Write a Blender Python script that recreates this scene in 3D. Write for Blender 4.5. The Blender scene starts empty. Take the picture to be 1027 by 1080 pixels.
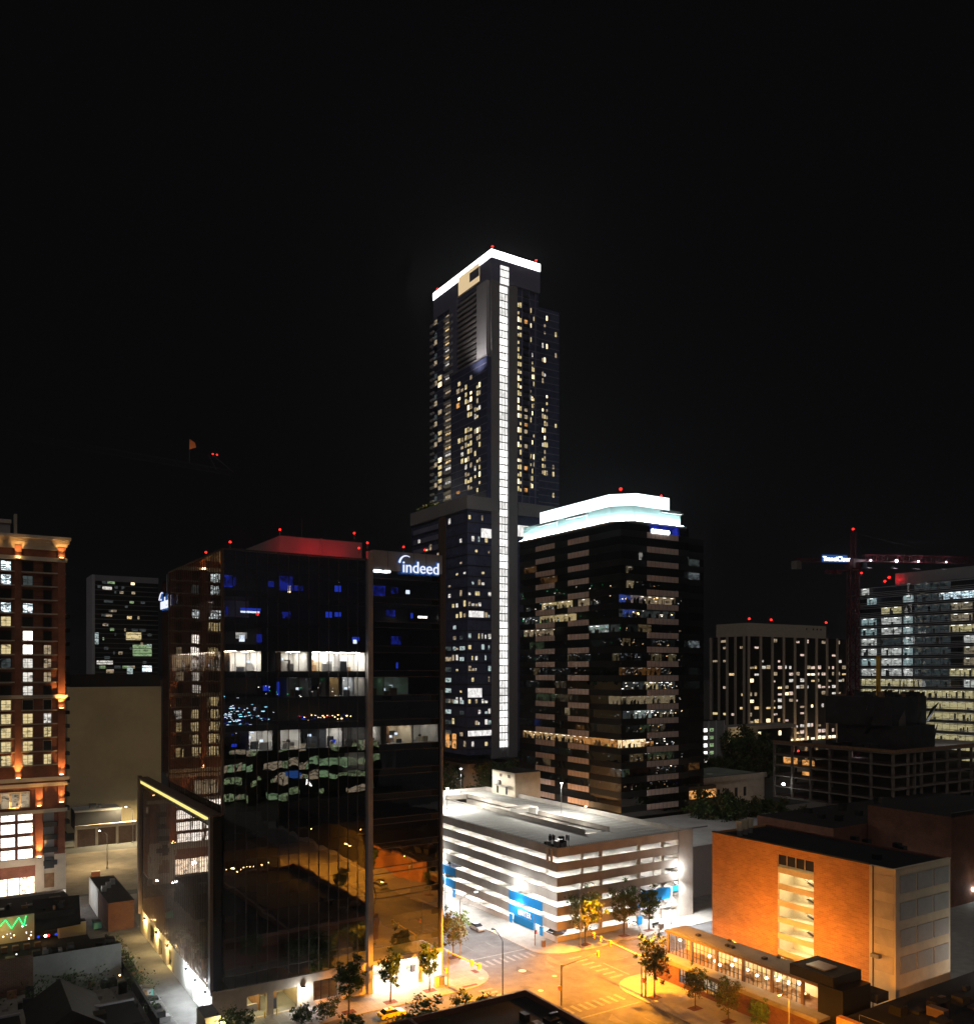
import bpy, bmesh, math, random
from mathutils import Vector, Matrix
random.seed(7)
S = bpy.context.scene
COL = S.collection
# ---------------------------------------------------------------- camera, world, exposure
CAM_H = 57.0
YAW = math.radians(32.595)
cam = bpy.data.cameras.new('camera'); cam_o = bpy.data.objects.new('camera', cam); COL.objects.link(cam_o)
cam_o.location = (0, 0, CAM_H); cam_o.rotation_euler = (math.pi/2, 0, -YAW)
cam.sensor_fit = 'HORIZONTAL'; cam.sensor_width = 36
cam.lens = 36*900/1027; cam.shift_y = 168/1027; cam.clip_start = 0.5; cam.clip_end = 20000
S.camera = cam_o
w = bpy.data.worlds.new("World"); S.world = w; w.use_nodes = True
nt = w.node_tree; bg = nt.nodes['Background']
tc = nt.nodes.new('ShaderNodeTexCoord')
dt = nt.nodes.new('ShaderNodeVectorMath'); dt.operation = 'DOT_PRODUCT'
dt.inputs[1].default_value = (-0.25, -0.36, 0.9)      # unseen city glow added high behind the view to lift dark facades
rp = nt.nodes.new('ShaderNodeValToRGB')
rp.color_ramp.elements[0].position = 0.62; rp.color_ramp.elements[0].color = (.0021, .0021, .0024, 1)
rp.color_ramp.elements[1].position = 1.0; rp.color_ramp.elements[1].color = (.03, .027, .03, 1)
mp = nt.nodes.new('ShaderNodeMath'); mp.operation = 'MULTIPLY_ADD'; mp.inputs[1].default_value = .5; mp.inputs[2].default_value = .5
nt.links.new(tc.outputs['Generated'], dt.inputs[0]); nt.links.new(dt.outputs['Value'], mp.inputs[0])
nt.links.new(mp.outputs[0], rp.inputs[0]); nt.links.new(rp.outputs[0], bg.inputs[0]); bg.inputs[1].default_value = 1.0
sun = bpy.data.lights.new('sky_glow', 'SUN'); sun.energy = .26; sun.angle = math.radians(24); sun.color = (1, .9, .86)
sun_o = bpy.data.objects.new('sky_glow', sun); COL.objects.link(sun_o); sun_o.rotation_euler = Vector((.38, .47, -.80)).to_track_quat('-Z', 'Y').to_euler()   # moon-weak fill added to lift the dark facades, as if city glow overhead
S.view_settings.view_transform = 'Standard'; S.view_settings.look = 'None'; S.view_settings.exposure = 0; S.view_settings.gamma = 1
S.cycles.use_denoising = True; S.cycles.volume_bounces = 0; S.cycles.max_bounces = 6; S.cycles.diffuse_bounces = 3; S.cycles.glossy_bounces = 3
S.cycles.transparent_max_bounces = 8; S.cycles.sample_clamp_indirect = 4; S.cycles.caustics_reflective = False; S.cycles.caustics_refractive = False
# ---------------------------------------------------------------- survey helpers (bearing + distance -> street-grid coordinates)
sn, cs = math.sin(YAW), math.cos(YAW)
def W(px, d):
    r = (px-513.5)*d/900; return (d*sn+r*cs, d*cs-r*sn)
def Z(py, d): return CAM_H+(708-py)*d/900
def dep(u, v): return u*sn+v*cs
def aU(v, px):
    k = (px-513.5)/900; return v*(sn+k*cs)/(cs-k*sn)
def aV(u, px):
    k = (px-513.5)/900; return u*(cs-k*sn)/(sn+k*cs)
# ---------------------------------------------------------------- materials
M = {}
def nodes(m):
    m.use_nodes = True; return m.node_tree, m.node_tree.nodes, m.node_tree.links
def pos(n, l, sx=1, sy=1, sz=1):
    g = n.new('ShaderNodeNewGeometry'); mpg = n.new('ShaderNodeMapping'); mpg.inputs['Scale'].default_value = (sx, sy, sz)
    l.new(g.outputs['Position'], mpg.inputs['Vector']); return mpg.outputs[0]
def mat(name, c, rough=.8, amt=.25, scale=.6, metal=0, bump=0, spec=.3, sz=1):
    m = bpy.data.materials.new(name); t, n, l = nodes(m); b = n['Principled BSDF']
    b.inputs['Roughness'].default_value = rough; b.inputs['Metallic'].default_value = metal; b.inputs['Specular IOR Level'].default_value = spec
    p = pos(n, l, 1, 1, sz)
    nz = n.new('ShaderNodeTexNoise'); nz.inputs['Scale'].default_value = scale; nz.inputs['Detail'].default_value = 6; nz.inputs['Roughness'].default_value = .65
    l.new(p, nz.inputs['Vector'])
    r = n.new('ShaderNodeValToRGB'); r.color_ramp.elements[0].position = .3; r.color_ramp.elements[1].position = .72
    r.color_ramp.elements[0].color = tuple(x*(1-amt) for x in c)+(1,); r.color_ramp.elements[1].color = tuple(min(1, x*(1+amt)) for x in c)+(1,)
    l.new(nz.outputs['Fac'], r.inputs[0]); l.new(r.outputs[0], b.inputs['Base Color'])
    if bump:
        bp = n.new('ShaderNodeBump'); bp.inputs['Strength'].default_value = bump; bp.inputs['Distance'].default_value = .05
        n2 = n.new('ShaderNodeTexNoise'); n2.inputs['Scale'].default_value = scale*12; l.new(p, n2.inputs['Vector'])
        l.new(n2.outputs['Fac'], bp.inputs['Height']); l.new(bp.outputs[0], b.inputs['Normal'])
    M[name] = m; return m
def brick(name, c1, c2, mortar, bw=.5, bh=.17, lo=.72, hi=1.2):
    m = bpy.data.materials.new(name); t, n, l = nodes(m); b = n['Principled BSDF']; b.inputs['Roughness'].default_value = .9; b.inputs['Specular IOR Level'].default_value = .15
    g = n.new('ShaderNodeNewGeometry'); sp = n.new('ShaderNodeSeparateXYZ'); l.new(g.outputs['Position'], sp.inputs[0])
    ad = n.new('ShaderNodeMath'); l.new(sp.outputs[0], ad.inputs[0]); l.new(sp.outputs[1], ad.inputs[1])
    cb = n.new('ShaderNodeCombineXYZ'); l.new(ad.outputs[0], cb.inputs[0]); l.new(sp.outputs[2], cb.inputs[1])
    bt = n.new('ShaderNodeTexBrick'); bt.inputs['Scale'].default_value = 1; bt.inputs['Brick Width'].default_value = bw; bt.inputs['Row Height'].default_value = bh
    bt.inputs['Mortar Size'].default_value = .018; bt.inputs['Color1'].default_value = c1+(1,); bt.inputs['Color2'].default_value = c2+(1,); bt.inputs['Mortar'].default_value = mortar+(1,)
    l.new(cb.outputs[0], bt.inputs['Vector'])
    nz = n.new('ShaderNodeTexNoise'); nz.inputs['Scale'].default_value = .35; nz.inputs['Detail'].default_value = 8; l.new(g.outputs['Position'], nz.inputs['Vector'])
    mr = n.new('ShaderNodeMapRange'); mr.inputs[1].default_value = .3; mr.inputs[2].default_value = .7; mr.inputs[3].default_value = lo; mr.inputs[4].default_value = hi; l.new(nz.outputs['Fac'], mr.inputs[0])
    mx = n.new('ShaderNodeMix'); mx.data_type = 'RGBA'; mx.blend_type = 'MULTIPLY'; mx.inputs[0].default_value = 1
    l.new(bt.outputs['Color'], mx.inputs[6]); l.new(mr.outputs[0], mx.inputs[7]); l.new(mx.outputs[2], b.inputs['Base Color'])
    M[name] = m
def em(name, c, st):
    m = bpy.data.materials.new(name); t, n, l = nodes(m); n.remove(n['Principled BSDF'])
    e = n.new('ShaderNodeEmission'); e.inputs[0].default_value = c+(1,); e.inputs[1].default_value = st
    l.new(e.outputs[0], n['Material Output'].inputs[0]); M[name] = m
def lit(name, c, st, seed, dark=.08, contrast=.5, sx=.9, szz=1.6):
    """a room seen through its window: lit walls broken by furniture, partitions and blinds"""
    m = bpy.data.materials.new(name); t, n, l = nodes(m); n.remove(n['Principled BSDF'])
    g = n.new('ShaderNodeNewGeometry'); sp = n.new('ShaderNodeSeparateXYZ'); l.new(g.outputs['Position'], sp.inputs[0])
    ad = n.new('ShaderNodeMath'); l.new(sp.outputs[0], ad.inputs[0]); l.new(sp.outputs[1], ad.inputs[1])
    cb = n.new('ShaderNodeCombineXYZ'); l.new(ad.outputs[0], cb.inputs[0]); l.new(sp.outputs[2], cb.inputs[1]); cb.inputs[2].default_value = seed
    mpg = n.new('ShaderNodeMapping'); mpg.inputs['Scale'].default_value = (sx, szz, 1); l.new(cb.outputs[0], mpg.inputs[0])
    vo = n.new('ShaderNodeTexVoronoi'); vo.distance = 'CHEBYCHEV'; vo.inputs['Scale'].default_value = .8; l.new(mpg.outputs[0], vo.inputs['Vector'])
    sc = n.new('ShaderNodeSeparateColor'); l.new(vo.outputs['Color'], sc.inputs[0])
    nz = n.new('ShaderNodeTexNoise'); nz.inputs['Scale'].default_value = 1.3; nz.inputs['Detail'].default_value = 2; l.new(mpg.outputs[0], nz.inputs['Vector'])
    mu = n.new('ShaderNodeMath'); mu.operation = 'MULTIPLY_ADD'; l.new(sc.outputs[0], mu.inputs[0]); mu.inputs[1].default_value = .55; m2 = n.new('ShaderNodeMath'); m2.operation = 'MULTIPLY_ADD'; m2.inputs[1].default_value = .9; m2.inputs[2].default_value = -.28; l.new(nz.outputs['Fac'], m2.inputs[0]); l.new(m2.outputs[0], mu.inputs[2])
    r = n.new('ShaderNodeValToRGB'); r.color_ramp.elements[0].position = max(dark, 0); r.color_ramp.elements[1].position = contrast
    r.color_ramp.elements[0].color = tuple(x*(.05 if dark >= 0 else .45) for x in c)+(1,); r.color_ramp.elements[1].color = c+(1,)
    l.new(mu.outputs[0], r.inputs[0])
    e = n.new('ShaderNodeEmission'); l.new(r.outputs[0], e.inputs[0]); e.inputs[1].default_value = st
    l.new(e.outputs[0], n['Material Output'].inputs[0]); M[name] = m
def glass(name, tint, refl, wav=.02, wscale=.5, rough=.0, gcol=(1, 1, 1), edge=.5):
    m = bpy.data.materials.new(name); t, n, l = nodes(m); n.remove(n['Principled BSDF'])
    tr = n.new('ShaderNodeBsdfTransparent'); tr.inputs[0].default_value = tint+(1,)
    gl = n.new('ShaderNodeBsdfGlossy'); gl.inputs['Roughness'].default_value = rough; gl.inputs[0].default_value = gcol+(1,)
    lw = n.new('ShaderNodeLayerWeight'); lw.inputs[0].default_value = .25
    mr = n.new('ShaderNodeMapRange'); mr.inputs[3].default_value = refl; mr.inputs[4].default_value = edge; l.new(lw.outputs['Facing'], mr.inputs[0])
    if wav:
        p = pos(n, l, 1, 1, .55)
        nz = n.new('ShaderNodeTexNoise'); nz.inputs['Scale'].default_value = wscale; nz.inputs['Detail'].default_value = 1; l.new(p, nz.inputs['Vector'])
        bp = n.new('ShaderNodeBump'); bp.inputs['Strength'].default_value = 1; bp.inputs['Distance'].default_value = wav; l.new(nz.outputs['Fac'], bp.inputs['Height'])
        l.new(bp.outputs[0], gl.inputs['Normal'])
    mx = n.new('ShaderNodeMixShader'); l.new(mr.outputs[0], mx.inputs[0]); l.new(tr.outputs[0], mx.inputs[1]); l.new(gl.outputs[0], mx.inputs[2])
    l.new(mx.outputs[0], n['Material Output'].inputs[0]); M[name] = m
mat('asphalt', (.085, .082, .08), .85, .35, .35, bump=.3)
mat('ground', (.06, .06, .055), .95, .4, .1)
mat('dirt', (.16, .13, .09), .95, .5, .12)
mat('paving', (.21, .195, .17), .85, .2, .5, bump=.2)
mat('kerb', (.33, .31, .28), .85, .2, .8)
mat('marking', (.165, .16, .15), .8, .5, 2.5)
mat('concrete', (.37, .33, .285), .85, .18, .3, bump=.15)
mat('deck', (.33, .32, .29), .85, .22, .12)
mat('white_wall', (.72, .70, .66), .8, .1, .4)
mat('concrete_raw', (.17, .15, .13), .9, .3, .25)
mat('wall_dim', (.22, .225, .21), .9, .25, .15)
mat('cream', (.55, .47, .33), .85, .15, .3)
mat('stone', (.45, .38, .29), .8, .15, .5)
mat('tan_wall', (.58, .48, .28), .9, .14, .07)
mat('dark_roof', (.011, .0105, .0102), .92, .5, .25)
mat('roof_grey', (.2, .2, .19), .9, .3, .12)
mat('roof_white', (.5, .5, .48), .9, .25, .1)
mat('black_panel', (.012, .012, .013), .35, .3, .3, spec=.4)
mat('black_metal', (.02, .02, .02), .5, .2, 1)
mat('grey_metal', (.22, .21, .2), .45, .2, .8, metal=.3)
mat('grey_panel', (.30, .29, .29), .6, .08, .3)
mat('alu', (.33, .30, .28), .5, .1, 1)
mat('mullion_dark', (.10, .09, .085), .5, .2, 1)
mat('bronze', (.13, .085, .06), .5, .2, 1)
mat('granite', (.60, .45, .385), .6, .12, .8)
mat('navy_glass', (.08, .095, .19), .18, .3, .4, spec=.6)
mat('navy_panel', (.20, .205, .30), .6, .12, .12)
mat('fin_grey', (.27, .27, .28), .7, .1, .1)
mat('fin_white', (.5, .5, .52), .7, .1, .1)
mat('slat', (.3, .29, .29), .7, .1, .5)
mat('bark', (.10, .075, .05), .95, .4, 3)
mat('leaf', (.06, .10, .02), .7, .45, 1.5)
mat('leaf_dark', (.035, .065, .018), .75, .45, 1.5)
mat('panel_pale', (.33, .33, .31), .8, .12, .5)
mat('screen_cyan', (.56, .80, .80), .6, .06, .6)
mat('alley', (.13, .125, .12), .9, .35, .5)
mat('patch', (.055, .053, .05), .9, .3, .6)
mat('patch_pale', (.115, .11, .105), .9, .3, .6)
mat('leaf_olive', (.085, .08, .02), .7, .4, 1.5)
mat('teal', (.12, .36, .30), .6, .2, 1)
mat('car_silver', (.45, .46, .47), .3, .08, 1, metal=.5)
mat('car_dark', (.05, .05, .07), .3, .1, 1, metal=.3)
mat('cab_yellow', (.8, .5, .02), .35, .08, 1)
mat('tyre', (.02, .02, .02), .9, .1, 1)
mat('car_glass', (.02, .025, .03), .08, .1, 1, spec=.7)
mat('signal_yellow', (.75, .5, .03), .5, .1, 1)
mat('blue_sign', (.01, .20, .50), .5, .08, .5)
mat('cornice', (.55, .47, .36), .8, .1, .5)
mat('crane_dark', (.035, .035, .037), .6, .2, 1)
mat('crane_red', (.075, .009, .015), .6, .2, 1)
mat('crane_yellow', (.7, .38, .03), .6, .2, 1)
mat('tarp', (.03, .03, .032), .8, .5, .3)
mat('wood', (.25, .14, .07), .8, .3, 1)
mat('flag', (.8, .25, .08), .8, .1, 1)
mat('slate', (.018, .0172, .017), .9, .4, .5)
mat('old_roof', (.17, .2, .17), .9, .3, .15)
mat('mulch', (.09, .03, .02), .95, .4, 2)
mat('sofa', (.05, .05, .06), .9, .2, 1)
brick('brick_orange', (.50, .235, .085), (.40, .175, .06), (.46, .32, .18), 1.0, .34, .88, 1.1)
brick('brick_red', (.26, .085, .045), (.21, .065, .035), (.26, .16, .12), .6, .22)
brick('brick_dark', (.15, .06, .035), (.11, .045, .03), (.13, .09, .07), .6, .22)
brick('brick_old', (.13, .07, .045), (.10, .05, .035), (.18, .15, .12), .6, .22)
em('em_white', (1, .97, .93), 9); em('em_cool', (.85, .95, 1), 9); em('em_warm', (1, .72, .38), 6)
em('em_sodium', (1, .5, .12), 30); em('em_lampwhite', (.9, .97, 1), 40)
em('em_red', (1, .015, .01), 5); em('em_redsoft', (1, .02, .02), 3); em('em_blue', (.03, .08, 1), .7); lit('em_bluedim', (.03, .06, .9), .5, 41, .22, .85, 1.6, 1.0); em('em_green', (.03, 1, .25), 2.2)
em('em_ceiling', (1, .95, .88), 13); em('em_garage', (1, .95, .89), 230); em('em_crown', (.84, 1, 1), 2.2); em('em_floodstrip', (.84, 1, 1), 75); em('em_cyan', (.30, .85, .85), 1.0)
lit('em_strip', (1, .98, .95), 1.9, 51, -.5, .5, .8, .7); lit('em_strip2', (1, .98, .95), 1.35, 52, -.5, .6, 2, .7); lit('em_strip3', (1, .98, .95), 1.15, 53, -.3, .7, 2, .7); em('em_band', (1, .98, .97), 6)
em('em_sign', (.85, .93, 1), 5); em('em_letter', (.84, .88, 1), 1.1); em('em_loggia', (1, .74, .42), .75); em('em_signblue', (.06, .22, .8), .38); em('em_yellowstrip', (1, .85, .25), 1.1)
em('em_screen', (.75, .85, 1), 2.2); em('em_bulb', (1, .62, .25), 14); em('em_pend', (1, .86, .55), 16); em('em_cyanspark', (.3, .8, 1), 3)
em('em_taillight', (1, .02, .01), 4); em('em_headlight', (1, .9, .75), 8)
lit('lit_warm', (1, .70, .33), 1.0, 1); lit('lit_warm2', (1, .78, .45), 2.2, 2, .03, .3); lit('lit_white', (1, .95, .86), .95, 3, .05, .6)
lit('lit_dim', (1, .78, .5), .42, 4); lit('lit_cool', (.75, .95, .92), .6, 5); lit('lit_green', (.6, .9, .45), .45, 6); lit('lit_yellow', (1, .80, .40), .8, 7, .02, .4)
lit('lit_blue', (.1, .2, 1), .5, 8); lit('lit_faint', (.7, .85, .85), .07, 9); lit('lit_bright', (1, .94, .86), 3, 10, .01, .2); lit('lit_pink', (1, .75, .62), .9, 11)
lit('lit_amber', (1, .45, .13), .9, 12); lit('lit_shop', (1, .8, .6), 3.2, 13, .04, .45, 1.6, 2.2); lit('lit_glint', (.8, .95, 1), 2.0, 14, .3, .5, 1.3, 4)
glass('glass_tower', (.82, .84, .86), .42, .016, .35, 0, (.9, .93, 1))
glass('glass_fin', (.55, .5, .48), .55, .012, .35, 0, (1, .93, .88), .8)
glass('glass_dark', (.6, .58, .55), .16, .03, .4, 0, (1, .97, .93))
glass('glass_black', (.08, .08, .08), .16, .02, .4, .02, (1, .95, .9))
glass('glass_clear', (.9, .9, .88), .10, 0)
glass('glass_far', (.6, .66, .7), .14, .02, .3, .02)
# ---------------------------------------------------------------- mesh helper
SEP = {'cornice', 'entrance_sign', 'granite_band', 'column', 'pier', 'post', 'roof_unit', 'ceiling_light', 'bollard', 'roof_edge_light', 'soffit_light', 'entrance_pier', 'stair_door', 'stair_vent', 'end_wall', 'pilaster', 'crown_floodlight',
       'coping', 'patio_table', 'jib_lamp', 'lit_opening', 'side_balcony', 'tarp', 'cabinets', 'antennas', 'spandrel_band', 'spandrel', 'parapet', 'lower_wall', 'strip_fin', 'podium', 'podium_band', 'brick_wall', 'string_course', 'balcony', 'lit_window', 'platform', 'shutter', 'stone_base', 'wall', 'table', 'front_wall', 'rear_block', 'pendant_lamp', 'penthouse', 'stair_canopy', 'deck', 'ramp', 'ramp_housing', 'shaft', 'side_mullion_post', 'patio_bulb_string', 'core', 'podium_base', 'edge_fin', 'office_screen', 'crate', 'duct', 'pipe', 'crown_brace'}
class MB:
    def __init__(s, o=(0, 0, 0)): s.v = []; s.f = []; s.mi = []; s.m = []; s.o = o
    def mid(s, m):
        if m not in s.m: s.m.append(m)
        return s.m.index(m)
    def face(s, pts, m):
        b = len(s.v); s.v += [(p[0]-s.o[0], p[1]-s.o[1], p[2]-s.o[2]) for p in pts]
        s.f.append(tuple(range(b, b+len(pts)))); s.mi.append(s.mid(m))
    def box(s, x0, x1, y0, y1, z0, z1, m, top=None):
        if x0 > x1: x0, x1 = x1, x0
        if y0 > y1: y0, y1 = y1, y0
        a = [(x0, y0, z0), (x1, y0, z0), (x1, y1, z0), (x0, y1, z0), (x0, y0, z1), (x1, y0, z1), (x1, y1, z1), (x0, y1, z1)]
        for q, mm in (((3, 2, 1, 0), m), ((4, 5, 6, 7), top or m), ((0, 1, 5, 4), m), ((1, 2, 6, 5), m), ((2, 3, 7, 6), m), ((3, 0, 4, 7), m)):
            s.face([a[i] for i in q], mm)
    def prism(s, poly, z0, z1, m, top=None):
        n = len(poly)
        for i in range(n):
            a, b = poly[i], poly[(i+1) % n]
            s.face([(a[0], a[1], z0), (b[0], b[1], z0), (b[0], b[1], z1), (a[0], a[1], z1)], m)
        s.face([(p[0], p[1], z1) for p in poly], top or m); s.face([(p[0], p[1], z0) for p in reversed(poly)], m)
    def cyl(s, p, q, r0, r1, m, n=8, cap=True):
        p = Vector(p); q = Vector(q); d = (q-p).normalized()
        a = d.orthogonal().normalized(); b = d.cross(a)
        P = [p+(a*math.cos(6.28319*i/n)+b*math.sin(6.28319*i/n))*r0 for i in range(n)]
        Q = [q+(a*math.cos(6.28319*i/n)+b*math.sin(6.28319*i/n))*r1 for i in range(n)]
        for i in range(n):
            j = (i+1) % n; s.face([P[i], P[j], Q[j], Q[i]], m)
        if cap: s.face(list(reversed(P)), m); s.face(Q, m)
    def bar(s, p, q, t, m): s.cyl(p, q, t, t, m, 4)
    def tube(s, pts, r, m, n=8):
        for a, b in zip(pts, pts[1:]): s.cyl(a, b, r, r, m, n)
    def ball(s, c, r, m, n=8, k=5, sz=1):
        for i in range(k):
            t0, t1 = math.pi*i/k, math.pi*(i+1)/k
            for j in range(n):
                a0, a1 = 6.28319*j/n, 6.28319*(j+1)/n
                f = lambda t, a: (c[0]+r*math.sin(t)*math.cos(a), c[1]+r*math.sin(t)*math.sin(a), c[2]+r*sz*math.cos(t))
                q = [f(t1, a0), f(t1, a1), f(t0, a1), f(t0, a0)]
                if i == 0: q = q[:3]
                if i == k-1: q = q[1:]
                s.face(q, m)
    def pieces(s):
        par = {}
        def find(a):
            while par.setdefault(a, a) != a: a = par[a]
            return a
        rk = lambda p: (round(p[0], 3), round(p[1], 3), round(p[2], 3))
        for f in s.f:
            k = [rk(s.v[i]) for i in f]
            for q in k[1:]:
                a, b = find(k[0]), find(q)
                if a != b: par[a] = b
        g = {}
        for i, f in enumerate(s.f): g.setdefault(find(rk(s.v[f[0]])), []).append(i)
        G = []
        for fs in g.values():
            vs = [s.v[j] for i in fs for j in s.f[i]]
            G.append([fs, [min(p[k] for p in vs)-.07 for k in range(3)], [max(p[k] for p in vs)+.07 for k in range(3)]])
        ch = True
        while ch:
            ch = False
            for i in range(len(G)):
                for j in range(len(G)-1, i, -1):
                    A, B = G[i], G[j]
                    if all(A[1][k] <= B[2][k] and B[1][k] <= A[2][k] for k in range(3)):
                        G[i] = [A[0]+B[0], [min(A[1][k], B[1][k]) for k in range(3)], [max(A[2][k], B[2][k]) for k in range(3)]]; del G[j]; ch = True
        return G
    def done(s, name, parent=None, label=None, cat=None, group=None, kind=None, smooth=False):
        if parent and name in SEP and len(s.f) < 700:
            G = s.pieces()
            if 1 < len(G) <= 90:
                for fs, _, _ in G:
                    c = MB(s.o); c.m = list(s.m)
                    for i in sorted(fs):
                        q = len(c.v); c.v += [s.v[j] for j in s.f[i]]; c.f.append(tuple(range(q, q+len(s.f[i])))); c.mi.append(s.mi[i])
                    o = c.build(name, parent, label, cat, group, kind, smooth)
                return o
        return s.build(name, parent, label, cat, group, kind, smooth)
    def build(s, name, parent=None, label=None, cat=None, group=None, kind=None, smooth=False):
        me = bpy.data.meshes.new(name); me.from_pydata(s.v, [], s.f)
        for m in s.m: me.materials.append(M[m])
        me.polygons.foreach_set('material_index', s.mi)
        if smooth: me.polygons.foreach_set('use_smooth', [True]*len(s.f))
        me.update()
        o = bpy.data.objects.new(name, me); COL.objects.link(o)
        if parent: o.parent = parent
        else: o.location = s.o
        tag(o, label, cat, group, kind); return o
def tag(o, label=None, cat=None, group=None, kind=None):
    for k, x in (('label', label), ('category', cat), ('group', group), ('kind', kind)):
        if x: o[k] = x
    return o
def thing(name, loc, label, cat, group=None, rz=0):
    o = bpy.data.objects.new(name, None); COL.objects.link(o); o.location = loc; o.rotation_euler[2] = rz; o.empty_display_size = .5
    return tag(o, label, cat, group)
def light(name, kind, loc, power, color, parent=None, radius=.15, spot=None, blend=.6, aim=None, size=None):
    d = bpy.data.lights.new(name, kind); d.energy = power; d.color = color
    if kind in ('POINT', 'SPOT'): d.shadow_soft_size = radius
    if kind == 'SPOT': d.spot_size = math.radians(spot or 150); d.spot_blend = blend
    if kind == 'AREA':
        d.shape = 'RECTANGLE'; d.size, d.size_y = size
    o = bpy.data.objects.new(name, d); COL.objects.link(o); o.location = loc
    if aim: o.rotation_euler = Vector(aim).to_track_quat('-Z', 'Y').to_euler()
    if parent:
        o.parent = parent; o.location = Vector(loc)-(Vector(parent.location) if parent.location else Vector())
    return o
KIDS = {}
def kids(o): return [c for c in bpy.data.objects if c.parent == o]
def dup(o, loc, rz=None, scale=None, label=None, group=None):
    def cp(a, par):
        c = a.copy(); COL.objects.link(c); c.parent = par
        for k in kids(a): cp(k, c)
        return c
    c = cp(o, None); c.location = loc
    if rz is not None: c.rotation_euler[2] = rz
    if scale is not None: c.scale = (scale,)*3 if not isinstance(scale, tuple) else scale
    if label: c['label'] = label
    if group: c['group'] = group
    return c
def text_mesh(txt, size, name, ext=.08, off=0):
    cu = bpy.data.curves.new(name, 'FONT'); cu.body = txt; cu.size = size; cu.extrude = ext; cu.offset = off; cu.space_character = 1.0
    o = bpy.data.objects.new(name, cu); COL.objects.link(o)
    bpy.context.view_layer.update()
    me = bpy.data.meshes.new_from_object(o.evaluated_get(bpy.context.evaluated_depsgraph_get()))
    bpy.data.objects.remove(o); return me
def sign_text(txt, size, name, mname, loc, parent, facing='S', ext=.1, bold=0, sx=1):
    me = text_mesh(txt, size, name, ext, bold); me.materials.clear(); me.materials.append(M[mname])
    for p in me.polygons: p.material_index = 0
    o = bpy.data.objects.new(name, me); COL.objects.link(o)
    o.rotation_euler = (math.pi/2, 0, 0 if facing == 'S' else -math.pi/2); o.scale = (sx, 1, 1)
    if parent: o.parent = parent; o.location = Vector(loc)-parent.location
    else: o.location = loc
    return o
RED_N = [0]
def beacon(loc, label, r=.35, parent=None):
    b = MB(loc if not parent else parent.location); x, y, z = loc
    b.cyl((x, y, z-.9), (x, y, z-.1), .09, .09, 'grey_metal', 6); b.cyl((x, y, z-.15), (x, y, z), r*.8, r*.8, 'black_metal', 8)
    if parent: 
        o = b.done('beacon', parent); c = MB(parent.location); c.ball((x, y, z+r*.8), r, 'em_red', 8, 5); c.done('beacon_lens', o); return o
    t = thing('obstruction_light', loc, label, 'warning light', 'red obstruction lights on the rooftops')
    b.o = loc; b.v = [(p[0], p[1], p[2]) for p in b.v]
    b.done('post', t); c = MB(loc); c.ball((x, y, z+r*.8), r, 'em_red', 8, 5); c.done('lens', t); return t
# ================================================================ the ground, streets and pavements
b = MB(); b.face([(-3000, -1500, 0), (4000, -1500, 0), (4000, 6000, 0), (-3000, 6000, 0)], 'ground'); b.done('ground', kind='structure')
b = MB(); b.face([(84, -250, .012), (104, -250, .012), (104, 560, .012), (84, 560, .012)], 'asphalt'); b.done('avenue_road', kind='structure')
b = MB(); b.face([(-300, 115, .016), (500, 115, .016), (500, 138, .016), (-300, 138, .016)], 'asphalt'); b.done('cross_street_road', kind='structure')
def rounded(x0, x1, y0, y1, rs):     # corner radii sw, se, ne, nw
    out = []
    for (cx, cy, a0, r) in ((x0, y0, 180, rs[0]), (x1, y0, 270, rs[1]), (x1, y1, 0, rs[2]), (x0, y1, 90, rs[3])):
        if not r: out.append((cx, cy)); continue
        ox = cx+r if cx == x0 else cx-r; oy = cy+r if cy == y0 else cy-r
        for i in range(7):
            a = math.radians(a0+15*i); out.append((ox+r*math.cos(a), oy+r*math.sin(a)))
    return out
for nm, poly in (('pavement_northwest', rounded(-120, 87, 130.5, 232, (0, 7, 0, 0))), ('pavement_northeast', rounded(101, 330, 136, 236, (7, 0, 0, 0))),
                 ('pavement_southeast', rounded(102, 330, -40, 119.5, (0, 0, 0, 6))), ('pavement_southwest', rounded(-120, 86, -60, 117, (0, 0, 6, 0)))):
    b = MB(); b.prism(poly, 0, .14, 'kerb', 'paving'); b.done(nm, kind='structure')
b = MB()
def stripe(x0, x1, y0, y1, z=.022): b.face([(x0, y0, z), (x1, y0, z), (x1, y1, z), (x0, y1, z)], 'marking')
for i in range(8):                                    # crosswalk bars over the avenue, north and south of the crossing
    stripe(88.3+i*1.6, 88.95+i*1.6, 138.4, 141.4); stripe(88.3+i*1.6, 88.95+i*1.6, 111.8, 114.6)
for i in range(7):
    stripe(80.5, 83.4, 118.6+i*1.6, 119.3+i*1.6); stripe(104.6, 107.6, 120.8+i*2.05, 121.5+i*2.05)
for y in range(148, 420, 9):
    stripe(91.2, 91.33, y, y+3.2); stripe(96.2, 96.33, y, y+3.2)
for y in range(20, 106, 9): stripe(92.5, 92.65, y, y+3.2); stripe(97.2, 97.35, y, y+3.2)
stripe(87.9, 101, 143, 143.35); stripe(87, 101.5, 109.4, 109.75)
for x in range(-60, 76, 9): stripe(x, x+3.2, 123.8, 123.95)
for x in range(112, 220, 9): stripe(x, x+3.2, 128, 128.14)
stripe(110, 220, 124.2, 124.3); stripe(108.6, 108.95, 120.5, 128)
b.done('road_marking', kind='structure')
b = MB(); Rp = random.Random(4)
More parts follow.
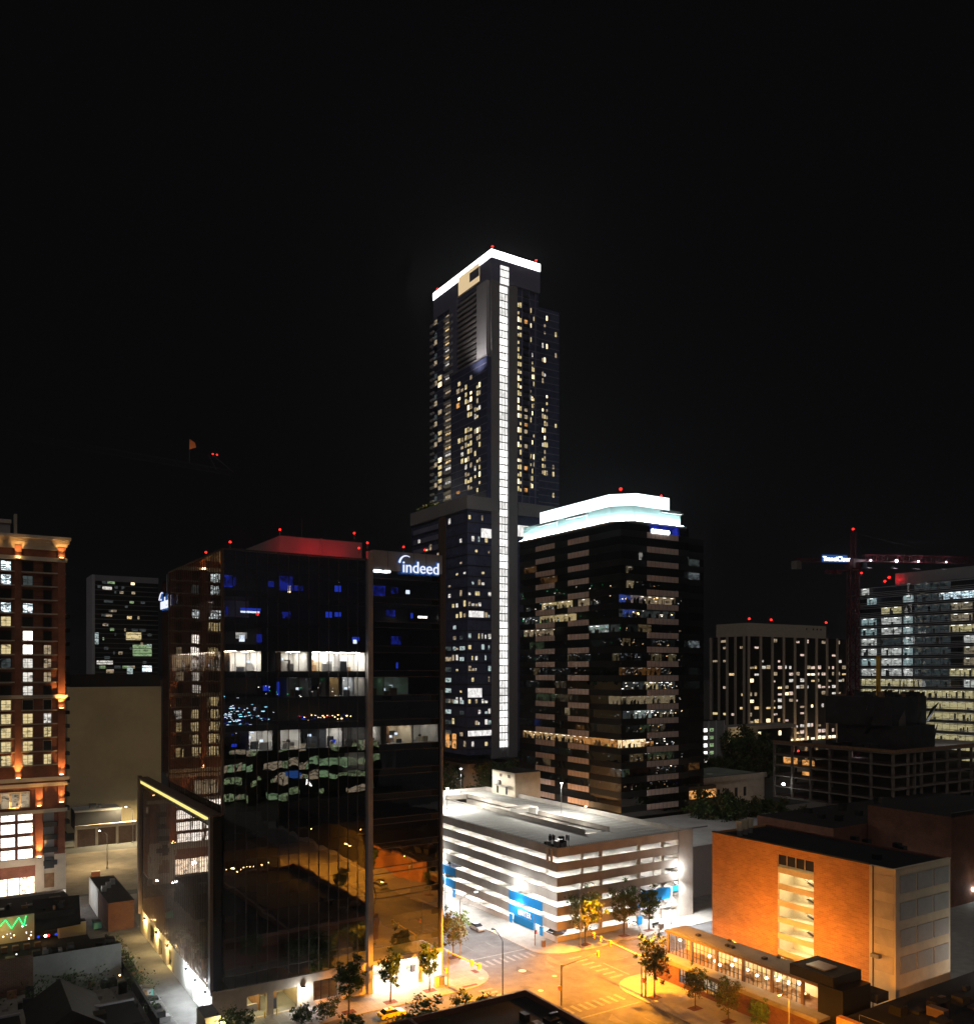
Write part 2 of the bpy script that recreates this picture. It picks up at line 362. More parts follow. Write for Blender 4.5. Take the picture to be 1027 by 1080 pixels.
for i in range(34):
    if i % 2: x, y = Rp.uniform(86, 100), Rp.uniform(60, 230)
    else: x, y = Rp.uniform(30, 200), Rp.uniform(118, 134)
    if 84 < x < 103 or 116 < y < 135: b.face([(x, y, .019+.0001*i), (x+Rp.uniform(.6, 2.2), y, .019+.0001*i), (x+Rp.uniform(.6, 2.2), y+Rp.uniform(1.5, 9), .019+.0001*i), (x, y+Rp.uniform(1.5, 9), .019+.0001*i)], Rp.choice(('patch', 'patch_pale')))
b.done('road_patch', kind='structure')
b = MB()                                              # tactile and tree-pit patches, manhole covers
for x, y, r in ((93, 133, .75), (96.5, 127.5, .5), (90, 123, .5), (84.2, 133.6, .5)):
    b.cyl((x, y, 0), (x, y, .03 if x < 101 and x > 87 else .16), r, r, 'stone' if x < 94 else 'concrete', 14)
for x in range(40, 86, 2): b.box(x, x+.05, 131.2, 138.3, .14, .146, 'kerb')
for y in (133.2, 135.6): b.box(40, 86, y, y+.05, .14, .147, 'kerb')
b.box(79, 82, 131.2, 131.9, .14, .15, 'mulch'); b.box(84.6, 85.6, 136.4, 138.2, .14, .15, 'mulch'); b.done('street_cover', kind='structure')
b = MB(); b.prism([(-60, 250), (60, 235), (62, 292), (-60, 300)], .0, .05, 'dirt'); b.done('dirt_lot', kind='structure')
b = MB(); b.prism([(26.5, 120), (37, 134), (37, 236), (24, 236)], .14, .19, 'alley'); b.done('alley_path', kind='structure')
b = MB()
for x0, y0, x1, y1 in ((32, 136, 31.2, 196),): b.face([(x0, y0, .2), (x0+.25, y0, .2), (x1+.25, y1, .2), (x1, y1, .2)], 'marking')
b.done('alley_marking', kind='structure')

# ================================================================ reflective glass office tower with the rooftop lettering
X0, Y0 = 38.3, 138.4; XP, XQ, X1 = 63.3, 64.2, 78.3
T = thing('glass_office_tower', (X0, Y0, 0), 'reflective black glass office tower with a lit rooftop name and a red lit penthouse', 'building')
O = T.location
FL = [57+4.4*k for k in range(-11, 5)]               # floor levels
TOP = 76.6; BASE = 5.3
YL = aV(X0, 178); YB = 196.0
VM = [0, 0]
def pane_band(name, a, c, z0, z1, pw, m, parent, nrm, tilt=.0011, o=O):
    """a strip of separate panes, each a hair out of true like real glazing"""
    b = MB(tuple(o)); L = math.dist(a, c); n = max(1, round(L/pw)); dx, dy = (c[0]-a[0])/L, (c[1]-a[1])/L
    for i in range(n):
        s0, s1 = L*i/n, L*(i+1)/n; t1, t2 = random.gauss(0, tilt), random.gauss(0, tilt)
        P = []
        for s, z, k in ((s0, z0, 0), (s1, z0, 1), (s1, z1, 2), (s0, z1, 3)):
            off = (t1*(s-(s0+s1)/2)+t2*(z-(z0+z1)/2))
            P.append((a[0]+dx*s+nrm[0]*off, a[1]+dy*s+nrm[1]*off, z))
        b.face(P, m)
    return b.done(name, parent)
# core, floor plates, roof
b = MB(O)
b.box(X0+9, X1-2, Y0+9, YB-3, 0, TOP-.3, 'black_panel')
b.box(X0+.3, X1-.2, Y0+.3, YL, TOP-.6, TOP-.05, 'dark_roof'); b.box(X0+3, X1-.2, YL, YB, TOP-.6, TOP-.05, 'dark_roof')
b.box(XP+.2, X1, YB-.4, YB, BASE, TOP, 'black_panel'); b.box(X1-.3, X1, Y0+.3, YB, BASE, TOP, 'black_panel'); b.done('core', T)
b = MB(O)
for z in FL:
    b.box(X0+.35, XP-.1, Y0+.35, Y0+9, z-1.05, z-.02, 'black_panel'); b.box(XQ+.1, X1-.35, Y0+.35, Y0+9, z-1.05, z-.02, 'black_panel')
    b.box(X0+.35, X0+9, Y0+9, YL-.1, z-1.05, z-.02, 'black_panel')
    b.box(X0+3.2, X0+9, YL, YB-.5, z-1.05, z-.02, 'black_panel')
b.done('floor_plate', T)
LV = FL+[TOP+.001]
LV = [BASE]+[z for z in FL if z > BASE+1]+[TOP]
for za, zb in zip(LV, LV[1:]):
    pane_band('glass_band', (X0, Y0), (XP, Y0), za, zb, 1.8, 'glass_tower', T, (0, -1))
    pane_band('glass_band', (XQ, Y0), (X1, Y0+.4), za, zb, 2.1, 'glass_tower', T, (0, -1), .0013)
    if za > 33.5: pane_band('glass_band', (X0, YL), (X0, Y0), za, zb, 1.55, 'glass_fin', T, (-1, 0))
    if za > 33.5: pane_band('glass_band', (X0+2.6, YB), (X0+2.6, YL), za, zb, 2.2, 'glass_dark', T, (-1, 0))
# left low volume standing proud of the tower, with the lit strip along its top
PX = X0-1.8; PZ = 33.6; PY = 198.0
b = MB(O); b.box(PX+.3, X0-.1, Y0+.9, PY, BASE, PZ-.8, 'black_panel'); b.done('side_volume', T)
for za, zb in zip([BASE+.1, 9.7, 14.1, 18.5, 22.9, 27.3], [9.7, 14.1, 18.5, 22.9, 27.3, 31.9]):
    pane_band('glass_band', (PX, PY-4), (PX, Y0+1.4), za, zb, 1.55, 'glass_fin', T, (-1, 0))
b = MB(O)
for i in range(37): y = Y0+2+i*1.56; b.box(PX-.12, PX-.03, y, y+.09, BASE, PZ, 'bronze')
b.box(PX-.35, PX+.1, Y0+.2, Y0+1.4, BASE-.3, PZ+.2, 'bronze'); b.box(PX-.5, PX+.3, PY-1.3, PY, BASE-1, PZ+.6, 'bronze'); b.done('side_mullions', T)
b = MB(O)
for i in range(5): b.box(PX-.4, PX+.45, Y0+3+i*10.8, Y0+13.2+i*10.8, PZ-.75, PZ-.1, 'em_yellowstrip')
b.done('roof_edge_light', T)
b = MB(O); b.box(PX-.45, X0-.06, Y0+.9, PY, PZ-.1, PZ+.25, 'bronze'); b.done('side_roof', T)
# vertical fins
b = MB(O)
for i in range(1, 14): x = X0+(XP-X0)*i/14; b.box(x-.035, x+.035, Y0-.16, Y0-.02, BASE, TOP, 'mullion_dark')
b.done('front_mullions', T)
b = MB(O); n = int((YL-Y0)/1.55)
for i in range(1, n+1): y = Y0+i*(YL-Y0)/n; b.box(X0-.12, X0-.03, y-.05, y+.04, PZ+.3, TOP+.3, 'bronze')
b.box(X0-.3, X0-.03, Y0-.1, Y0+.6, PZ+.3, TOP+.2, 'bronze'); b.box(X0-.05, X0+.1, YL-.5, YL+.1, PZ, TOP, 'black_panel'); b.done('side_fins', T)
b = MB(O)
for z in FL[2:]:
    for dz in (-1.05, .05): b.box(XQ, X1, Y0-.06, Y0-.015, z+dz, z+dz+.1, 'mullion_dark')
b.done('wing_mullions', T)
b = MB(O); b.box(XP, XQ, Y0-.7, Y0+.3, 0, TOP+1.6, 'alu'); b.box(X1-.02, X1+.35, Y0-.25, Y0+.5, 0, 53.5, 'alu'); b.done('pilaster', T)
b = MB(O); b.box(X0-.1, XP, Y0-.15, Y0+.2, TOP, TOP+.25, 'mullion_dark'); b.box(X0-.1, X0+.2, Y0, YL, TOP+.02, TOP+.27, 'bronze'); b.done('roof_edge', T)
# sign parapet over the wing
b = MB(O); b.box(XQ+.02, X1+.1, Y0-.35, Y0+.5, TOP-1.6, TOP+1.9, 'grey_panel')
for i in range(5): x = XQ+3+i*2.6; b.box(x, x+.06, Y0-.38, Y0-.35, TOP-1.6, TOP+1.95, 'mullion_dark')
b.done('sign_parapet', T)
def lettering(loc, facing, size, sx=1):
    x, y, z = loc
    back = sign_text('indeed', size*1.0, 'sign_halo', 'em_signblue', (x+.0, y+(.0 if facing == 'S' else 0), z), T, facing, .04, .075*size, sx=sx)
    fr = sign_text('indeed', size, 'sign_letters', 'em_letter', (x, y-.32, z) if facing == 'S' else (x-.32, y, z), T, facing, .1, sx=sx)
    b = MB(O)                                         # the arc over the i
    for rr, mm, q in ((.52, 'em_letter', .30), (.64, 'em_signblue', .12)):
        pts = []
        for i in range(9):
            a = math.radians(62+i*13); s = size*(.30+.52*math.cos(a)); zz = z+size*(.42+.58*math.sin(a))
            pts.append((x+s*sx, y-q, zz) if facing == 'S' else (x-q, y-s*sx, zz))
        for i in range(8): b.cyl(pts[i], pts[i+1], size*(.02+.010*i)*(.8 if q > .2 else 1.1), size*(.03+.010*i)*(.8 if q > .2 else 1.1), mm, 6)
    b.done('sign_arc', T)
lettering((XQ+5.7, Y0-.45, TOP-1.75), 'S', 3.0, .95)
lettering((X0+2.2, YB-1.5, TOP-6.2), 'W', 3.6, 1.0)
b = MB(O)
for i in range(4): b.box(X0+2.4, X0+2.55, YL+6+i*2.4, YL+6.3+i*2.4, TOP-2.5, TOP+1.2, 'grey_panel')
b.box(X0+2.7, X0+3, YL+1, YB, TOP-.6, TOP-.3, 'bronze'); b.done('sign_frame', T)
b = MB(O); b.box(XQ+.3, XQ+1.9, Y0-.45, Y0-.36, TOP-2.0, TOP-1.6, 'em_sign'); b.box(XQ+2.3, XQ+3.5, Y0-.45, Y0-.36, TOP-2.0, TOP-1.6, 'em_sign'); b.done('soffit_light', T)
# penthouse lit by red obstruction lights
b = MB(O); b.box(X0+11.5, XP+2, Y0+6.5, YB-16, TOP-.05, TOP+4.1, 'grey_panel'); b.box(X0+18.9, X0+19.2, Y0+6.2, Y0+6.5, TOP-.05, TOP+4.2, 'grey_panel'); b.done('penthouse', T)
for i, (x, y, z) in enumerate(((X0+1.2, Y0+.7, TOP+1.2), (X0+1.0, Y0+15, TOP+1.2), (X0+12, Y0+8, TOP+5.2), (XP-.5, Y0+2.2, TOP+2.2), (XP+.4, Y0+.6, TOP+3.0), (XQ+6.5, Y0+.3, TOP+2.8), (X1-3.2, Y0+.3, TOP+2.6), (XP-.4, Y0+4.5, TOP+5.2))):
    beacon((x, y, z), '', .2, T)
for p, e in (((X0+9, Y0+4.2, TOP+1.6), 900), ((X0+17, Y0+3.2, TOP+1.4), 1500), ((XP-3, Y0+3.2, TOP+1.6), 900), ((X0+7, Y0+10, TOP+1.4), 500)):
    light('red_glow', 'POINT', p, e*.2, (1, .01, .02), T, .3)
b = MB(O); b.cyl((X0+16, Y0+8, TOP+4), (X0+16, Y0+8, TOP+7.5), .05, .03, 'grey_metal', 5); b.done('aerial', T)
# lit rooms behind the glass
def room(b, f, s0, s1, t0, t1, z0, z1, wall='white_wall', ceil='em_ceiling', dens=.5, furn=1.0, seed=0, left=True):
    """f maps (along the facade, into the building, up) to world; open towards the glass"""
    R = random.Random(seed)
    q = lambda pts, m: b.face([f(*p) for p in pts], m)
    q([(s0, t1, z0), (s1, t1, z0), (s1, t1, z1), (s0, t1, z1)], wall)
    if left: q([(s0, t0, z0), (s0, t1, z0), (s0, t1, z1), (s0, t0, z1)], wall)
    q([(s1, t0, z0), (s1, t1, z0), (s1, t1, z1), (s1, t0, z1)], wall)
    q([(s0, t0, z0+.02), (s1, t0, z0+.02), (s1, t1, z0+.02), (s0, t1, z0+.02)], 'roof_grey'); q([(s0, t0, z1), (s1, t0, z1), (s1, t1, z1), (s0, t1, z1)], wall)
    n = max(1, int((s1-s0)/2.4))
    for i in range(n):
        a = s0+(s1-s0)*(i+.5)/n
        for t in (t0+.25*(t1-t0), t0+.7*(t1-t0)):
            if R.random() < dens+.3: q([(a-.6, t-.7, z1-.03), (a+.6, t-.7, z1-.03), (a+.6, t+.7, z1-.03), (a-.6, t+.7, z1-.03)], ceil)
    def bx(sa, sb, ta, tb, za, zb, m):
        P = [(sa, ta), (sb, ta), (sb, tb), (sa, tb)]
        for i in range(4): u, v = P[i], P[(i+1) % 4]; q([(u[0], u[1], za), (v[0], v[1], za), (v[0], v[1], zb), (u[0], u[1], zb)], m)
        q([(p[0], p[1], zb) for p in P], m)
    k = int((s1-s0)*furn*1.1)
    for i in range(k):
        a = R.uniform(s0+.3, s1-1.2); t = R.uniform(t0+.5, t1-1.2); ww = R.uniform(.4, 1.7); hh = R.choice((.75, .75, 1.1, 1.3, 1.75))
        bx(a, min(s1-.1, a+ww), t, t+R.uniform(.2, .7), z0+.02, z0+hh, R.choice(('sofa', 'white_wall', 'wood', 'black_metal', 'grey_panel', 'cream')))
        if R.random() < .35: bx(a+.1, a+.7, t+.1, t+.15, z0+hh+.1, z0+hh+.5, R.choice(('em_screen', 'black_metal')))
    for i in range(int((s1-s0)/5)):
        a = R.uniform(s0+.6, s1-.6); bx(a, a+.12, t0+1.2+R.random(), t1, z0, z1-.1, R.choice(('white_wall', 'grey_panel', 'wood')))
        if R.random() < .6: a = R.uniform(s0+.6, s1-1.6); bx(a, a+R.uniform(.6, 1.3), t1-.1, t1-.04, z0+1, z0+2, R.choice(('black_metal', 'wood', 'em_screen')))
fS = lambda s, t, z: (s, Y0+t, z)
fW = lambda s, t, z: (X0+t, s, z)
k = 0
def trooms(lst, f, name='lit_office'):
    global k
    for fl, s0, s1, c, d, wl in lst:
        k += 1; b = MB(O); z = 57+4.4*fl; room(b, f, s0, s1, .45, 5.5+(k % 3), z, z+3.3, wl, c, d, .8, k, k != 1); b.done(name, T)
em('em_c2', (1, .93, .82), 5); em('em_c3', (.9, .95, 1), 6); em('em_c4', (.5, 1, .6), .9); em('em_c5', (1, .75, .45), 3); em('em_ceil_hi', (1, .94, .84), 50); em('em_c1', (1, .93, .85), 1.3)
trooms([(0, X0+.5, X0+6.2, 'em_ceil_hi', .8, 'white_wall'), (0, X0+8.6, X0+14.2, 'em_ceil_hi', .6, 'white_wall'), (0, X0+15.0, XP-.15, 'em_ceil_hi', .7, 'white_wall'),
        (-1, X0+10.6, X0+14.4, 'em_c1', .5, 'grey_panel'), (-1, X0+15, X0+17.5, 'em_c2', .2, 'white_wall'), (-1, X0+18.2, X0+20, 'em_c5', .9, 'cream'), (-1, X0+20.6, X0+22.6, 'em_c3', .1, 'white_wall'), (-1, X0+22.8, XP-.2, 'em_c2', .8, 'white_wall'),
        (-3, X0+4.2, X0+8.1, 'em_ceiling', .2, 'white_wall'), (-3, X0+9.5, X0+13, 'em_ceiling', .35, 'white_wall'), (-3, X0+13.4, X0+17.5, 'em_c3', .2, 'grey_panel'), (-3, X0+17.6, X0+20.5, 'em_ceiling', .4, 'white_wall'), (-3, X0+20.8, XP-.15, 'em_c2', .5, 'grey_panel'),
        (-4, X0+21, XP-.2, 'em_c1', .6, 'white_wall'), (-3, XQ+.1, XQ+2, 'em_ceiling', .3, 'white_wall'), (-3, XQ+3.2, XQ+8.3, 'em_ceiling', .45, 'cream'), (-3, XQ+8.6, X1-.4, 'em_c2', .7, 'white_wall'),
        (-1, XQ+.1, XQ+2.5, 'em_c4', .3, 'white_wall'), (-1, XQ+2.7, XQ+7.5, 'em_c4', .5, 'white_wall'), (-4, XQ+3, XQ+5, 'em_c2', .2, 'grey_panel')], fS)
trooms([(0, Y0+7.5, YL-.6, 'em_ceiling', .9, 'cream'), (2, Y0+8, Y0+20, 'em_c1', .3, 'white_wall')], fW)
b = MB(O)                                              # glowing screens and small lamps deeper in the dark floors
R = random.Random(5)
def scr(x, fl, wd, z0, z1, m, t=2.5): b.face([(x, Y0+t, 57+4.4*fl+z0), (x+wd, Y0+t, 57+4.4*fl+z0), (x+wd, Y0+t, 57+4.4*fl+z1), (x, Y0+t, 57+4.4*fl+z1)], m)
for x, fl, wd, z0, z1, m in ((.6, 3, 1.5, .6, 2.6, 'em_bluedim'), (2.2, 3, .5, .9, 2.4, 'em_bluedim'), (8.1, 3, 1, 1, 2, 'em_bluedim'), (10, 3, 2.4, .5, 3, 'em_bluedim'), (12.6, 3, 1.6, .6, 1.5, 'em_bluedim'), (11.5, 3, .5, .2, 1.4, 'em_c5'), (20, 3, 1.2, .8, 1.9, 'em_blue'),
                           (.9, 2, .5, .5, 1.8, 'em_bluedim'), (3.4, 2, 3.4, 1.3, 1.7, 'em_blue'), (3.4, 2, 3.2, .9, 1.2, 'em_screen'), (6, 2, .5, .5, 1, 'em_redsoft'), (18.3, 2, 1.2, .6, 1.6, 'em_blue'), (20, 2, 1.2, .8, 1.6, 'em_blue'), (10.5, 2, 1.5, .2, 1.3, 'em_bluedim'),
                           (2.6, 1, 1.9, 1, 2, 'lit_white'), (3.2, 1, .9, .5, 1.6, 'em_screen'), (6, 1, 1, .4, 1.8, 'em_bluedim'), (23.3, 1, 1.4, 1, 1.7, 'em_blue'), (23.5, 1, .7, .5, 1.2, 'em_screen'),
                           (7.2, -1, 1.1, 1.1, 2, 'em_blue'), (9.6, -1, .4, .3, 2.6, 'em_blue'), (1.9, -3, .9, .7, 1.2, 'em_blue'), (19.2, -3, 1, .6, 1.2, 'em_blue'),
                           (27, 3, 2.8, .5, 2.3, 'em_bluedim'), (31, 3, 1.4, 1, 2.2, 'em_bluedim'), (34, 3, .8, 1.1, 1.8, 'em_screen'), (30, 2, 1.8, 1.2, 2.4, 'em_bluedim'), (26.2, 2, .8, .4, 1.1, 'em_blue'), (35, 2, .5, 1, 2, 'em_blue'), (36.5, 2, 2, 1.1, 1.5, 'em_c2'), (32, 0, .4, .5, 1.6, 'em_blue'), (31, 1, 2, .5, 2, 'em_bluedim')):
    scr(x+X0, fl, wd, z0, z1, m)
b.done('office_screen', T)
b = MB(O)                                              # glowing bits painting reflected glints and small lamps on the atrium floors
for i in range(110):
    x = X0+abs(R.gauss(2.5, 3.0))+.4; z = 57-4.4*2+R.gauss(1.2, 1.3)
    if x < XP-1: ss = R.uniform(.05, .16); y = Y0+R.uniform(1, 4); b.box(x, x+ss*R.uniform(1, 5), y, y+.05, z, z+ss, R.choice(('em_screen', 'em_blue', 'em_cyanspark', 'em_screen')))
for i in range(36):
    x = X0+R.uniform(13, 23); z = 57-4.4*2+R.uniform(.3, 1.2); ss = R.uniform(.05, .15); b.box(x, x+ss*2, Y0+2, Y0+2.05, z, z+ss, R.choice(('em_bulb', 'em_c5', 'em_blue', 'em_redsoft')))
for i in range(40):
    x = X0+R.uniform(6, 23); z = 57-4.4+R.uniform(-.9, 3.2); ss = R.uniform(.04, .1); b.box(x, x+ss*2, Y0+1.5, Y0+1.55, z, z+ss, R.choice(('em_screen', 'em_c2', 'em_green')))
b.done('office_lamps', T)
# base: stone plinth, garage doors, lobby
b = MB(O); zt = BASE
def wall_holes(b, f, s0, s1, z0, z1, holes, m, th=.35):
    """wall strip with rectangular openings; f(s, t, z), t is depth behind the face"""
    def bx(a, c, za, zb):
        if c-a < .01 or zb-za < .01: return
        P = [(a, 0), (c, 0), (c, th), (a, th)]
        for i in range(4): u, v = P[i], P[(i+1) % 4]; b.face([f(u[0], u[1], za), f(v[0], v[1], za), f(v[0], v[1], zb), f(u[0], u[1], zb)], m)
        b.face([f(p[0], p[1], zb) for p in P], m); b.face([f(p[0], p[1], za) for p in reversed(P)], m)
    cur = s0
    for h in sorted(holes):
        bx(cur, h[0], z0, z1); bx(h[0], h[1], z0, h[2]); bx(h[0], h[1], h[3], z1); cur = h[1]
    bx(cur, s1, z0, z1)
xs = [aU(Y0, p) for p in (260, 281, 288, 313, 330, 356)]
f0 = lambda s, t, z: (s, Y0-.25+t, z)
wall_holes(b, f0, X0-1.9, XP, 0, zt, [(xs[0], xs[1], .15, 3.9), (xs[2], xs[3], .15, 3.9), (xs[4], xs[5], .8, 4.2)], 'stone', .5)
b.box(X0-1.9, XP, Y0-.35, Y0+.2, zt, zt+.3, 'stone'); b.box(XQ, X1+.4, Y0-.3, Y0+.3, zt-.5, zt+.25, 'alu')
b.box(XQ+9.2, XQ+10.1, Y0-.4, Y0+.5, 0, zt-.5, 'stone'); b.done('stone_base', T)
em('em_entry', (1, .82, .40), 26); b = MB(O); room(b, f0, xs[0]-2, xs[3]+.6, .55, 9, .15, 4.6, 'cream', 'em_entry', 1, .25, 3); b.done('garage_entry', T)
b = MB(O)
for x in (xs[1]-.6, xs[2]+.4, xs[3]+.4): b.cyl((x, Y0-.9, .14), (x, Y0-.9, 1.2), .11, .11, 'signal_yellow', 8)
b.done('bollard', T)
b = MB(O); b.face([(xs[4], Y0+.1, .8), (xs[5], Y0+.1, .8), (xs[5], Y0+.1, 4.2), (xs[4], Y0+.1, 4.2)], 'glass_dark')
for q in (.33, .66): x = xs[4]+(xs[5]-xs[4])*q; b.box(x-.04, x+.04, Y0+.02, Y0+.12, .8, 4.2, 'black_metal')
b.done('display_window', T); b = MB(O); b.box(xs[4], xs[5], Y0+3, Y0+3.1, .3, 4.5, 'grey_panel'); b.done('partition', T)
b = MB(O); room(b, fS, XQ+.1, X1-.1, .4, 8, .16, 4.8, 'white_wall', 'em_ceil_hi', 1, .5, 12)
for i in range(7): x = XQ+1+i*1.9; b.box(x, x+1.3, Y0+6.9, Y0+7, 1, 3.6, R.choice(('em_warm', 'em_c2', 'cream')))
b.done('lobby', T)
for x in (XQ+3, XQ+7, XQ+11.5): light('lobby_lamp', 'AREA', (x, Y0+2.2, 4.6), 3500, (1, .9, .74), T, aim=(0, -.5, -1), size=(3, 3))
# alley side
b = MB(O); fA = lambda s, t, z: (PX+.2+t, s, z)
wall_holes(b, fA, Y0-.2, 166, 0, BASE+.1, [(145.5, 147, .2, 2.6), (150, 151.6, .2, 3)], 'white_wall', .5)
wall_holes(b, fA, 166, PY, 0, BASE+.1, [(168, 172.5, .2, 4), (176.5, 179.5, .2, 3.6), (184, 190, .2, 4.3)], 'cream', .5)
b.box(PX+1.6, PX+1.7, Y0, PY, 0, 5, 'cream'); b.done('alley_wall', T)
for y, pw, c in ((143, 650, (.9, .97, 1)), (149.5, 700, (.9, .97, 1)), (156, 420, (.9, .97, 1)), (171, 260, (1, .72, .3)), (181, 320, (1, .72, .3)), (192.5, 300, (1, .70, .28))):
    bb = MB(O); bb.box(PX-.25, PX+.15, y-.18, y+.18, 4.0, 4.5, 'black_metal'); bb.box(PX-.22, PX-.05, y-.14, y+.14, 3.9, 3.99, 'em_lampwhite' if c[2] > .5 else 'em_bulb'); bb.done('wall_lamp', T)
    light('wall_bulb', 'POINT', (PX-.75, y, 3.7), pw*(3.2 if c[2] > .5 else 4.5), c, T, .12)
b = MB(O); b.box(PX-2.6, X0-2, 132.6, Y0-.4, .1, 4.0, 'cream', 'roof_grey'); b.box(PX-2.8, X0-1.9, 132.4, 132.6, 3.9, 4.15, 'cream'); b.done('utility_enclosure', T)
light('wall_bulb', 'POINT', (X0-2.1, 131.7, 3.0), 800, (1, .78, .38), T, .12)
b = MB(O); b.box(X0-2.3, X0-1.9, 132.1, 132.6, 2.9, 3.3, 'black_metal'); b.box(X0-2.25, X0-1.95, 132.05, 132.3, 2.8, 2.9, 'em_bulb'); b.done('wall_lamp', T)
x = aU(Y0, 319)
b = MB(O); b.cyl((x, Y0-.5, 2.2), (x, Y0-.5, 3.6), .28, .28, 'em_lampwhite', 10); b.cyl((x, Y0-.5, 3.6), (x, Y0-.5, 3.8), .35, .35, 'black_metal', 10); b.done('wall_lamp', T)
light('wall_bulb', 'POINT', (x, Y0-1.2, 2.8), 700, (.95, .97, 1), T, .2)
# ================================================================ parking garage
GX0, GY0, GX1, GY1 = 108.5, 142.5, 148.0, 232.0
T = thing('parking_garage', (GX0, GY0, 0), 'open white lit parking garage with beige bands and blue entrance signs', 'parking garage'); O = T.location
PITCH = 3.1; LVS = [PITCH*i for i in range(7)]
for i, z in enumerate(LVS):
    b = MB(O)
    if i < 6:
        if z > 0: b.box(GX0+.3, GX1, GY0+.3, GY1, z-.35, z, 'deck')
        else: b.box(GX0+.3, GX1, GY0+.3, GY1, .05, .17, 'deck')
        for y in range(int(GY0)+3, int(GY1), 3): b.box(GX0+.9, GX0+5.9, y, y+.12, z+.17 if z == 0 else z+.004, z+.19 if z == 0 else z+.012, 'white_wall')
        for x in range(int(GX0)+9, int(GX1)-6, 3): b.box(x, x+.12, GY0+.9, GY0+5.9, z+.17 if z == 0 else z+.004, z+.19 if z == 0 else z+.012, 'white_wall')
    else:                                                # roof deck with the hole of the down ramp
        a, c, y0, y1 = 127.5, 134.5, 157, 222
        b.box(GX0+.2, a, GY0+.2, GY1-.1, z-.35, z, 'deck'); b.box(c, GX1-.2, GY0+.2, GY1-.1, z-.35, z, 'deck')
        b.box(a, c, GY0+.2, y0, z-.35, z, 'deck'); b.box(a, c, y1, GY1-.1, z-.35, z, 'deck')
        for x in (112, 138.5, 143.5):
            for y in range(150, 228, 3): b.box(x, x+4.6, y, y+.11, z+.004, z+.012, 'white_wall')
    b.done('deck', T)
z = LVS[6]
b = MB(O); b.face([(127.5, 158, z), (134.5, 158, z), (134.5, 218, z-3.1), (127.5, 218, z-3.1)], 'deck')
for x in (127.2, 134.5): 
    b.box(x, x+.3, 156.5, 200 if x < 130 else 222, z-.3, z+1.15, 'concrete'); b.box(x, x+.3, 158, 222, z-3, z-.34, 'concrete')
b.box(127.2, 134.8, 221.7, 222, z-.3, z+1.15, 'concrete'); b.box(127.0, 127.3, 200.5, 222, z-.1, z+.35, 'concrete'); b.done('ramp', T)
for y in (165, 180, 196, 211): light('ramp_bulb', 'POINT', (131, y, z-.3-(y-158)*.03), 2200, (1, .97, .9), T, .4)  # unseen fill lights added to brighten the ramp slot
b = MB(O); b.box(128, 134.4, 188.6, 189, z+.2, z+2.0, 'white_wall'); b.box(127.6, 134.4, 185, 189.2, z+2.0, z+2.2, 'concrete'); b.box(134.0, 134.4, 185, 189, z+.1, z+2.0, 'white_wall'); b.done('ramp_housing', T)
# spandrel bands: west (long) and south faces, blue panels at the entrances
def bx2(b, x0, x1, y0, y1, z0, z1, m): b.box(x0, x1, y0, y1, z0, z1, m)
GA = lambda p: aV(GX0, p)
ye0, ye1 = GA(572), GA(537); yf = GA(480)
SX1 = 143.5; xb0 = aU(GY0, 676); xb1 = aU(GY0, 706)
for i, z in enumerate(LVS):
    z0, z1 = z-.58, z+1.3
    b = MB(O)
    ws = [(GY0, GY1)]
    if i == 0: ws = [(GY0, ye0-.2), (ye1+.2, yf)]; z0 = .1
    if i in (1, 2): ws = [(GY0, ye0), (ye1, yf)]
    for a, c in ws: b.box(GX0, GX0+.28, a, c, z0, z1, 'concrete')
    ss = [(GX0+.28, SX1)]
    if i == 0: ss = [(GX0+.28, xb0-4)]
    if i == 1: ss = [(GX0+.28, xb0-.5)]
    if i == 2: ss = [(GX0+.28, xb0), (xb1, SX1)]
    for a, c in ss: b.box(a, c, GY0, GY0+.28, z0, z1, 'concrete')
    b.done('parapet' if i == 6 else 'spandrel_band', T)
b = MB(O)
for z in (LVS[1], LVS[2]):
    b.box(GX0-.12, GX0+.2, ye0, ye1, z-.75, z+1.25, 'blue_sign'); b.box(GX0-.12, GX0+.2, yf, yf+28, z-.75, z+1.25, 'blue_sign')
b.box(xb0, xb1, GY0-.15, GY0+.2, LVS[2]-1.4, LVS[2]+1.3, 'blue_sign'); b.box(xb0-3.5, xb0, GY0-.8, GY0-.1, LVS[2]-2.0, LVS[2]-1.3, 'blue_sign'); b.box(xb1, SX1+1.2, GY0-.2, GY0+.2, LVS[2]+.1, LVS[2]+1.3, 'blue_sign')
b.done('entrance_sign', T)
t1 = sign_text('ENTER', 1.65, 'sign_letters', 'white_wall', (GX0-.24, GA(547.3), LVS[1]-.25), T, 'W', .06)
t2 = sign_text('EXIT', 1.5, 'sign_letters', 'white_wall', (GX0-.24, yf+8.6, LVS[1]-.45), T, 'W', .06)
b = MB(O)
for a in (ye0+.1, ye1-.9, yf+.3): b.box(GX0-.05, GX0+.3, a, a+.9, .2, 2.0, 'blue_sign')
b.box(GX0+.5, GX0+.9, ye0+4, ye1-1, .3, 2.0, 'blue_sign'); b.box(xb0-1, xb0+.2, GY0-.2, GY0+.3, .3, 2.0, 'blue_sign'); b.done('entrance_pier', T)
b = MB(O)
for y in [GY0+.9+i*8.4 for i in range(11)]: b.box(GX0+7, GX0+7.5, y-.25, y+.25, 0, LVS[6]-.3, 'concrete')
for x in (GX0+12.5, GX0+23.6, GX0+31): b.box(x-.35, x+.35, GY0+.7, GY0+1.3, 0, LVS[6]-.3, 'concrete')
for y in range(160, 230, 17): b.box(126, 126.6, y, y+.6, 0, LVS[6]-.3, 'concrete')
b.done('column', T)
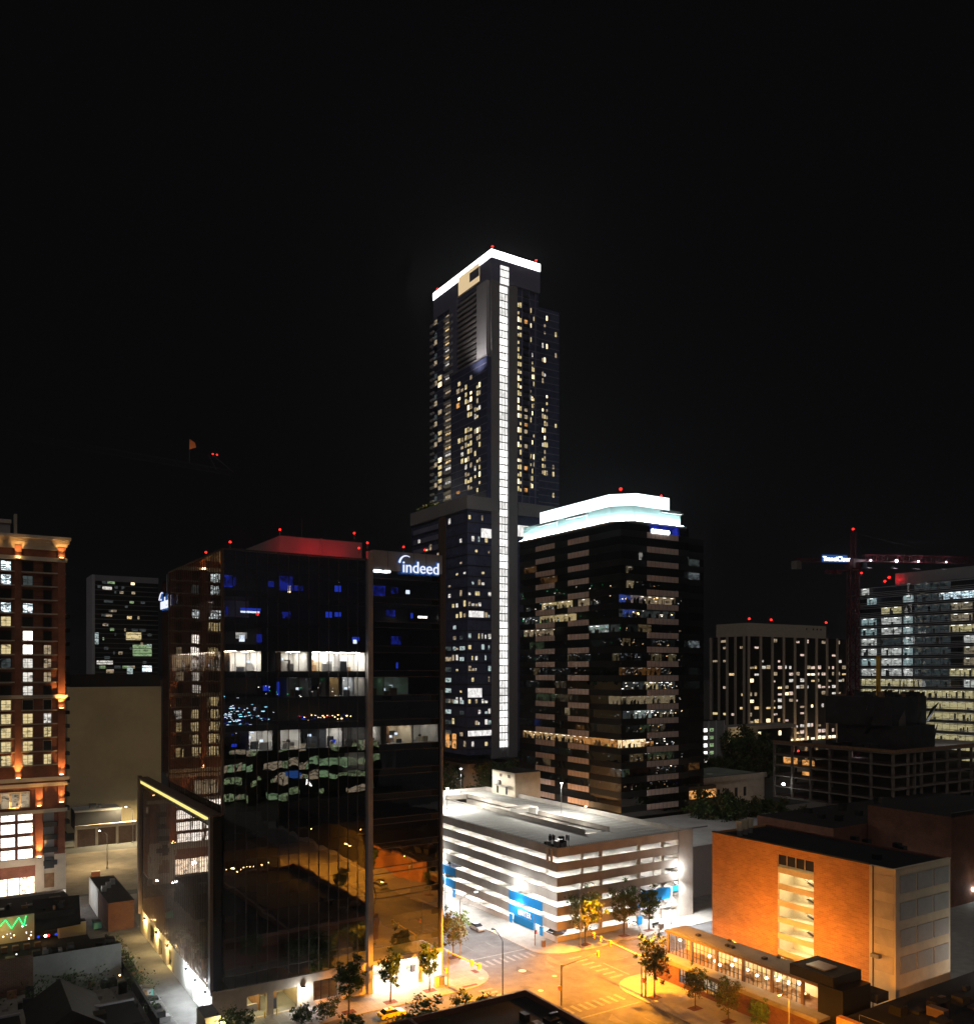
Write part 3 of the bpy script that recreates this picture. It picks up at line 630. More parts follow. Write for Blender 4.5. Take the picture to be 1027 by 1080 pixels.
b = MB(O); b.box(GX1-.4, GX1, GY0+.5, GY1, 0, LVS[6]+1.2, 'concrete'); b.box(GX0+8, GX1, GY1-.4, GY1, 0, LVS[6]+1.1, 'concrete'); b.box(126.8, 127.2, 158, 226, 0, LVS[6]-.4, 'white_wall'); b.box(GX0+13, GX1, 157, 157.3, .2, LVS[6]-.4, 'white_wall')
b.box(SX1, GX1, GY0-.35, GY0+.6, 0, LVS[6]+1.5, 'concrete'); b.box(SX1-6, SX1-5.7, GY0+2, GY0+6, 0, 15, 'white_wall'); b.done('end_wall', T)
b = MB(O)
for z in LVS[:6]:
    for y in [GY0+4+i*8.1 for i in range(11)]: b.box(GX0+3.2, GX0+3.5, y, y+2.9, z+2.55, z+2.65, 'em_garage')
    for x in [GX0+5+i*6 for i in range(6)]: b.box(x, x+2, GY0+3.2, GY0+3.5, z+2.55, z+2.65, 'em_garage')
b.done('ceiling_light', T)
# flood lamps over the entrances
for (x, y, zz, ax) in ((GX0-.55, GA(549), LVS[2]+2.75, 'w'), (GX0-.55, yf+7, LVS[2]+2.9, 'w'), (SX1-.5, GY0-.7, LVS[3]+1.5, 's')):
    bb = MB(O)
    bb.box(x-.2, x+.4, y-.3, y+.3, zz-.05, zz+.25, 'grey_metal'); bb.box(x-.17, x+.17, y-.2, y+.2, zz-.12, zz-.055, 'em_lampwhite'); bb.done('flood_lamp', T)
    light('flood_bulb', 'POINT', (x-.9, y, zz+.5) if ax == 'w' else (x, y-.9, zz+.4), 1500, (.95, .98, 1), T, .3)
    light('flood_bulb', 'SPOT', (x-1.0, y, zz-.2) if ax == 'w' else (x, y-1.0, zz-.2), 15000, (.95, .98, 1), T, .12, 140, .5, (-.7, 0, -1) if ax == 'w' else (0, -.7, -1))
# roof fence of fine spikes
b = MB(O)
for i in range(150): y = GY0+.15+i*.6; b.box(GX0+.08, GX0+.2, y, y+.08, LVS[6]+1.2, LVS[6]+1.55, 'mullion_dark')
for i in range(58): x = GX0+.3+i*.6; b.box(x, x+.08, GY0+.08, GY0+.2, LVS[6]+1.2, LVS[6]+1.55, 'mullion_dark')
b.done('parapet_spikes', T)
# stair tower on the roof
b = MB(O); zz = LVS[6]; sx0, sx1, sy0, sy1 = GX1-1.5, GX1+8, 213.5, 226
b.box(sx0, sx1, sy0, sy1, zz-4, zz+7.4, 'cornice', 'dark_roof'); b.box(sx0, sx1, sy0-.1, sy0, zz-4, zz+7.3, 'stone'); b.done('stair_tower', T)
b = MB(O)
for y in (217.5, 222.5): b.box(sx0-.1, sx0, y, y+.9, zz+.4, zz+2.6, 'black_metal')
b.done('stair_door', T)
b = MB(O)
for y in (216, 220.6): b.box(sx0-.1, sx0, y, y+1.2, zz+5.6, zz+6.6, 'bronze')
b.done('stair_vent', T)
b = MB(O); b.box(sx0-1.5, sx0, 215, 223.5, zz+3.0, zz+3.2, 'concrete'); b.box(sx0-.8, sx0-.3, 220.8, 222, zz+3.2, zz+4.6, 'grey_metal'); b.done('stair_canopy', T)
# roof lamp posts
def roof_lamp(x, y, h, side, label):
    t = thing('roof_lamp_post', (x, y, zz), label, 'lamp post', 'lamp posts on the garage roof')
    b = MB((x, y, zz)); b.cyl((x, y, zz), (x, y, zz+h), .09, .06, 'grey_metal', 8); b.box(x-.25, x+.25, y-.25, y+.25, zz+.005, zz+.5, 'concrete'); b.done('pole', t)
    b = MB((x, y, zz)); b.box(x-.45, x+.45, y-.2, y+.2, zz+h, zz+h+.18, 'grey_metal'); b.box(x-.4, x+.4, y-.17, y+.17, zz+h-.05, zz+h-.005, 'em_lampwhite'); b.done('lamp_head', t)
    light('bulb', 'SPOT', (x, y, zz+h-.2), 28000, (1, .985, .93), t, .25, 174, .15, (0, 0, -1))
roof_lamp(*W(486, 262), 8.5, 1, 'tall lamp post at the far left of the garage roof')
roof_lamp(*W(592, 224), 9.0, 1, 'lamp post in the middle of the garage roof beside the ramp wall')
roof_lamp(118, 205, 6.0, 1, 'low lamp post on the near edge side of the garage roof')
# telecom gear on the near roof corner
t = thing('rooftop_machinery', (112.5, 147.5, zz), 'black cluster of ducts and antennas on the near corner of the garage roof', 'machinery'); b = MB(t.location)
for i in range(16):
    x, y = 110.2+R.random()*4.6, 145.2+R.random()*4.4; b.box(x, x+R.uniform(.4, 1.3), y, y+R.uniform(.4, 1.3), zz+.01, zz+R.uniform(.8, 2.2), R.choice(('black_metal', 'dark_roof', 'grey_metal')))
b.done('cabinets', t); b = MB(t.location)
for i in range(7):
    x, y = 109.6+R.random()*5, 145+R.random()*5; b.cyl((x, y, zz+.01), (x, y, zz+R.uniform(2.2, 3.4)), .05, .05, 'black_metal', 5); b.box(x-.15, x+.15, y-.12, y+.12, zz+1.8, zz+2.9, 'black_metal')
b.done('antennas', t)
t = thing('bracket_sign', (GX0-.2, GY0+2.3, 16), 'pale bracket shaped like an H fixed at the garage corner', 'sign'); b = MB(t.location)
for y in (GY0+1.4, GY0+2.9): b.box(GX0-.5, GX0-.02, y, y+.3, LVS[6]-2.1, LVS[6]+.9, 'cornice')
b.box(GX0-.4, GX0-.05, GY0+1.7, GY0+2.9, LVS[6]-.8, LVS[6]-.5, 'cornice'); b.done('frame', t)

# ================================================================ low white-roofed block behind the garage
u0, v0 = 149.5, 152.5
T = thing('low_block', (u0, v0, 0), 'low windowless grey block with a pale flat roof behind the garage', 'building'); O = T.location
b = MB(O); b.box(u0, 226, v0, 191, 0, 12.4, 'grey_panel', 'roof_white'); b.done('wall', T)
b = MB(O); b.box(u0, 226, v0-.1, v0+.25, 12.4, 12.9, 'grey_panel'); b.box(u0, 185, 172, 172.3, 12.4, 12.75, 'grey_panel'); b.done('coping', T)
b = MB(O); b.box(164, 167, 168.5, 170.5, 12.4, 13.9, 'grey_metal'); b.done('roof_unit', T)
# ================================================================ brick car-park building on the right
bk = .893
bu, bv = W(945, (57*900/(1038-708))*bk); bv2 = aV(bu, 751); bu2 = aU(bv, 1002); bz = Z(918, dep(bu, bv))
T = thing('brick_building', (bu, bv, 0), 'orange lit windowless brick building with an open stair strip up its middle', 'building'); O = T.location
yA, yB, yC = aV(bu, 820), aV(bu, 858), aV(bu, 917)     # strip of openings, then the pale corner
b = MB(O); b.box(bu, bu+.5, yA, bv2, 0, bz, 'brick_orange'); b.box(bu, bu+.5, yC, yB, 0, bz, 'brick_orange'); b.box(bu, bu+.5, yB, yA, bz-1.6, bz, 'brick_orange')
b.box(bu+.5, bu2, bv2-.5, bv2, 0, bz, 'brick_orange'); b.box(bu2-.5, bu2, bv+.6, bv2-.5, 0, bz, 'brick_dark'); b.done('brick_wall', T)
b = MB(O); b.box(bu+.1, bu2-.3, bv+.3, bv2-.3, bz-.7, bz-.35, 'dark_roof'); b.done('roof', T)
b = MB(O); b.box(bu-.12, bu+.55, yC, bv2+.05, bz, bz+.15, 'black_metal'); b.box(bu-.1, bu2+.05, bv-.1, bv+.4, bz+.001, bz+.16, 'cream'); b.done('coping', T)
b = MB(O); b.box(bu-.15, bu+.5, bv, yC, 0, bz, 'cream')
fq = lambda s, t, z: (s, bv-.06+t, z)
cols = [bu+.8+(bu2-bu-1.2)*i/3 for i in range(4)]
holes_z = [(bz-4.4*i-4.0, bz-4.4*i-1.2) for i in range(4)]
for za, zb in holes_z:
    pass
b.box(bu+.5, bu2, bv, bv+.5, 0, bz, 'cream'); b.done('pale_corner', T)
for za, zb in holes_z:
    for i in range(3):
        p = MB(O); p.box(cols[i]+.25, cols[i+1]-.25, bv-.09, bv-.004, za, zb, 'panel_pale'); p.done('louvre_panel', T)
b = MB(O)
for za, zb in holes_z: b.box(bu-.22, bu-.152, bv+.3, yC-.9, za, zb, 'stone')
b.box(bu-.3, bu-.16, yC-.8, yC-.65, 0, bz, 'bronze'); b.done('corner_panels', T)
b = MB(O); b.box(bu-1.1, bu-.16, yC-2.3, yC-.8, 9.6, 10.2, 'grey_metal'); b.done('wall_unit', T)
zs = [bz-1.6-3.05*i for i in range(7)]
b = MB(O); b.box(bu+4.5, bu+4.8, yB, yA, 0, bz-1.6, 'cream'); b.box(bu+.5, bu+4.5, yB-.3, yB, 0, bz-1.6, 'cream'); b.box(bu+.5, bu+4.5, yA, yA+.3, 0, bz-1.6, 'cream'); b.done('stair_wall', T)
for i, z in enumerate(zs[1:]):
    b = MB(O); b.box(bu+.05, bu+.3, yB, yA, z-.35, z+.75, 'cream'); b.box(bu+.3, bu+4.5, yB, yA, z-.33, z-.08, 'cream'); b.done('landing', T)
    if i < 5:
        b = MB(O); b.face([(bu+3.6, yB+1, z), (bu+4.3, yB+1, z), (bu+4.3, (yA+yB)/2+.4, z+1.0), (bu+3.6, (yA+yB)/2+.4, z+1.0)], 'black_metal'); b.box(bu+3.5, bu+3.6, yB+.9, yB+1.2, z, z+1.9, 'black_metal')
        b.cyl((bu+3.5, yB+1, z+.9), (bu+3.5, (yA+yB)/2+.4, z+1.5), .15, .15, 'bronze', 5); b.done('stair_flight', T)
    light('stair_bulb', 'POINT', (bu+1.9, (yA+yB)/2, z+2.3 if z+2.3 < bz-1.8 else z-.6), 900 if i > 0 else 200, (1, .84, .5), T, .2)
b = MB(O); z = zs[0]-1.9
for i in range(5): y = yB+(yA-yB)*i/4; b.box(bu+.06, bu+.2, y-.05, y+.05, z, zs[0], 'cream')
b.face([(bu+.35, yB, z), (bu+.35, yA, z), (bu+.35, yA, zs[0]), (bu+.35, yB, zs[0])], 'black_panel'); b.done('top_window', T)
for i, (dx, dy) in enumerate(((2.8, 4.6), (5.0, 4.0), (7.2, 3.4))):
    t = thing('roof_vent', (bu+dx, bv2-dy, bz-.35), ('leftmost', 'middle', 'rightmost')[i]+' of the three tan vent stacks on the brick building roof', 'vent stack', 'vent stacks on the brick building'); b = MB(t.location); p = t.location
    b.cyl(p, p+Vector((0, 0, 1.1)), .55, .55, 'grey_metal', 12); b.done('neck', t); b = MB(t.location); b.cyl(p+Vector((0, 0, 1.1)), p+Vector((0, 0, 2.9)), .66, .66, 'cream', 14); b.done('hood', t)
b = MB(O)
for i in range(5): x, y = bu+4+R.random()*16, bv+5+R.random()*20; b.box(x, x+1.2, y, y+1.2, bz-.35, bz+.5, 'dark_roof')
b.done('roof_unit', T)
# ================================================================ glass pavilion in front of it
px0, px1, py0, py1 = 115.4, 120.6, 83.0, 117.4
T = thing('glass_pavilion', (px0, py0, 0), 'long low glass pavilion with hanging lamps in front of the brick building', 'building'); O = T.location
b = MB(O); b.box(px0-.4, px1, py0-.3, py1+.3, 7.75, 8.15, 'bronze', 'roof_grey'); b.box(px0+.2, px1-.3, py0+1, py1-.4, 8.15, 8.22, 'roof_grey')
for y in (90, 96, 103, 104, 111): b.box(px0+1.5, px0+2.3, y, y+.7, 8.22, 8.6, 'black_metal')
b.done('roof', T)
b = MB(O); b.box(px1-.4, px1, py0, py1, 0, 7.75, 'cream'); b.box(px0, px1-.4, py0-.2, py0, 0, 7.75, 'bronze'); b.box(px0, px1-.4, py0, py1, 3.55, 3.75, 'wood'); b.done('back_wall', T)
b = MB(O); b.box(px0-3.6, px0, py0-1, py1+.2, 3.5, 3.95, 'concrete_raw', 'roof_grey'); b.box(px0-3.6, px0-3.3, py0-1, py1+.2, 3.95, 4.2, 'concrete_raw'); b.done('terrace', T)
b = MB(O); b.box(px0-3.4, px0-3.1, py1-6.5, py1+.1, 0, 3.5, 'brick_dark'); b.box(px0-3.4, px0-3.1, py0-1, py1-18, 0, 3.5, 'brick_dark'); b.box(px0-3.4, px0-3.1, py1-18, py1-6.5, 0, .9, 'brick_dark'); b.box(px0-3.4, px0-.1, py1-.2, py1+.1, 0, 3.5, 'brick_dark'); b.done('lower_wall', T)
b = MB(O)
for i in range(15): y = py1-18+i*11.5/14; b.box(px0-3.3, px0-3.2, y-.04, y+.04, .9, 3.5, 'black_metal')
b.box(px0-3.3, px0-3.2, py1-18, py1-6.5, 2.2, 2.28, 'black_metal'); b.box(px0-1.2, px0-1.0, py1-18, py1-6.5, .9, 3.4, 'lit_dim'); b.done('lower_window', T)
yy = py0+1.4; nbay = 5
bay = [py1-.2-(py1-.2-yy-3)*i/nbay for i in range(nbay+1)]
for i in range(nbay):
    y1_, y0_ = bay[i]-.25, bay[i+1]+.25
    b = MB(O); b.face([(px0+.1, y0_, 3.95), (px0+.1, y1_, 3.95), (px0+.1, y1_, 7.75), (px0+.1, y0_, 7.75)], 'glass_clear'); o = b.done('window', T)
    b = MB(O)
    for j in range(7): y = y0_+(y1_-y0_)*j/6; b.box(px0+.05, px0+.17, y-.035, y+.035, 3.95, 7.75, 'black_metal')
    for z in (4.9, 6.6): b.box(px0+.05, px0+.15, y0_, y1_, z-.03, z+.03, 'black_metal')
    b.done('window_frame', o)
b = MB(O)
for y in bay: b.box(px0-.05, px0+.4, y-.25, y+.25, 3.9, 7.75, 'bronze')
b.done('post', T)
b = MB(O)
for j in range(7): x = px0+.4+(px1-px0-.9)*j/6; b.box(x-.03, x+.03, py1-.05, py1+.05, 3.9, 7.75, 'black_metal')
b.done('end_window', T)
for i in range(nbay):
    for j in range(4 if i else 1):
        y = bay[i]-1.1-j*1.5+R.uniform(-.3, .3); x = px0+R.uniform(.9, 3.8); z = R.uniform(4.6, 6.8)
        b = MB(O); b.ball((x, y, z), .25, 'em_pend', 8, 5); b.cyl((x, y, z+.2), (x, y, 7.7), .02, .02, 'black_metal', 4); b.done('pendant_lamp', T)
for i in range(nbay): light('pendant_bulb', 'POINT', (px0+2.4, (bay[i]+bay[i+1])/2, 6.4), 750 if i else 350, (1, .85, .55), T, .3)
for y in (aV(124, 880), aV(124, 838), aV(124, 786)):
    b = MB(O); b.box(px1-1.0, px1-.6, y-.3, y+.3, 8.23, 8.55, 'black_metal'); b.box(px1-.598, px1-.58, y-.25, y+.25, 8.27, 8.5, 'em_bulb'); b.done('flood_lamp', T)
    light('flood_bulb', 'SPOT', (px1-.5, y, 8.45), 9000, (1, .38, .05), T, .2, 165, .5, (1, 0, .55))
b = MB(O)
for i in range(14): y = py0+3+R.random()*27; b.box(px0+R.uniform(1, 3), px0+R.uniform(3.1, 4.2), y, y+1, 3.75, 4.5, 'wood')
b.done('table', T)
b = MB(O); b.box(px0-.6, px0+8, py0-3.4, py0+6.8, 0, 3.4, 'black_panel'); b.box(px0-.45, px0+6.5, py0-3.2, py0+1.2, 3.4, 8.4, 'black_panel'); b.box(px0-.2, px0+6.8, py0-1.4, py0+6.6, 8.2, 9.9, 'black_panel', 'dark_roof')
b.box(px0+1.2, px0+4.4, py0+1.2, py0+4.6, 9.9, 10.1, 'grey_metal'); b.done('dark_stair_block', T)

# ================================================================ banded black office tower with the glowing crown
gu, gv = W(655, 255)
gv2 = aV(gu, 548); gu2 = aU(gv, 726); gu3 = aU(gv+2, 742)
T = thing('crowned_office_tower', (gu, gv, 0), 'black office tower with pink granite bands and a glowing white crown', 'building'); O = T.location
GT = Z(549, dep(gu, gv)); PT = 4.38; NF = 21
b = MB(O); b.box(gu+1.6, gu2-.3, gv+1.6, gv2, 0, GT-.2, 'black_panel', 'dark_roof'); b.box(gu2-.3, gu3-.2, gv+3.4, gv2, 0, GT-4, 'black_panel', 'dark_roof'); b.done('core', T)
cw = [(aV(gu, 585), aV(gu, 565)), (aV(gu, 621), aV(gu, 599))]
cso = [(aU(gv, 682), aU(gv, 715))]
for i in range(NF):
    z = GT-PT*(i+1)
    pane_band('window_band', (gu, gv2), (gu, gv), z+1.9, z+PT, 1.6, 'glass_black' if i not in (4, 5, 6, 7, 15) else 'glass_dark', T, (-1, 0), .004, O)
    pane_band('window_band', (gu, gv), (gu2, gv), z+1.9, z+PT, 1.6, 'glass_black' if i not in (5, 6, 11, 15, 13) else 'glass_dark', T, (0, -1), .004, O)
    b = MB(O); b.box(gu-.05, gu+.3, gv, gv2, z, z+1.9, 'black_panel'); b.box(gu+.3, gu2, gv-.05, gv+.3, z, z+1.9, 'black_panel'); b.box(gu2, gu3, gv+2, gv+2.3, z, z+1.9, 'black_panel'); b.done('spandrel', T)
    b = MB(O)
    for a, c in cw:
        b.box(gu-.14, gu-.055, a, c, z+.1, z+1.85, 'granite')
        for q in range(1, 6): b.box(gu-.146, gu-.141, a+(c-a)*q/6-.04, a+(c-a)*q/6+.04, z+.1, z+1.85, 'black_metal')
    for a, c in cso:
        b.box(a, c, gv-.14, gv-.055, z+.1, z+1.85, 'granite')
        for q in range(1, 8): b.box(a+(c-a)*q/8-.04, a+(c-a)*q/8+.04, gv-.146, gv-.141, z+.1, z+1.85, 'black_metal')
    b.done('granite_band', T)
b = MB(O); pane = [GT-PT*i for i in range(2, NF)]
for z in pane: b.face([(gu2, gv+2.1, z+1.9), (gu3, gv+2.1, z+1.9), (gu3, gv+2.1, z+PT), (gu2, gv+2.1, z+PT)], 'glass_black')
b.done('recessed_window', T)
# lit floors: (row, face, from px, to px, material)
Ys = lambda p: aV(gu, p); Xs = lambda p: aU(gv, p)
def litstrip(row, face, p0, p1, m, dz0=1.9, dz1=4.3):
    b = MB(O); z = GT-PT*(row+1)
    R2 = random.Random(row*7+p0)
    if face == 'W':
        a, c = sorted((Ys(p0), Ys(p1))); n = max(1, int((c-a)/3)); fr = lambda s, zz, t: (gu+t, s, zz)
    else:
        a, c = sorted((Xs(p0), Xs(p1))); n = max(1, int((c-a)/3)); fr = lambda s, zz, t: (s, gv+t, zz)
    bg_ = 'lit_faint' if m == 'lit_glint' else m
    b.face([fr(a, z+dz0, 1.4), fr(c, z+dz0, 1.4), fr(c, z+dz1, 1.4), fr(a, z+dz1, 1.4)], bg_)
    for i in range(n*2):
        s = R2.uniform(a, c-.5); w_ = R2.uniform(.2, 1.2); b.face([fr(s, z+dz0, 1.0), fr(s+w_, z+dz0, 1.0), fr(s+w_, z+dz0+R2.uniform(.5, 2.2), 1.0), fr(s, z+dz0+R2.uniform(.5, 1.5), 1.0)], R2.choice(('black_panel', 'wood', 'cream')))
    if m == 'lit_glint':
        for i in range(n*3):
            s = R2.uniform(a, c-.4); zz_ = z+dz1-R2.choice((.4, .45, .9, 1.4)); w_ = R2.uniform(.15, .9); b.face([fr(s, zz_, 1.2), fr(s+w_, zz_, 1.2), fr(s+w_, zz_+R2.uniform(.08, .25), 1.2), fr(s, zz_+.12, 1.2)], R2.choice(('em_c3', 'em_c2', 'em_screen')))
    for i in range(n):
        s = a+(c-a)*(i+.5)/n
        if R2.random() < .75 and m in ('lit_warm2', 'lit_amber', 'lit_yellow', 'lit_white', 'lit_cool', 'lit_dim'): b.face([fr(s-.6, z+dz1-.35, 1.2), fr(s+.6, z+dz1-.35, 1.2), fr(s+.6, z+dz1-.22, 1.2), fr(s-.6, z+dz1-.22, 1.2)], 'em_c2' if m not in ('lit_cool',) else 'em_c3')
    b.build('lit_window', T)
for row, face, p0, p1, m in ((2, 'W', 549, 562, 'lit_amber'), (3, 'W', 566, 584, 'lit_amber'), (5, 'W', 568, 600, 'lit_yellow'), (6, 'W', 566, 604, 'lit_yellow'), (5, 'W', 606, 618, 'lit_dim'), (6, 'W', 549, 566, 'lit_glint'), (7, 'W', 549, 580, 'lit_dim'), (7, 'W', 617, 638, 'lit_cool'),
        (8, 'W', 555, 570, 'lit_green'), (9, 'W', 552, 575, 'lit_glint'), (9, 'W', 596, 620, 'lit_glint'), (10, 'W', 556, 598, 'lit_glint'), (11, 'W', 552, 566, 'lit_glint'), (12, 'W', 580, 600, 'lit_dim'), (14, 'W', 560, 566, 'lit_blue'), (15, 'W', 548, 653, 'lit_amber'), (14, 'W', 622, 650, 'lit_faint'), (15, 'W', 549, 600, 'lit_warm'),
        (16, 'W', 566, 600, 'lit_faint'), (17, 'W', 640, 654, 'lit_cool'), (18, 'W', 600, 640, 'lit_faint'), (13, 'W', 592, 597, 'lit_warm2'), (12, 'W', 638, 653, 'lit_warm2'),
        (3, 'S', 664, 670, 'lit_warm2'), (2, 'S', 677, 681, 'lit_bright'), (4, 'S', 664, 672, 'lit_warm2'), (5, 'S', 656, 682, 'lit_blue'), (6, 'S', 656, 715, 'lit_faint'), (5, 'S', 668, 715, 'lit_dim'), (6, 'S', 660, 674, 'lit_blue'), (7, 'S', 676, 690, 'lit_warm'), (8, 'S', 690, 715, 'lit_glint'), (9, 'S', 656, 680, 'lit_glint'), (8, 'S', 660, 668, 'lit_warm'),
        (10, 'S', 656, 700, 'lit_amber'), (11, 'S', 660, 715, 'lit_glint'), (12, 'S', 655, 715, 'lit_warm2'), (13, 'S', 660, 715, 'lit_glint'), (13, 'S', 672, 690, 'lit_cool'), (15, 'S', 655, 684, 'lit_warm2'), (16, 'S', 686, 714, 'lit_green'), (14, 'S', 690, 700, 'lit_dim'), (17, 'S', 690, 715, 'lit_glint')):
    litstrip(row, face, p0, p1, m)
Rw = random.Random(31)
for row in range(3, 19):
    for face, lo, hi in (('W', 549, 650), ('S', 657, 716)):
        for q in range(Rw.choice((1, 1, 2, 2, 3) if 4 < row < 18 else (0, 1, 1))):
            p0 = Rw.uniform(lo, hi-5); p1 = min(hi, p0+Rw.uniform(3, 16)); litstrip(row, face, int(p0), p1, Rw.choice(('lit_glint', 'lit_glint', 'lit_dim', 'lit_faint', 'lit_yellow', 'lit_warm', 'lit_cool', 'lit_green', 'lit_amber') if row > 7 else ('lit_glint', 'lit_faint', 'lit_dim')), 1.9, Rw.choice((4.2, 4.2, 3.4)))
b = MB(O)
for row, m in ((2, 'lit_cool'), (3, 'lit_glint'), (8, 'lit_glint'), (10, 'lit_faint'), (11, 'lit_faint'), (17, 'lit_amber')):
    z = GT-PT*(row+1); b.face([(gu2+.3, gv+2.9, z+1.9), (gu3-1, gv+2.9, z+1.9), (gu3-1, gv+2.9, z+4.2), (gu2+.3, gv+2.9, z+4.2)], m)
b.done('lit_window', T)
b = MB(O)
for i in range(340):                                     # glowing bits paint reflected glints of other towers, plus desk lamps
    row = R.randrange(4, 19); z = GT-PT*(row+1)+1.9+R.uniform(.2, 2.2); ss = R.uniform(.06, .22)
    if R.random() < .5: y = R.uniform(gv, gv2); b.box(gu+.6, gu+.65, y, y+ss*R.uniform(1, 4), z, z+ss, R.choice(('em_screen', 'em_c2', 'em_c2', 'em_c5', 'em_green', 'em_cyanspark')))
    else: x = R.uniform(gu, gu2-2); b.box(x, x+ss*R.uniform(1, 4), gv+.6, gv+.65, z, z+ss, R.choice(('em_screen', 'em_c2', 'em_c2', 'em_c5', 'em_bulb', 'em_blue')))
b.done('office_lamps', T)
light('alley_bulb', 'POINT', (gu-7, gv+7, 11), 5200, (1, .5, .14), T, .4); light('alley_bulb', 'POINT', (gu-6, gv+24, 13), 2200, (1, .6, .3), T, .4)  # unseen amber fills added to warm the foot of the tower
# crown
def chamf(x0, x1, y0, y1, c): return [(x0, y0+c), (x0+c, y0), (x1-c*.6, y0), (x1, y0+c*.6), (x1, y1), (x0, y1)]
d0 = dep(gu, gv); zc1 = Z(531, d0); zc2 = Z(521.5, d0+8)
b = MB(O); b.prism(chamf(gu-1.2, gu2+1.0, gv-1.2, gv2-.6, 5.2), GT, GT+.3, 'fin_white'); b.done('crown_sill', T)
b = MB(O); b.prism(chamf(gu+.3, gu2-.2, gv+.3, gv2-2, 5), GT+.3, zc1, 'screen_cyan', 'fin_white'); b.done('crown_screen', T)
def strip_seg(p, q, n_):
    """linear floodlights along the crown sill, in lengths with small gaps"""
    L = math.dist(p, q); k = max(1, round(L/4.2)); d = ((q[0]-p[0])/L, (q[1]-p[1])/L)
    for i in range(k):
        a, c = L*i/k+.12, L*(i+1)/k-.12; A = (p[0]+d[0]*a, p[1]+d[1]*a); C = (p[0]+d[0]*c, p[1]+d[1]*c); o = (n_[0]*.34, n_[1]*.34); B_ = MB(O)
        B_.prism([A, C, (C[0]+o[0], C[1]+o[1]), (A[0]+o[0], A[1]+o[1])], GT+.31, GT+.46, 'em_floodstrip'); B_.build('crown_floodlight', T)
strip_seg((gu-.95, gv2-1.2), (gu-.95, gv+5.2), (.9, .0)); strip_seg((gu-.9, gv+4.6), (gu+4.6, gv-.9), (.6, .6)); strip_seg((gu+5.2, gv-.95), (gu2-3.2, gv-.95), (0, .9)); strip_seg((gu2-2.6, gv-.7), (gu2+.7, gv+2.4), (-.6, .6))
b = MB(O)  # fins added to throw wedge shadows on the crown screen
for y in (gv+15.5, gv+31): b.face([(gu+.28, y, zc1-.1), (gu-.75, y, zc1-.1), (gu+.28, y+1.4, GT+.4)], 'fin_white'); b.box(gu-.75, gu+.25, y, y+11, zc1-1.0, zc1-.6, 'fin_white')
b.box(gu+16, gu2-3, gv-.75, gv+.25, zc1-1.0, zc1-.6, 'fin_white'); b.done('crown_brace', T)
b = MB(O); b.prism(chamf(gu+2.2, gu2-2.6, gv+2.2, gv2-9, 6), zc1+.02, zc2, 'em_crown', 'fin_white'); b.prism(chamf(gu+2.0, gu2-1, gv+2, gv2-7, 6), zc1-.0, zc1+.25, 'fin_white'); b.done('upper_crown', T)
b = MB(O)
for x, y in ((gu+10, gv+12), (gu2-6, gv+9), (gu+14, gv2-14)): b.box(x, x+2, y, y+2, zc2, zc2+1.2, 'grey_metal')
b.done('roof_unit', T)
beacon((gu+9.5, gv+11, zc2+2.6), '', .5, T); beacon((gu2-4, gv+8, zc2+1.8), '', .3, T)
x = Xs(687)
b = MB(O); d_ = 3.0/ (12)
zt_ = GT-2.3
b.box(Xs(685), Xs(716), gv-.12, gv-.06, zt_-.6, zt_+2.2, 'em_bluedim'); b.done('sign_panel', T)
t = sign_text('cousoo', 2.9, 'sign_letters', 'em_sign', (Xs(685.5), gv-.35, zt_-.4), T, 'S', .1, sx=.92)
# ================================================================ tall residential tower with the white light strip
D = 340.; au, av = W(518.5, D)
a1 = aU(av, 568.8); a2 = aU(av+7, 589.5); aL = aV(au, 458); pu = aU(av, 493); pL = aV(pu, 434)
xs1, xs2, xs3, xs4 = aU(av, 526.6), aU(av, 536.2), aU(av, 545.5), aU(av, 527.4)
zt = Z(263, D); zcr = Z(294.5, D); zp = Z(525, dep(pu, av)); zb = 24.0
T = thing('residential_tower', (au, av, 0), 'tallest tower, slim and navy with a full height white light strip', 'skyscraper'); O = T.location
b = MB(O); b.box(au+.6, a1-.3, av+.6, aL-.3, zp-2, zcr+2, 'navy_panel'); b.box(a1-.4, a2, av+7, aL, zb, Z(309, D+8), 'navy_glass'); b.box(xs3+.2, a1-.2, av+.4, av+10, zb, zcr, 'navy_glass'); b.done('shaft', T)
b = MB(O); b.box(au-.4, a1, av-.4, aL+.3, zcr, zt-3.1, 'navy_panel', 'dark_roof'); b.done('crown_wall', T)
b = MB(O); b.box(au-.5, a1+.1, av-.5, aL+.4, zt-3.1, zt, 'em_band', 'fin_grey'); b.done('roof_edge_light', T)
beacon((au+1, av+1, zt+1.5), '', .45, T); beacon((a1-1, av+1, zt+1.5), '', .45, T); beacon((au+1, aL-1, zt+1.5), '', .45, T)
b = MB(O); b.box(au-.2, xs1, av-.2, av+8, zb-10, zcr, 'fin_grey'); b.box(xs2, xs3, av-.2, av+8, zb-10, zcr, 'fin_grey'); b.box(xs1, xs2, av+1.2, av+8, zb-10, zcr+1, 'fin_grey'); b.done('strip_fin', T)
n = 0; z = Z(789, D); fh = 3.0; ztop = Z(277, D); Rn = random.Random(3)
while z < ztop-1:
    b = MB(O); h = min(fh-.42, ztop-z)
    yy = av-.45 if z > zcr-2.5 else av+.55
    b.box(xs1+.15, xs2-.15, yy, yy+.1, z, z+h, Rn.choice(('em_strip', 'em_strip', 'em_strip', 'em_strip2', 'em_strip2', 'em_strip3')))
    b.done('stairwell_light', T); z += fh
b = MB(O); z = Z(789, D)
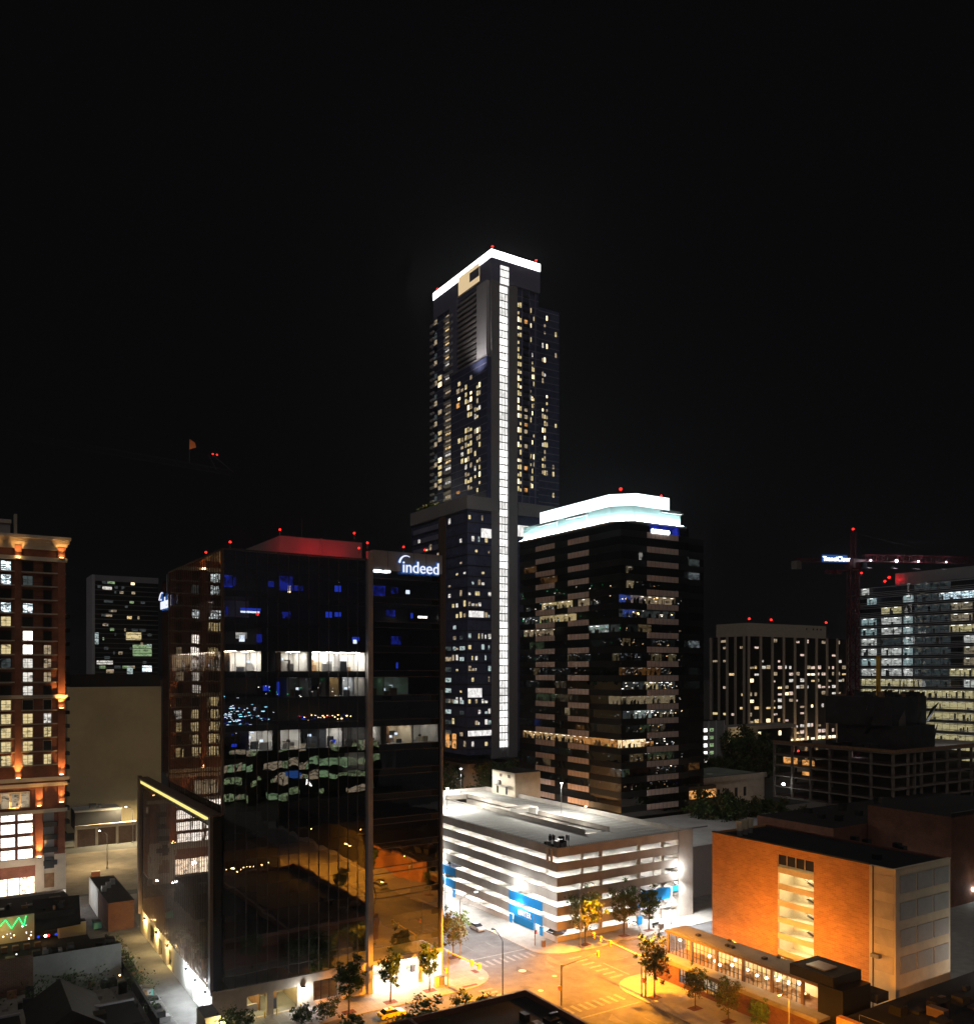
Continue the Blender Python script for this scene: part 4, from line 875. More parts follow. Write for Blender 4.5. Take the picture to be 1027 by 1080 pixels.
while z < ztop: b.box(xs1+.1, xs2-.1, av-.5 if z > zcr-2.5 else av+.45, av+.6, z-.36, z-.03, 'fin_grey'); z += fh
for q in (.33, .66): x = xs1+(xs2-xs1)*q; b.box(x-.05, x+.05, av+.4, av+.54, zb, zcr-2.5, 'grey_metal')
b.done('strip_mullions', T)
YA = lambda p: aV(au, p)
# loggia, louvres, white fin and balconies on the west face
def zf(y, p): return Z(y, dep(au, YA(p)))
b = MB(O); l0, l1 = YA(506.5), YA(484.5); zl0, zl1 = zf(303, 495), zf(291, 495)
b.box(au-.55, au-.41, l0, l1, zl0-1, zl1+2.2, 'em_loggia'); b.box(au-.62, au-.56, l0, l0+(l1-l0)*.45, zl0+1.5, zl1+.5, 'navy_panel'); b.box(au-.8, au-.41, l0-.3, l1+.3, zl0-1.4, zl0-1, 'cream'); b.done('loggia', T)
b = MB(O); w0, w1 = YA(517), YA(506.5); b.box(au-1.8, au-.42, w0, w1, zf(384, 511), zf(300, 511), 'fin_white'); b.done('white_fin', T)
light('fin_lamp', 'SPOT', (au-11, (w0+w1)/2, zf(398, 511)), 9000, (1, .92, .88), T, .5, 90, 1, (.6, 0, .75))
zz1, zz0 = zf(313, 495), zf(384, 495)
b = MB(O); n = 13
for i in range(n): z = zz0+(zz1-zz0)*(i+.3)/n; b.box(au-1.3, au-.45, l0+.2, l1, z, z+.75, 'slat')
b.box(au-.44, au-.41, l0, l1, zz0, zz1, 'black_panel'); b.done('louvres', T)
b = MB(O); m0, m1 = YA(484), YA(476); b.box(au-1.2, au-.41, m0, m1, zz0-3, zf(320, 480), 'navy_panel'); b.done('side_fin', T)
c0, c1 = YA(480), YA(470.5)
for i in range(44):
    z = zf(330, 475)-3.0*(i+1)
    if z < zp+2: break
    b = MB(O); b.box(au-1.5, au-.3, c0, c1, z, z+1.1, 'fin_white'); b.box(au-.39, au-.301, c0, c1, z+1.15, z+2.6, ('lit_dim', 'lit_white', 'lit_dim', 'black_panel', 'lit_warm')[(i*7+i//3) % 5]); b.build('balcony', T)
d1_ = YA(480)
b = MB(O); b.box(au-2.2, au-.35, av+.1, d1_, zp, zf(386, 500), 'navy_glass'); b.box(au-2.2, au+1, av, d1_, zf(387, 500), zf(384.5, 500), 'slat'); b.done('bay_block', T)
b = MB(O); b.box(au-1.0, au-.3, YA(470), aL, zp, zcr-1, 'navy_glass')
for i in range(44): z = zp+4+3.0*i; 
b.done('corner_bay', T)
for i in range(44):
    z = zp+4+3.0*i
    if z > zcr-3: break
    b = MB(O); b.box(au-1.6, au-.2, aL-1.8, aL+1.2, z, z+.9, 'fin_white'); b.box(au-1.1, au-1.01, aL-4.2, aL-2, z+.2, z+2.2, ('lit_dim', 'black_panel', 'lit_faint')[(i*5) % 3]); b.build('balcony', T)
b = MB(O); b.box(pu, xs1-.05, av+.0, pL, zb, zp, 'navy_glass', 'concrete'); b.box(xs3+.05, a2+4, av+.0, av+30, zb, zp, 'navy_glass', 'concrete'); b.done('podium', T)
b = MB(O); b.box(pu-.5, xs1-.1, av-.5, pL+.3, zp-4.2, zp+1.0, 'fin_grey', 'dark_roof'); b.box(xs3+.1, a2+4, av-.5, av+9, zp-4.5, zp+.8, 'fin_grey'); b.done('podium_band', T)
b = MB(O); R3 = random.Random(9)
for i in range(420):
    y = R3.uniform(pL-1, aV(pu+4, 467)); x = pu+R3.uniform(.5, 4); z = zp+1+R3.random()*2.2; s = .35
    q = [(x+R3.gauss(0, s), y+R3.gauss(0, s), z+R3.gauss(0, s)) for _ in range(3)]; b.face(q, R3.choice(('leaf', 'leaf_olive')))
b.done('roof_garden', T)
for i in range(3): light('garden_bulb', 'POINT', (pu+1.6, aV(pu+4, 478)+ (pL-aV(pu+4, 478))*i/3.2, zp+4.5), 420, (1, .85, .5), T, .3)
b = MB(O); b.box(pu+2, a2+2, av+2, pL-3, 0, zb-3, 'stone'); b.box(pu-1.5, xs3+2, av-2, pL+1, zb-3.2, zb-1.8, 'black_panel'); b.done('podium_base', T)
# window grid: dark mullions, then the lit ones
wins = []
def win(face, p, s0, s1, z0, z1, m, off=.12):
    wins.append((abs((s1-s0)*(z1-z0)), face, p, s0, s1, z0, z1, m, off))
R4 = random.Random(21)
MW = ['lit_yellow']*5+['lit_warm2']*2+['lit_dim']*4+['lit_white']
def column(face, plane, s0, s1, z0, z1, prob, split=2, fh=3.0, hh=2.1, mats=MW):
    z = z0
    while z < z1-2.6:
        for i in range(split):
            a = s0+(s1-s0)*(i+.08)/split; c = s0+(s1-s0)*(i+.92)/split
            if R4.random() < prob: win(face, plane, a, c, z+.4, z+.4+hh*R4.choice((1, 1, .85, .6)), R4.choice(mats))
        z += fh
XA = lambda p: aU(av, p)
column('W', au-2.2, YA(503), YA(495), zp+6, zf(392, 500), .62, 3); column('W', au-2.2, YA(512), YA(505), zp+4, zf(396, 508), .55, 3)
column('W', au-2.2, YA(494), YA(487.5), zp+6, zf(394, 492), .42, 2); column('W', au-.62, YA(469.5), YA(466), zp+8, zcr-6, .2, 1)
column('W', au-1.0, YA(468.5), YA(464), zp+8, zcr-6, .42, 1); column('W', au-2.2, YA(490), YA(486), zp+6, zf(400, 488), .12, 1, mats=['lit_amber', 'lit_dim'])
column('S', av+.4, XA(545.8), XA(550.5), zp+5, zcr-4, .78, 2, mats=['lit_yellow', 'lit_warm2', 'lit_yellow']); column('S', av+.4, XA(553), XA(557), zp+5, zcr-2, .25, 1, mats=['lit_amber', 'lit_dim', 'lit_dim']); column('S', av+.4, XA(559.5), XA(564), zp+4, zcr-4, .42, 3)
a7 = lambda p: aU(av+7, p)
column('S', av+7, a7(571), a7(577.5), zp+6, Z(312, D+8), .42, 3, mats=MW+['lit_dim']*4); column('S', av+7, a7(582), a7(587), zp+6, Z(330, D+8), .16, 2, mats=['lit_dim', 'lit_yellow'])
fh2 = 4.25
YP = lambda p: aV(pu, p); XPp = lambda p: aU(av, p)
z = zb+2; row = 0
while z < zp-8:
    for p in range(437, 492, 4):
        if R4.random() < .26 and not 463 < p < 470: win('W', pu, YP(p+2.4), YP(p), z+1.2, z+1.2+R4.choice((.9, 1.6, 2.4)), R4.choice(('lit_dim', 'lit_yellow', 'lit_white')))
    if R4.random() < .8:
        for p in (493.6, 497, 500.8, 504, 507.5, 511, 514.5):
            if R4.random() < .45: win('S', av, XPp(p), XPp(p+R4.choice((1.6, 2.6, 3.1))), z+1.3, z+R4.choice((2.4, 3, 3.4)), R4.choice(('lit_yellow', 'lit_white', 'lit_white', 'lit_dim', 'lit_cool')))
    if row > 3 and R4.random() < .7: win('W', pu, YP(467.5), YP(464.5), z+1, z+2.4, R4.choice(('lit_dim', 'lit_white', 'lit_amber')))
    if row < 10: win('W', pu, YP(476), YP(469), z+1, z+2.8, R4.choice(('lit_faint', 'lit_faint', 'lit_dim', 'lit_cool')))
    if row < 13:
        for p in (438, 445, 452, 478, 485):
            if R4.random() < .6: win('W', pu, YP(p+R4.uniform(3, 6)), YP(p), z+1, z+2.6, R4.choice(('lit_faint', 'lit_cool', 'lit_faint', 'lit_dim')))
    z += fh2; row += 1
for p, q, y0, y1 in ((507, 518, 567, 557), (493, 508, 736, 726), (493, 518, 777, 771), (494, 510, 651, 644)):
    dd = dep(aU(av, p), av); win('S', av, XPp(p), XPp(q), Z(y0, dd), Z(y1, dd), 'em_strip3', .16)
win('S', av+.4, XPp(545.5), XPp(565), Z(568, 352), Z(556, 352), 'em_strip3', .62)
for p in (470, 477): win('W', pu, YP(p+4.5), YP(p), zb+2, zb+8, 'lit_amber')
def mkwin(b, t):
    _, face, p, s0, s1, z0, z1, m, off = t; s0, s1 = sorted((s0, s1))
    if face == 'W': b.box(p-off, p-.02, s0, s1, z0, z1, 'black_metal'); b.face([(p-off-.02, s0+.05, z0+.05), (p-off-.02, s1-.05, z0+.05), (p-off-.02, s1-.05, z1-.05), (p-off-.02, s0+.05, z1-.05)], m)
    else: b.box(s0, s1, p-off, p-.02, z0, z1, 'black_metal'); b.face([(s0+.05, p-off-.02, z0+.05), (s1-.05, p-off-.02, z0+.05), (s1-.05, p-off-.02, z1-.05), (s0+.05, p-off-.02, z1-.05)], m)
wins.sort(key=lambda t: -t[0])
for t in wins[:98]: b = MB(O); mkwin(b, t); b.done('window', T)
b = MB(O)
for t in wins[98:]: mkwin(b, t)
b.done('small_windows', T, kind='stuff')
b = MB(O); z = zb+2
while z < zp-4: b.box(pu-.12, pu-.01, YP(462), YP(436), z+.9, z+2.9, 'navy_panel'); b.box(pu-.1, pu+.1, av, pL, z, z+.5, 'black_metal'); b.box(pu, xs1-.1, av-.1, av+.1, z, z+.5, 'black_metal'); z += fh2
b.box(pu-.18, pu, YP(470), YP(463), zb, zp-4.3, 'bronze'); b.done('podium_mullions', T)
b = MB(O); z = zp+4
while z < zf(387, 500)-2: b.box(au-2.28, au-2.19, av+.1, d1_, z-.2, z+.1, 'navy_panel'); z += 3.0
b.build('floor_line', T); b = MB(O); b2 = MB(O); b3 = MB(O); z = zp+4
while z < zcr-3: b.box(XA(545.5), XA(568.5), av+.3, av+.42, z-.25, z+.1, 'navy_panel'); b3.box(a1+.1, a2, av+6.9, av+6.99, z-.25, z+.1, 'navy_panel') if z < Z(312, D+8) else None; b2.box(au-1.06, au-.99, YA(469), aL, z-.2, z+.1, 'navy_panel'); z += 3.0
b.build('floor_line', T); b2.build('floor_line', T); b3.build('floor_line', T)
b = MB(O)
for s0, s1 in ((XA(552), XA(558)),):
    z = zp+4
    while z < zcr-3: b.box(s0, s1, av-.1, av+.4, z, z+1.0, 'black_metal'); z += 3.0
for p in (551, 558.5, 565): b.box(XA(p)-.2, XA(p)+.2, av+.2, av+.4, zp, zcr, 'navy_panel')
b.done('south_mullions', T)

# ================================================================ brick hotel on the left edge
HV = W(68.5, 216)[1]; hx = lambda p: aU(HV, p); HX1 = hx(68.5); HX0 = hx(-75)
T = thing('brick_hotel', (HX1, HV, 0), 'tall red brick hotel with cream cornices and glowing uplit pilasters', 'hotel'); O = T.location
hd = lambda p: dep(hx(p), HV); hz = lambda y, p: Z(y, hd(p))
ztop = hz(578, 61)
b = MB(O); b.box(HX0, HX1, HV, HV+30, 0, ztop, 'brick_red', 'dark_roof'); b.done('wall', T)
b = MB(O)
zc = hz(567, 62)
for i, (dz, pr) in enumerate(((0, 1.3), (-.8, .9), (-1.6, .55))): b.box(HX0, HX1+pr, HV-pr, HV+30, zc-.75+dz, zc+dz, 'cornice')
b.box(HX0, HX1+.2, HV-.25, HV+.1, zc-3.4, zc-1.6, 'cornice')
b.box(HX0, HX1+.5, HV-.5, HV, hz(590, 40)-.4, hz(590, 40)+.6, 'cornice')
for y in (735, 822, 828, 856):
    p = 40; z = hz(y, p); pr = .5 if y != 822 else .9; b.box(HX0, HX1+pr, HV-pr, HV, z-.45, z+.45, 'cornice')
b.done('cornice', T)
b = MB(O); b.box(HX0, hx(12), HV+4, HV+20, ztop, hz(548, 6), 'grey_panel'); b.box(hx(16), hx(19), HV+3, HV+6, ztop, hz(540, 18), 'stone'); b.box(HX0, hx(13), HV+3.7, HV+20, hz(549, 6), hz(545, 6), 'cornice'); b.done('penthouse', T)
pil = [(-37, -29), (-12, -5), (15.5, 22.5), (61, 68)]
b = MB(O)
for p0, p1 in pil:
    b.box(hx(p0), hx(p1)+(.15 if p0 == 61 else 0), HV-.4, HV-.002, hz(735, 40), zc-2.5, 'brick_red')
    b.box(hx(p0), hx(p1)+(.15 if p0 == 61 else 0), HV-.4, HV-.002, hz(822, 40)+.5, hz(735, 40)-.5, 'brick_red')
for p0, p1 in ((37, 45), (61, 68), (-25, -17)): b.box(hx(p0), hx(p1)+.02, HV-.45, HV-.004, hz(912, 40), hz(822, 40)-.5, 'brick_red')
b.done('pilaster', T)
zlow = hz(905, 40)
b = MB(O); b.box(HX0, HX1+.15, HV-.3, HV-.003, 0, zlow, 'cornice')
for p0, p1 in ((37, 45), (57, 68)): b.box(hx(p0), hx(p1)+.3, HV-.6, HV-.301, 0, zlow+.6, 'cornice')
b.box(HX0, hx(37), HV-.35, HV-.301, hz(926, 20), hz(914, 20), 'brick_red'); b.done('stone_base', T)
ups = [((22.5+15.5)/2, 588), (64.5, 588), (64.5, 746), (19, 820), (64.5, 816), (-8.5, 588), (-8.5, 820), (41, 849), (64.5, 845), (41, 903), (-21, 903), (-33, 746), (-21, 849)]
for p, y in ups:
    x = hx(p); z = hz(y, p)-.2
    bb = MB(O); bb.box(x-.45, x+.45, HV-1.0, HV-.55, z-.3, z, 'black_metal'); bb.box(x-.4, x+.4, HV-.95, HV-.6, z+.001, z+.12, 'em_bulb'); bb.done('uplight', T)
    light('uplight_bulb', 'SPOT', (x, HV-1.5, z+.2), 9000 if y in (746, 820, 903) else 3000, (1, .50, .15), T, .12, 62, .8, (0, .22, 1)); light('uplight_bulb', 'POINT', (x, HV-.85, z+.5), 45, (1, .55, .18), T, .12)
b = MB(O); k = 0
for k in range(10):
    for p in (35,):
        z = hz(604.4+14.5*k-.8, p); b.box(HX0, HX1+.25, HV-.22, HV, z-.14, z+.14, 'cornice')
for k in range(5):
    z = hz(749.5+14.5*k, 35); b.box(HX0, hx(60.5), HV-.22, HV, z-.14, z+.14, 'cornice')
b.done('string_course', T)
stA = 'bbkbykygkkyyyyy'; stB = 'kgkbkWWwwwkyyyyk'; stC = 'kkkkkkdddkkwykyk'
key = dict(k='black_panel', d='lit_dim', g='lit_faint', b='lit_glint', y='lit_warm', w='lit_white', W='lit_bright')
key['y'] = 'lit_yellow'
for col, (p0, p1, st) in enumerate(((1, 11.5, stA), (24, 34.5, stB), (46, 54, stC), (-26, -15, 'kykkdywkyydkydd'), (-3, 0, stA), (-50, -40, 'wkykywkydywkydd'))):
    for k in range(15):
        yb = (604.4+14.5*k) if k < 10 else (749.5+14.5*(k-10)); z = hz(yb, 35); c = st[k]
        b = MB(O); x0, x1 = hx(p0), hx(p1); h = 2.45
        b.box(x0-.15, x1+.15, HV-.1, HV-.003, z+.2, z+h+.35, 'cornice' if k > 9 else 'brick_dark'); o = b.done('window', T)
        b = MB(O); b.face([(x0, HV-.13, z+.25), (x1, HV-.13, z+.25), (x1, HV-.13, z+h+.15), (x0, HV-.13, z+h+.15)], key[c]); b.done('pane', o)
        b = MB(O); xm = (x0+x1)/2
        for x in (x0, xm, x1): b.box(x-.05, x+.05, HV-.18, HV-.14, z+.25, z+h+.15, 'black_metal')
        b.box(x0, x1, HV-.17, HV-.145, z+1.6, z+1.68, 'black_metal'); b.done('window_frame', o)
for k in range(15):
    if 1:
        yb = (604.4+14.5*k) if k < 10 else (749.5+14.5*(k-10)); z = hz(yb, 35)
        b = MB(O)
        for p0, p1 in ((23.5, 56), (-27, 12)):
            x0, x1 = hx(p0), hx(p1); b.box(x0, x1, HV-.85, HV-.78, z+1.0, z+1.06, 'black_metal'); b.box(x0, x1, HV-.86, HV-.2, z-.05, z+.05, 'concrete')
            n = int((x1-x0)/.3)
            for i in range(n): x = x0+(x1-x0)*i/n; b.box(x, x+.03, HV-.83, HV-.8, z+.05, z+1, 'black_metal')
        b.done('balcony', T)
for k in range(5):                                     # lower white windows in pairs
    pass
for y0, y1 in ((866, 860), (879.5, 869.5), (893, 883.5), (906.5, 897)):
    for p0, p1 in ((-32, -18), (-14, -2), (1, 15.5), (19, 34)):
        b = MB(O); x0, x1 = hx(p0), hx(p1); z0, z1 = hz(y0, 17), hz(y1, 17)
        b.box(x0-.1, x1+.1, HV-.08, HV-.003, z0-.1, z1+.1, 'cornice'); o = b.done('window', T)
        b = MB(O); b.face([(x0, HV-.11, z0), (x1, HV-.11, z0), (x1, HV-.11, z1), (x0, HV-.11, z1)], 'lit_bright'); b.done('pane', o)
        b = MB(O); xm = (x0+x1)/2; b.box(xm-.06, xm+.06, HV-.16, HV-.12, z0, z1, 'bronze'); b.box(x0, x1, HV-.15, HV-.125, (z0+z1)/2-.04, (z0+z1)/2+.04, 'bronze'); b.done('window_frame', o)
for i in range(3):
    p0 = 1.5+i*10.3; x0, x1 = hx(p0), hx(p0+8); z0, z1 = hz(852, 15), hz(837, 15)
    b = MB(O); b.box(x0-.3, x1+.3, HV-.2, HV-.003, z0-.2, z1+.3, 'cornice'); o = b.done('window', T); b = MB(O); b.face([(x0, HV-.23, z0), (x1, HV-.23, z0), (x1, HV-.23, z1), (x0, HV-.23, z1)], 'lit_dim'); b.done('pane', o)
light('uplight_bulb', 'SPOT', (hx(15), HV-2.2, hz(856, 15)), 1800, (1, .55, .2), T, .2, 110, .6, (0, .5, 1))
for i in range(4):
    z1 = hz(855+13.5*i, 50); z0 = hz(866+13.5*i, 50); b = MB(O); b.face([(hx(45.5), HV-.05, z0-.6), (hx(57), HV-.05, z0-.6), (hx(57), HV-.05, z1), (hx(45.5), HV-.05, z1)], 'lit_cool' if 0 else 'slat'); b.box(hx(45.5), hx(60), HV-.9, HV-.06, z0-1.4, z0-.2, 'black_metal'); b.done('balcony', T)
b = MB(O); z0, z1 = hz(946, 20), hz(926, 20); b.face([(HX0+.5, HV-.36, z0), (hx(36), HV-.36, z0), (hx(36), HV-.36, z1), (HX0+.5, HV-.36, z1)], 'lit_shop')
for p in (-20, -6, 7, 20): b.box(hx(p), hx(p)+.25, HV-.5, HV-.37, z0, z1, 'cornice')
b.done('shop_front', T)
b = MB(O); b.box(hx(45.5), hx(57), HV-.4, HV-.302, hz(936, 50), hz(921, 50), 'wood'); b.box(hx(45.5), hx(57), HV-.4, HV-.302, hz(916, 50), hz(904, 50), 'black_panel'); b.done('shutter', T)
light('street_bulb', 'POINT', (hx(20), HV-6, 6), 1500, (1, .8, .65), T, .4)
b = MB(O)
for k in range(16): z = 18+k*3.5; b.box(HX1+.02, HX1+1.3, HV+1.5, HV+5, z, z+.9, 'black_metal'); b.box(HX1+.01, HX1+.06, HV+1.5, HV+4, z+1, z+2.6, 'lit_dim' if k in (0, 2, 3, 5, 6, 8) else 'black_panel')
b.done('side_balcony', T)
# ---------------------------------------------------------------- blank tan wall, small store and old brick shell behind the alley
tu, tv = W(72, 300); tx = lambda p: aU(tv, p)
T = thing('blank_wall_building', (tx(71), tv, 0), 'windowless tan rendered slab with a black roof band', 'building'); O = T.location
b = MB(O); b.box(tx(71), tx(170), tv, tv+24, 0, Z(725, 300), 'tan_wall'); b.done('wall', T)
b = MB(O); b.box(tx(74), tx(170), tv+1.5, tv+24, Z(725, 300), Z(711.5, 302), 'black_panel', 'dark_roof'); b.done('roof_band', T)
su, sv = W(79, 283)
T = thing('small_store', (su, sv, 0), 'small dark store with a pale flat roof in front of the tan slab', 'building'); O = T.location
b = MB(O); x1 = aU(sv, 128); b.box(su, x1, sv, sv+11, 4, 10.4, 'black_panel', 'roof_white'); b.box(su-.2, x1+.2, sv-.2, sv+.1, 10.0, 10.8, 'roof_grey'); b.done('wall', T)
b = MB(O); b.box(su+5, su+7, sv+4, sv+6, 10.4, 12, 'grey_metal'); b.box(su+8, su+9, sv+6, sv+7, 10.4, 11.4, 'grey_metal'); b.done('roof_unit', T)
ou, ov = W(80, 276)
T = thing('old_brick_shell', (ou, ov, 0), 'old roofless brick wall with concrete posts beside the dirt lot', 'wall'); O = T.location
b = MB(O); x1 = aU(ov, 185); b.box(ou, x1, ov, ov+.6, 0, 6.3, 'brick_old'); b.done('wall', T)
b = MB(O)
for q in (0, .2, .4, .6, .8, 1): x = ou+(x1-ou)*q; b.box(x-.4, x+.4, ov-.3, ov-.01, 0, 6.8, 'stone')
b.box(ou, x1, ov-.2, ov-.01, 5.6, 6.3, 'stone'); b.box(ou, x1, ov-.3, ov+.6, 6.31, 6.8, 'stone'); b.done('post', T)
t = thing('construction_barrier', W(101, 237)+(0,), 'orange barrier box standing on the alley ground by the dirt lot', 'barrier'); b = MB(t.location); p = t.location
b.box(p.x-1, p.x+1, p.y-.6, p.y+.6, .06, 1.3, 'flag'); b.done('panel', t); b = MB(p); b.box(p.x-1.1, p.x+1.1, p.y-.7, p.y+.7, 1.3, 1.45, 'cornice'); b.done('cap', t)
fu, fv = W(97, 650)
T = thing('far_glass_tower', (fu, fv, 0), 'far dim glass tower with a pale left edge, behind the tan slab', 'skyscraper'); O = T.location
x1 = aU(fv, 167); zt_ = Z(606, 650)
b = MB(O); b.box(fu+2, x1, fv, fv+30, 0, zt_-3, 'black_panel', 'dark_roof'); b.done('wall', T)
b = MB(O); b.box(fu, fu+2, fv-.3, fv+30, 0, zt_, 'fin_white'); b.box(fu+2, x1, fv-.2, fv+2, zt_-4.5, zt_, 'fin_grey'); b.done('edge_fin', T)
b = MB(O)
for i in range(34): z = zt_-8-i*3.7; b.box(fu+2, x1, fv-.35, fv-.02, z, z+.45, 'fin_grey')
b.done('floor_edge', T)
for p0, p1, y0, y1, m in ((108, 118, 623, 620, 'lit_white'), (138, 142, 617, 614, 'lit_warm2'), (134, 139, 653, 650, 'lit_warm'), (145, 147, 653, 650, 'lit_dim'), (133, 149, 675, 667, 'lit_yellow'), (140, 160, 692, 680, 'lit_green'), (102, 119, 701, 697, 'lit_white'), (100, 104, 680, 668, 'lit_cool'), (134, 140, 711, 703, 'lit_cool'), (155, 160, 683, 679, 'lit_cool'), (112, 120, 710, 706, 'lit_dim'), (150, 160, 709, 702, 'lit_glint')):
    b = MB(O); z0, z1 = Z(y0, 665), Z(y1, 665); b.face([(aU(fv, p0), fv-.05, z0), (aU(fv, p1), fv-.05, z0), (aU(fv, p1), fv-.05, z1), (aU(fv, p0), fv-.05, z1)], m); b.done('window', T)

Rf = random.Random(17)
for i in range(46):
    p0 = Rf.uniform(102, 158); w_ = Rf.uniform(1.5, 7); y0 = 612+4.9*Rf.randrange(1, 21); dd = 665; z0 = Z(y0, dd)
    b = MB(O); b.face([(aU(fv, p0), fv-.04, z0), (aU(fv, min(163, p0+w_)), fv-.04, z0), (aU(fv, min(163, p0+w_)), fv-.04, z0+2.1), (aU(fv, p0), fv-.04, z0+2.1)], Rf.choice(('lit_faint', 'lit_faint', 'lit_faint', 'lit_green', 'lit_dim'))); b.done('window', T)
# ================================================================ right-hand background
R = random.Random(77)
u0, v0 = W(789, 520); v1 = aV(u0, 752); u1 = aU(v0, 893); zt_ = Z(671, 520)
T = thing('hotel_slab', (u0, v0, 0), 'dark slab block of tall piers and scattered lit rooms, left of the red crane', 'building'); O = T.location
b = MB(O); b.box(u0, u1, v0, v1, 0, zt_, 'black_panel', 'dark_roof'); b.done('wall', T)
b = MB(O); b.box(u0+.5, aU(v0, 873), v0+1.5, v0+26, zt_, Z(657, 522), 'cornice', 'dark_roof')
for p in (850, 857, 861, 865): b.box(aU(v0+1.4, p), aU(v0+1.4, p+1.3), v0+1.4, v0+1.5, Z(662, 522), Z(660, 522), 'black_metal')
b.done('penthouse', T)
for p in (790, 813, 871): beacon((aU(v0+3, p), v0+3, Z(653.5, 523)), '', .7, T)
b = MB(O)
for i in range(10): x = u0+(u1-u0)*i/9.; b.box(x-.8, x+.8, v0-.8, v0-.01, 0, zt_, 'bronze' if 0 else 'stone')
for i in range(5): y = v0+(v1-v0)*i/4.2+3; b.box(u0-.8, u0-.01, y-.7, y+.7, 0, zt_, 'stone')
b.done('pier', T)
fh = 4.15; wl = []
for r in range(17):
    z = zt_-fh*(r+1)
    for i in range(9):
        x0, x1 = u0+(u1-u0)*i/9.+.9, u0+(u1-u0)*(i+1)/9.-.9
        pr = .8 if r == 15 else (.5 if 3 < r < 15 else .2)
        for h in range(2):
            if R.random() < pr: a = x0+(x1-x0)*h/2+.1; wl.append((0, a, a+(x1-x0)*R.choice((.22, .4, .42)), z+.8, z+.8+R.choice((1.2, 1.8, 2.2)), 'lit_warm2' if r == 15 else R.choice(('lit_pink', 'lit_warm', 'lit_white', 'lit_warm2', 'lit_dim', 'lit_dim', 'lit_pink'))))
    for i in range(4):
        y0 = v0+(v1-v0)*i/4.2+4; y1 = y0+(v1-v0)/4.2-2
        if R.random() < .22: wl.append((1, y0, y0+(y1-y0)*R.choice((.3, .5, .9)), z+.8, z+2.2, R.choice(('lit_dim', 'lit_dim', 'lit_warm', 'lit_pink', 'lit_yellow'))))
wl.sort(key=lambda t: -(t[2]-t[1])*(t[4]-t[3]))
rest = MB(O)
for i, (f, a, c, z0, z1, m) in enumerate(wl):
    b = MB(O) if i < 95 else rest
    if f == 0: b.box(a-.1, c+.1, v0-.12, v0-.01, z0-.1, z1+.1, 'black_metal'); b.face([(a, v0-.14, z0), (c, v0-.14, z0), (c, v0-.14, z1), (a, v0-.14, z1)], m)
    else: b.box(u0-.12, u0-.01, a-.1, c+.1, z0-.1, z1+.1, 'black_metal'); b.face([(u0-.14, a, z0), (u0-.14, c, z0), (u0-.14, c, z1), (u0-.14, a, z1)], m)
    if i < 95: b.done('window', T)
if rest.f: rest.done('small_windows', T, kind='stuff')
for i in range(5): light('street_bulb', 'POINT', (u0+8+i*14, v0-9, 12), 2000, (1, .68, .4), T, .5)
# glass office with white louvre lines
gx, gy = W(966, 345); gyf = aV(gx, 905); gyn = aV(gx, 1075)
T = thing('louvred_office', (gx, gyn, 0), 'wide glass office with pale louvre lines on the right edge', 'building'); O = T.location
ztp = Z(616, dep(gx, aV(gx, 950)))
b = MB(O); b.box(gx+3, gx+60, gyn, gyf, 0, ztp-.2, 'black_panel', 'dark_roof'); b.box(gx, gx+3, gyf-.5, gyf, 0, ztp, 'black_panel'); b.done('core', T)
yr = aV(gx+6, 944)
b = MB(O); b.box(gx+6, gx+40, gyn, yr, ztp-.2, ztp+5.2, 'grey_panel', 'dark_roof'); b.done('penthouse', T)
beacon((gx+4, yr+1.5, ztp+3.2), '', .55, T); beacon((gx+2, aV(gx+2, 933), ztp+1.6), '', .5, T)
light('red_glow', 'POINT', (gx+4.2, yr-1.5, ztp+2.6), 220, (1, .01, .02), T, .3)
fh = 4.3
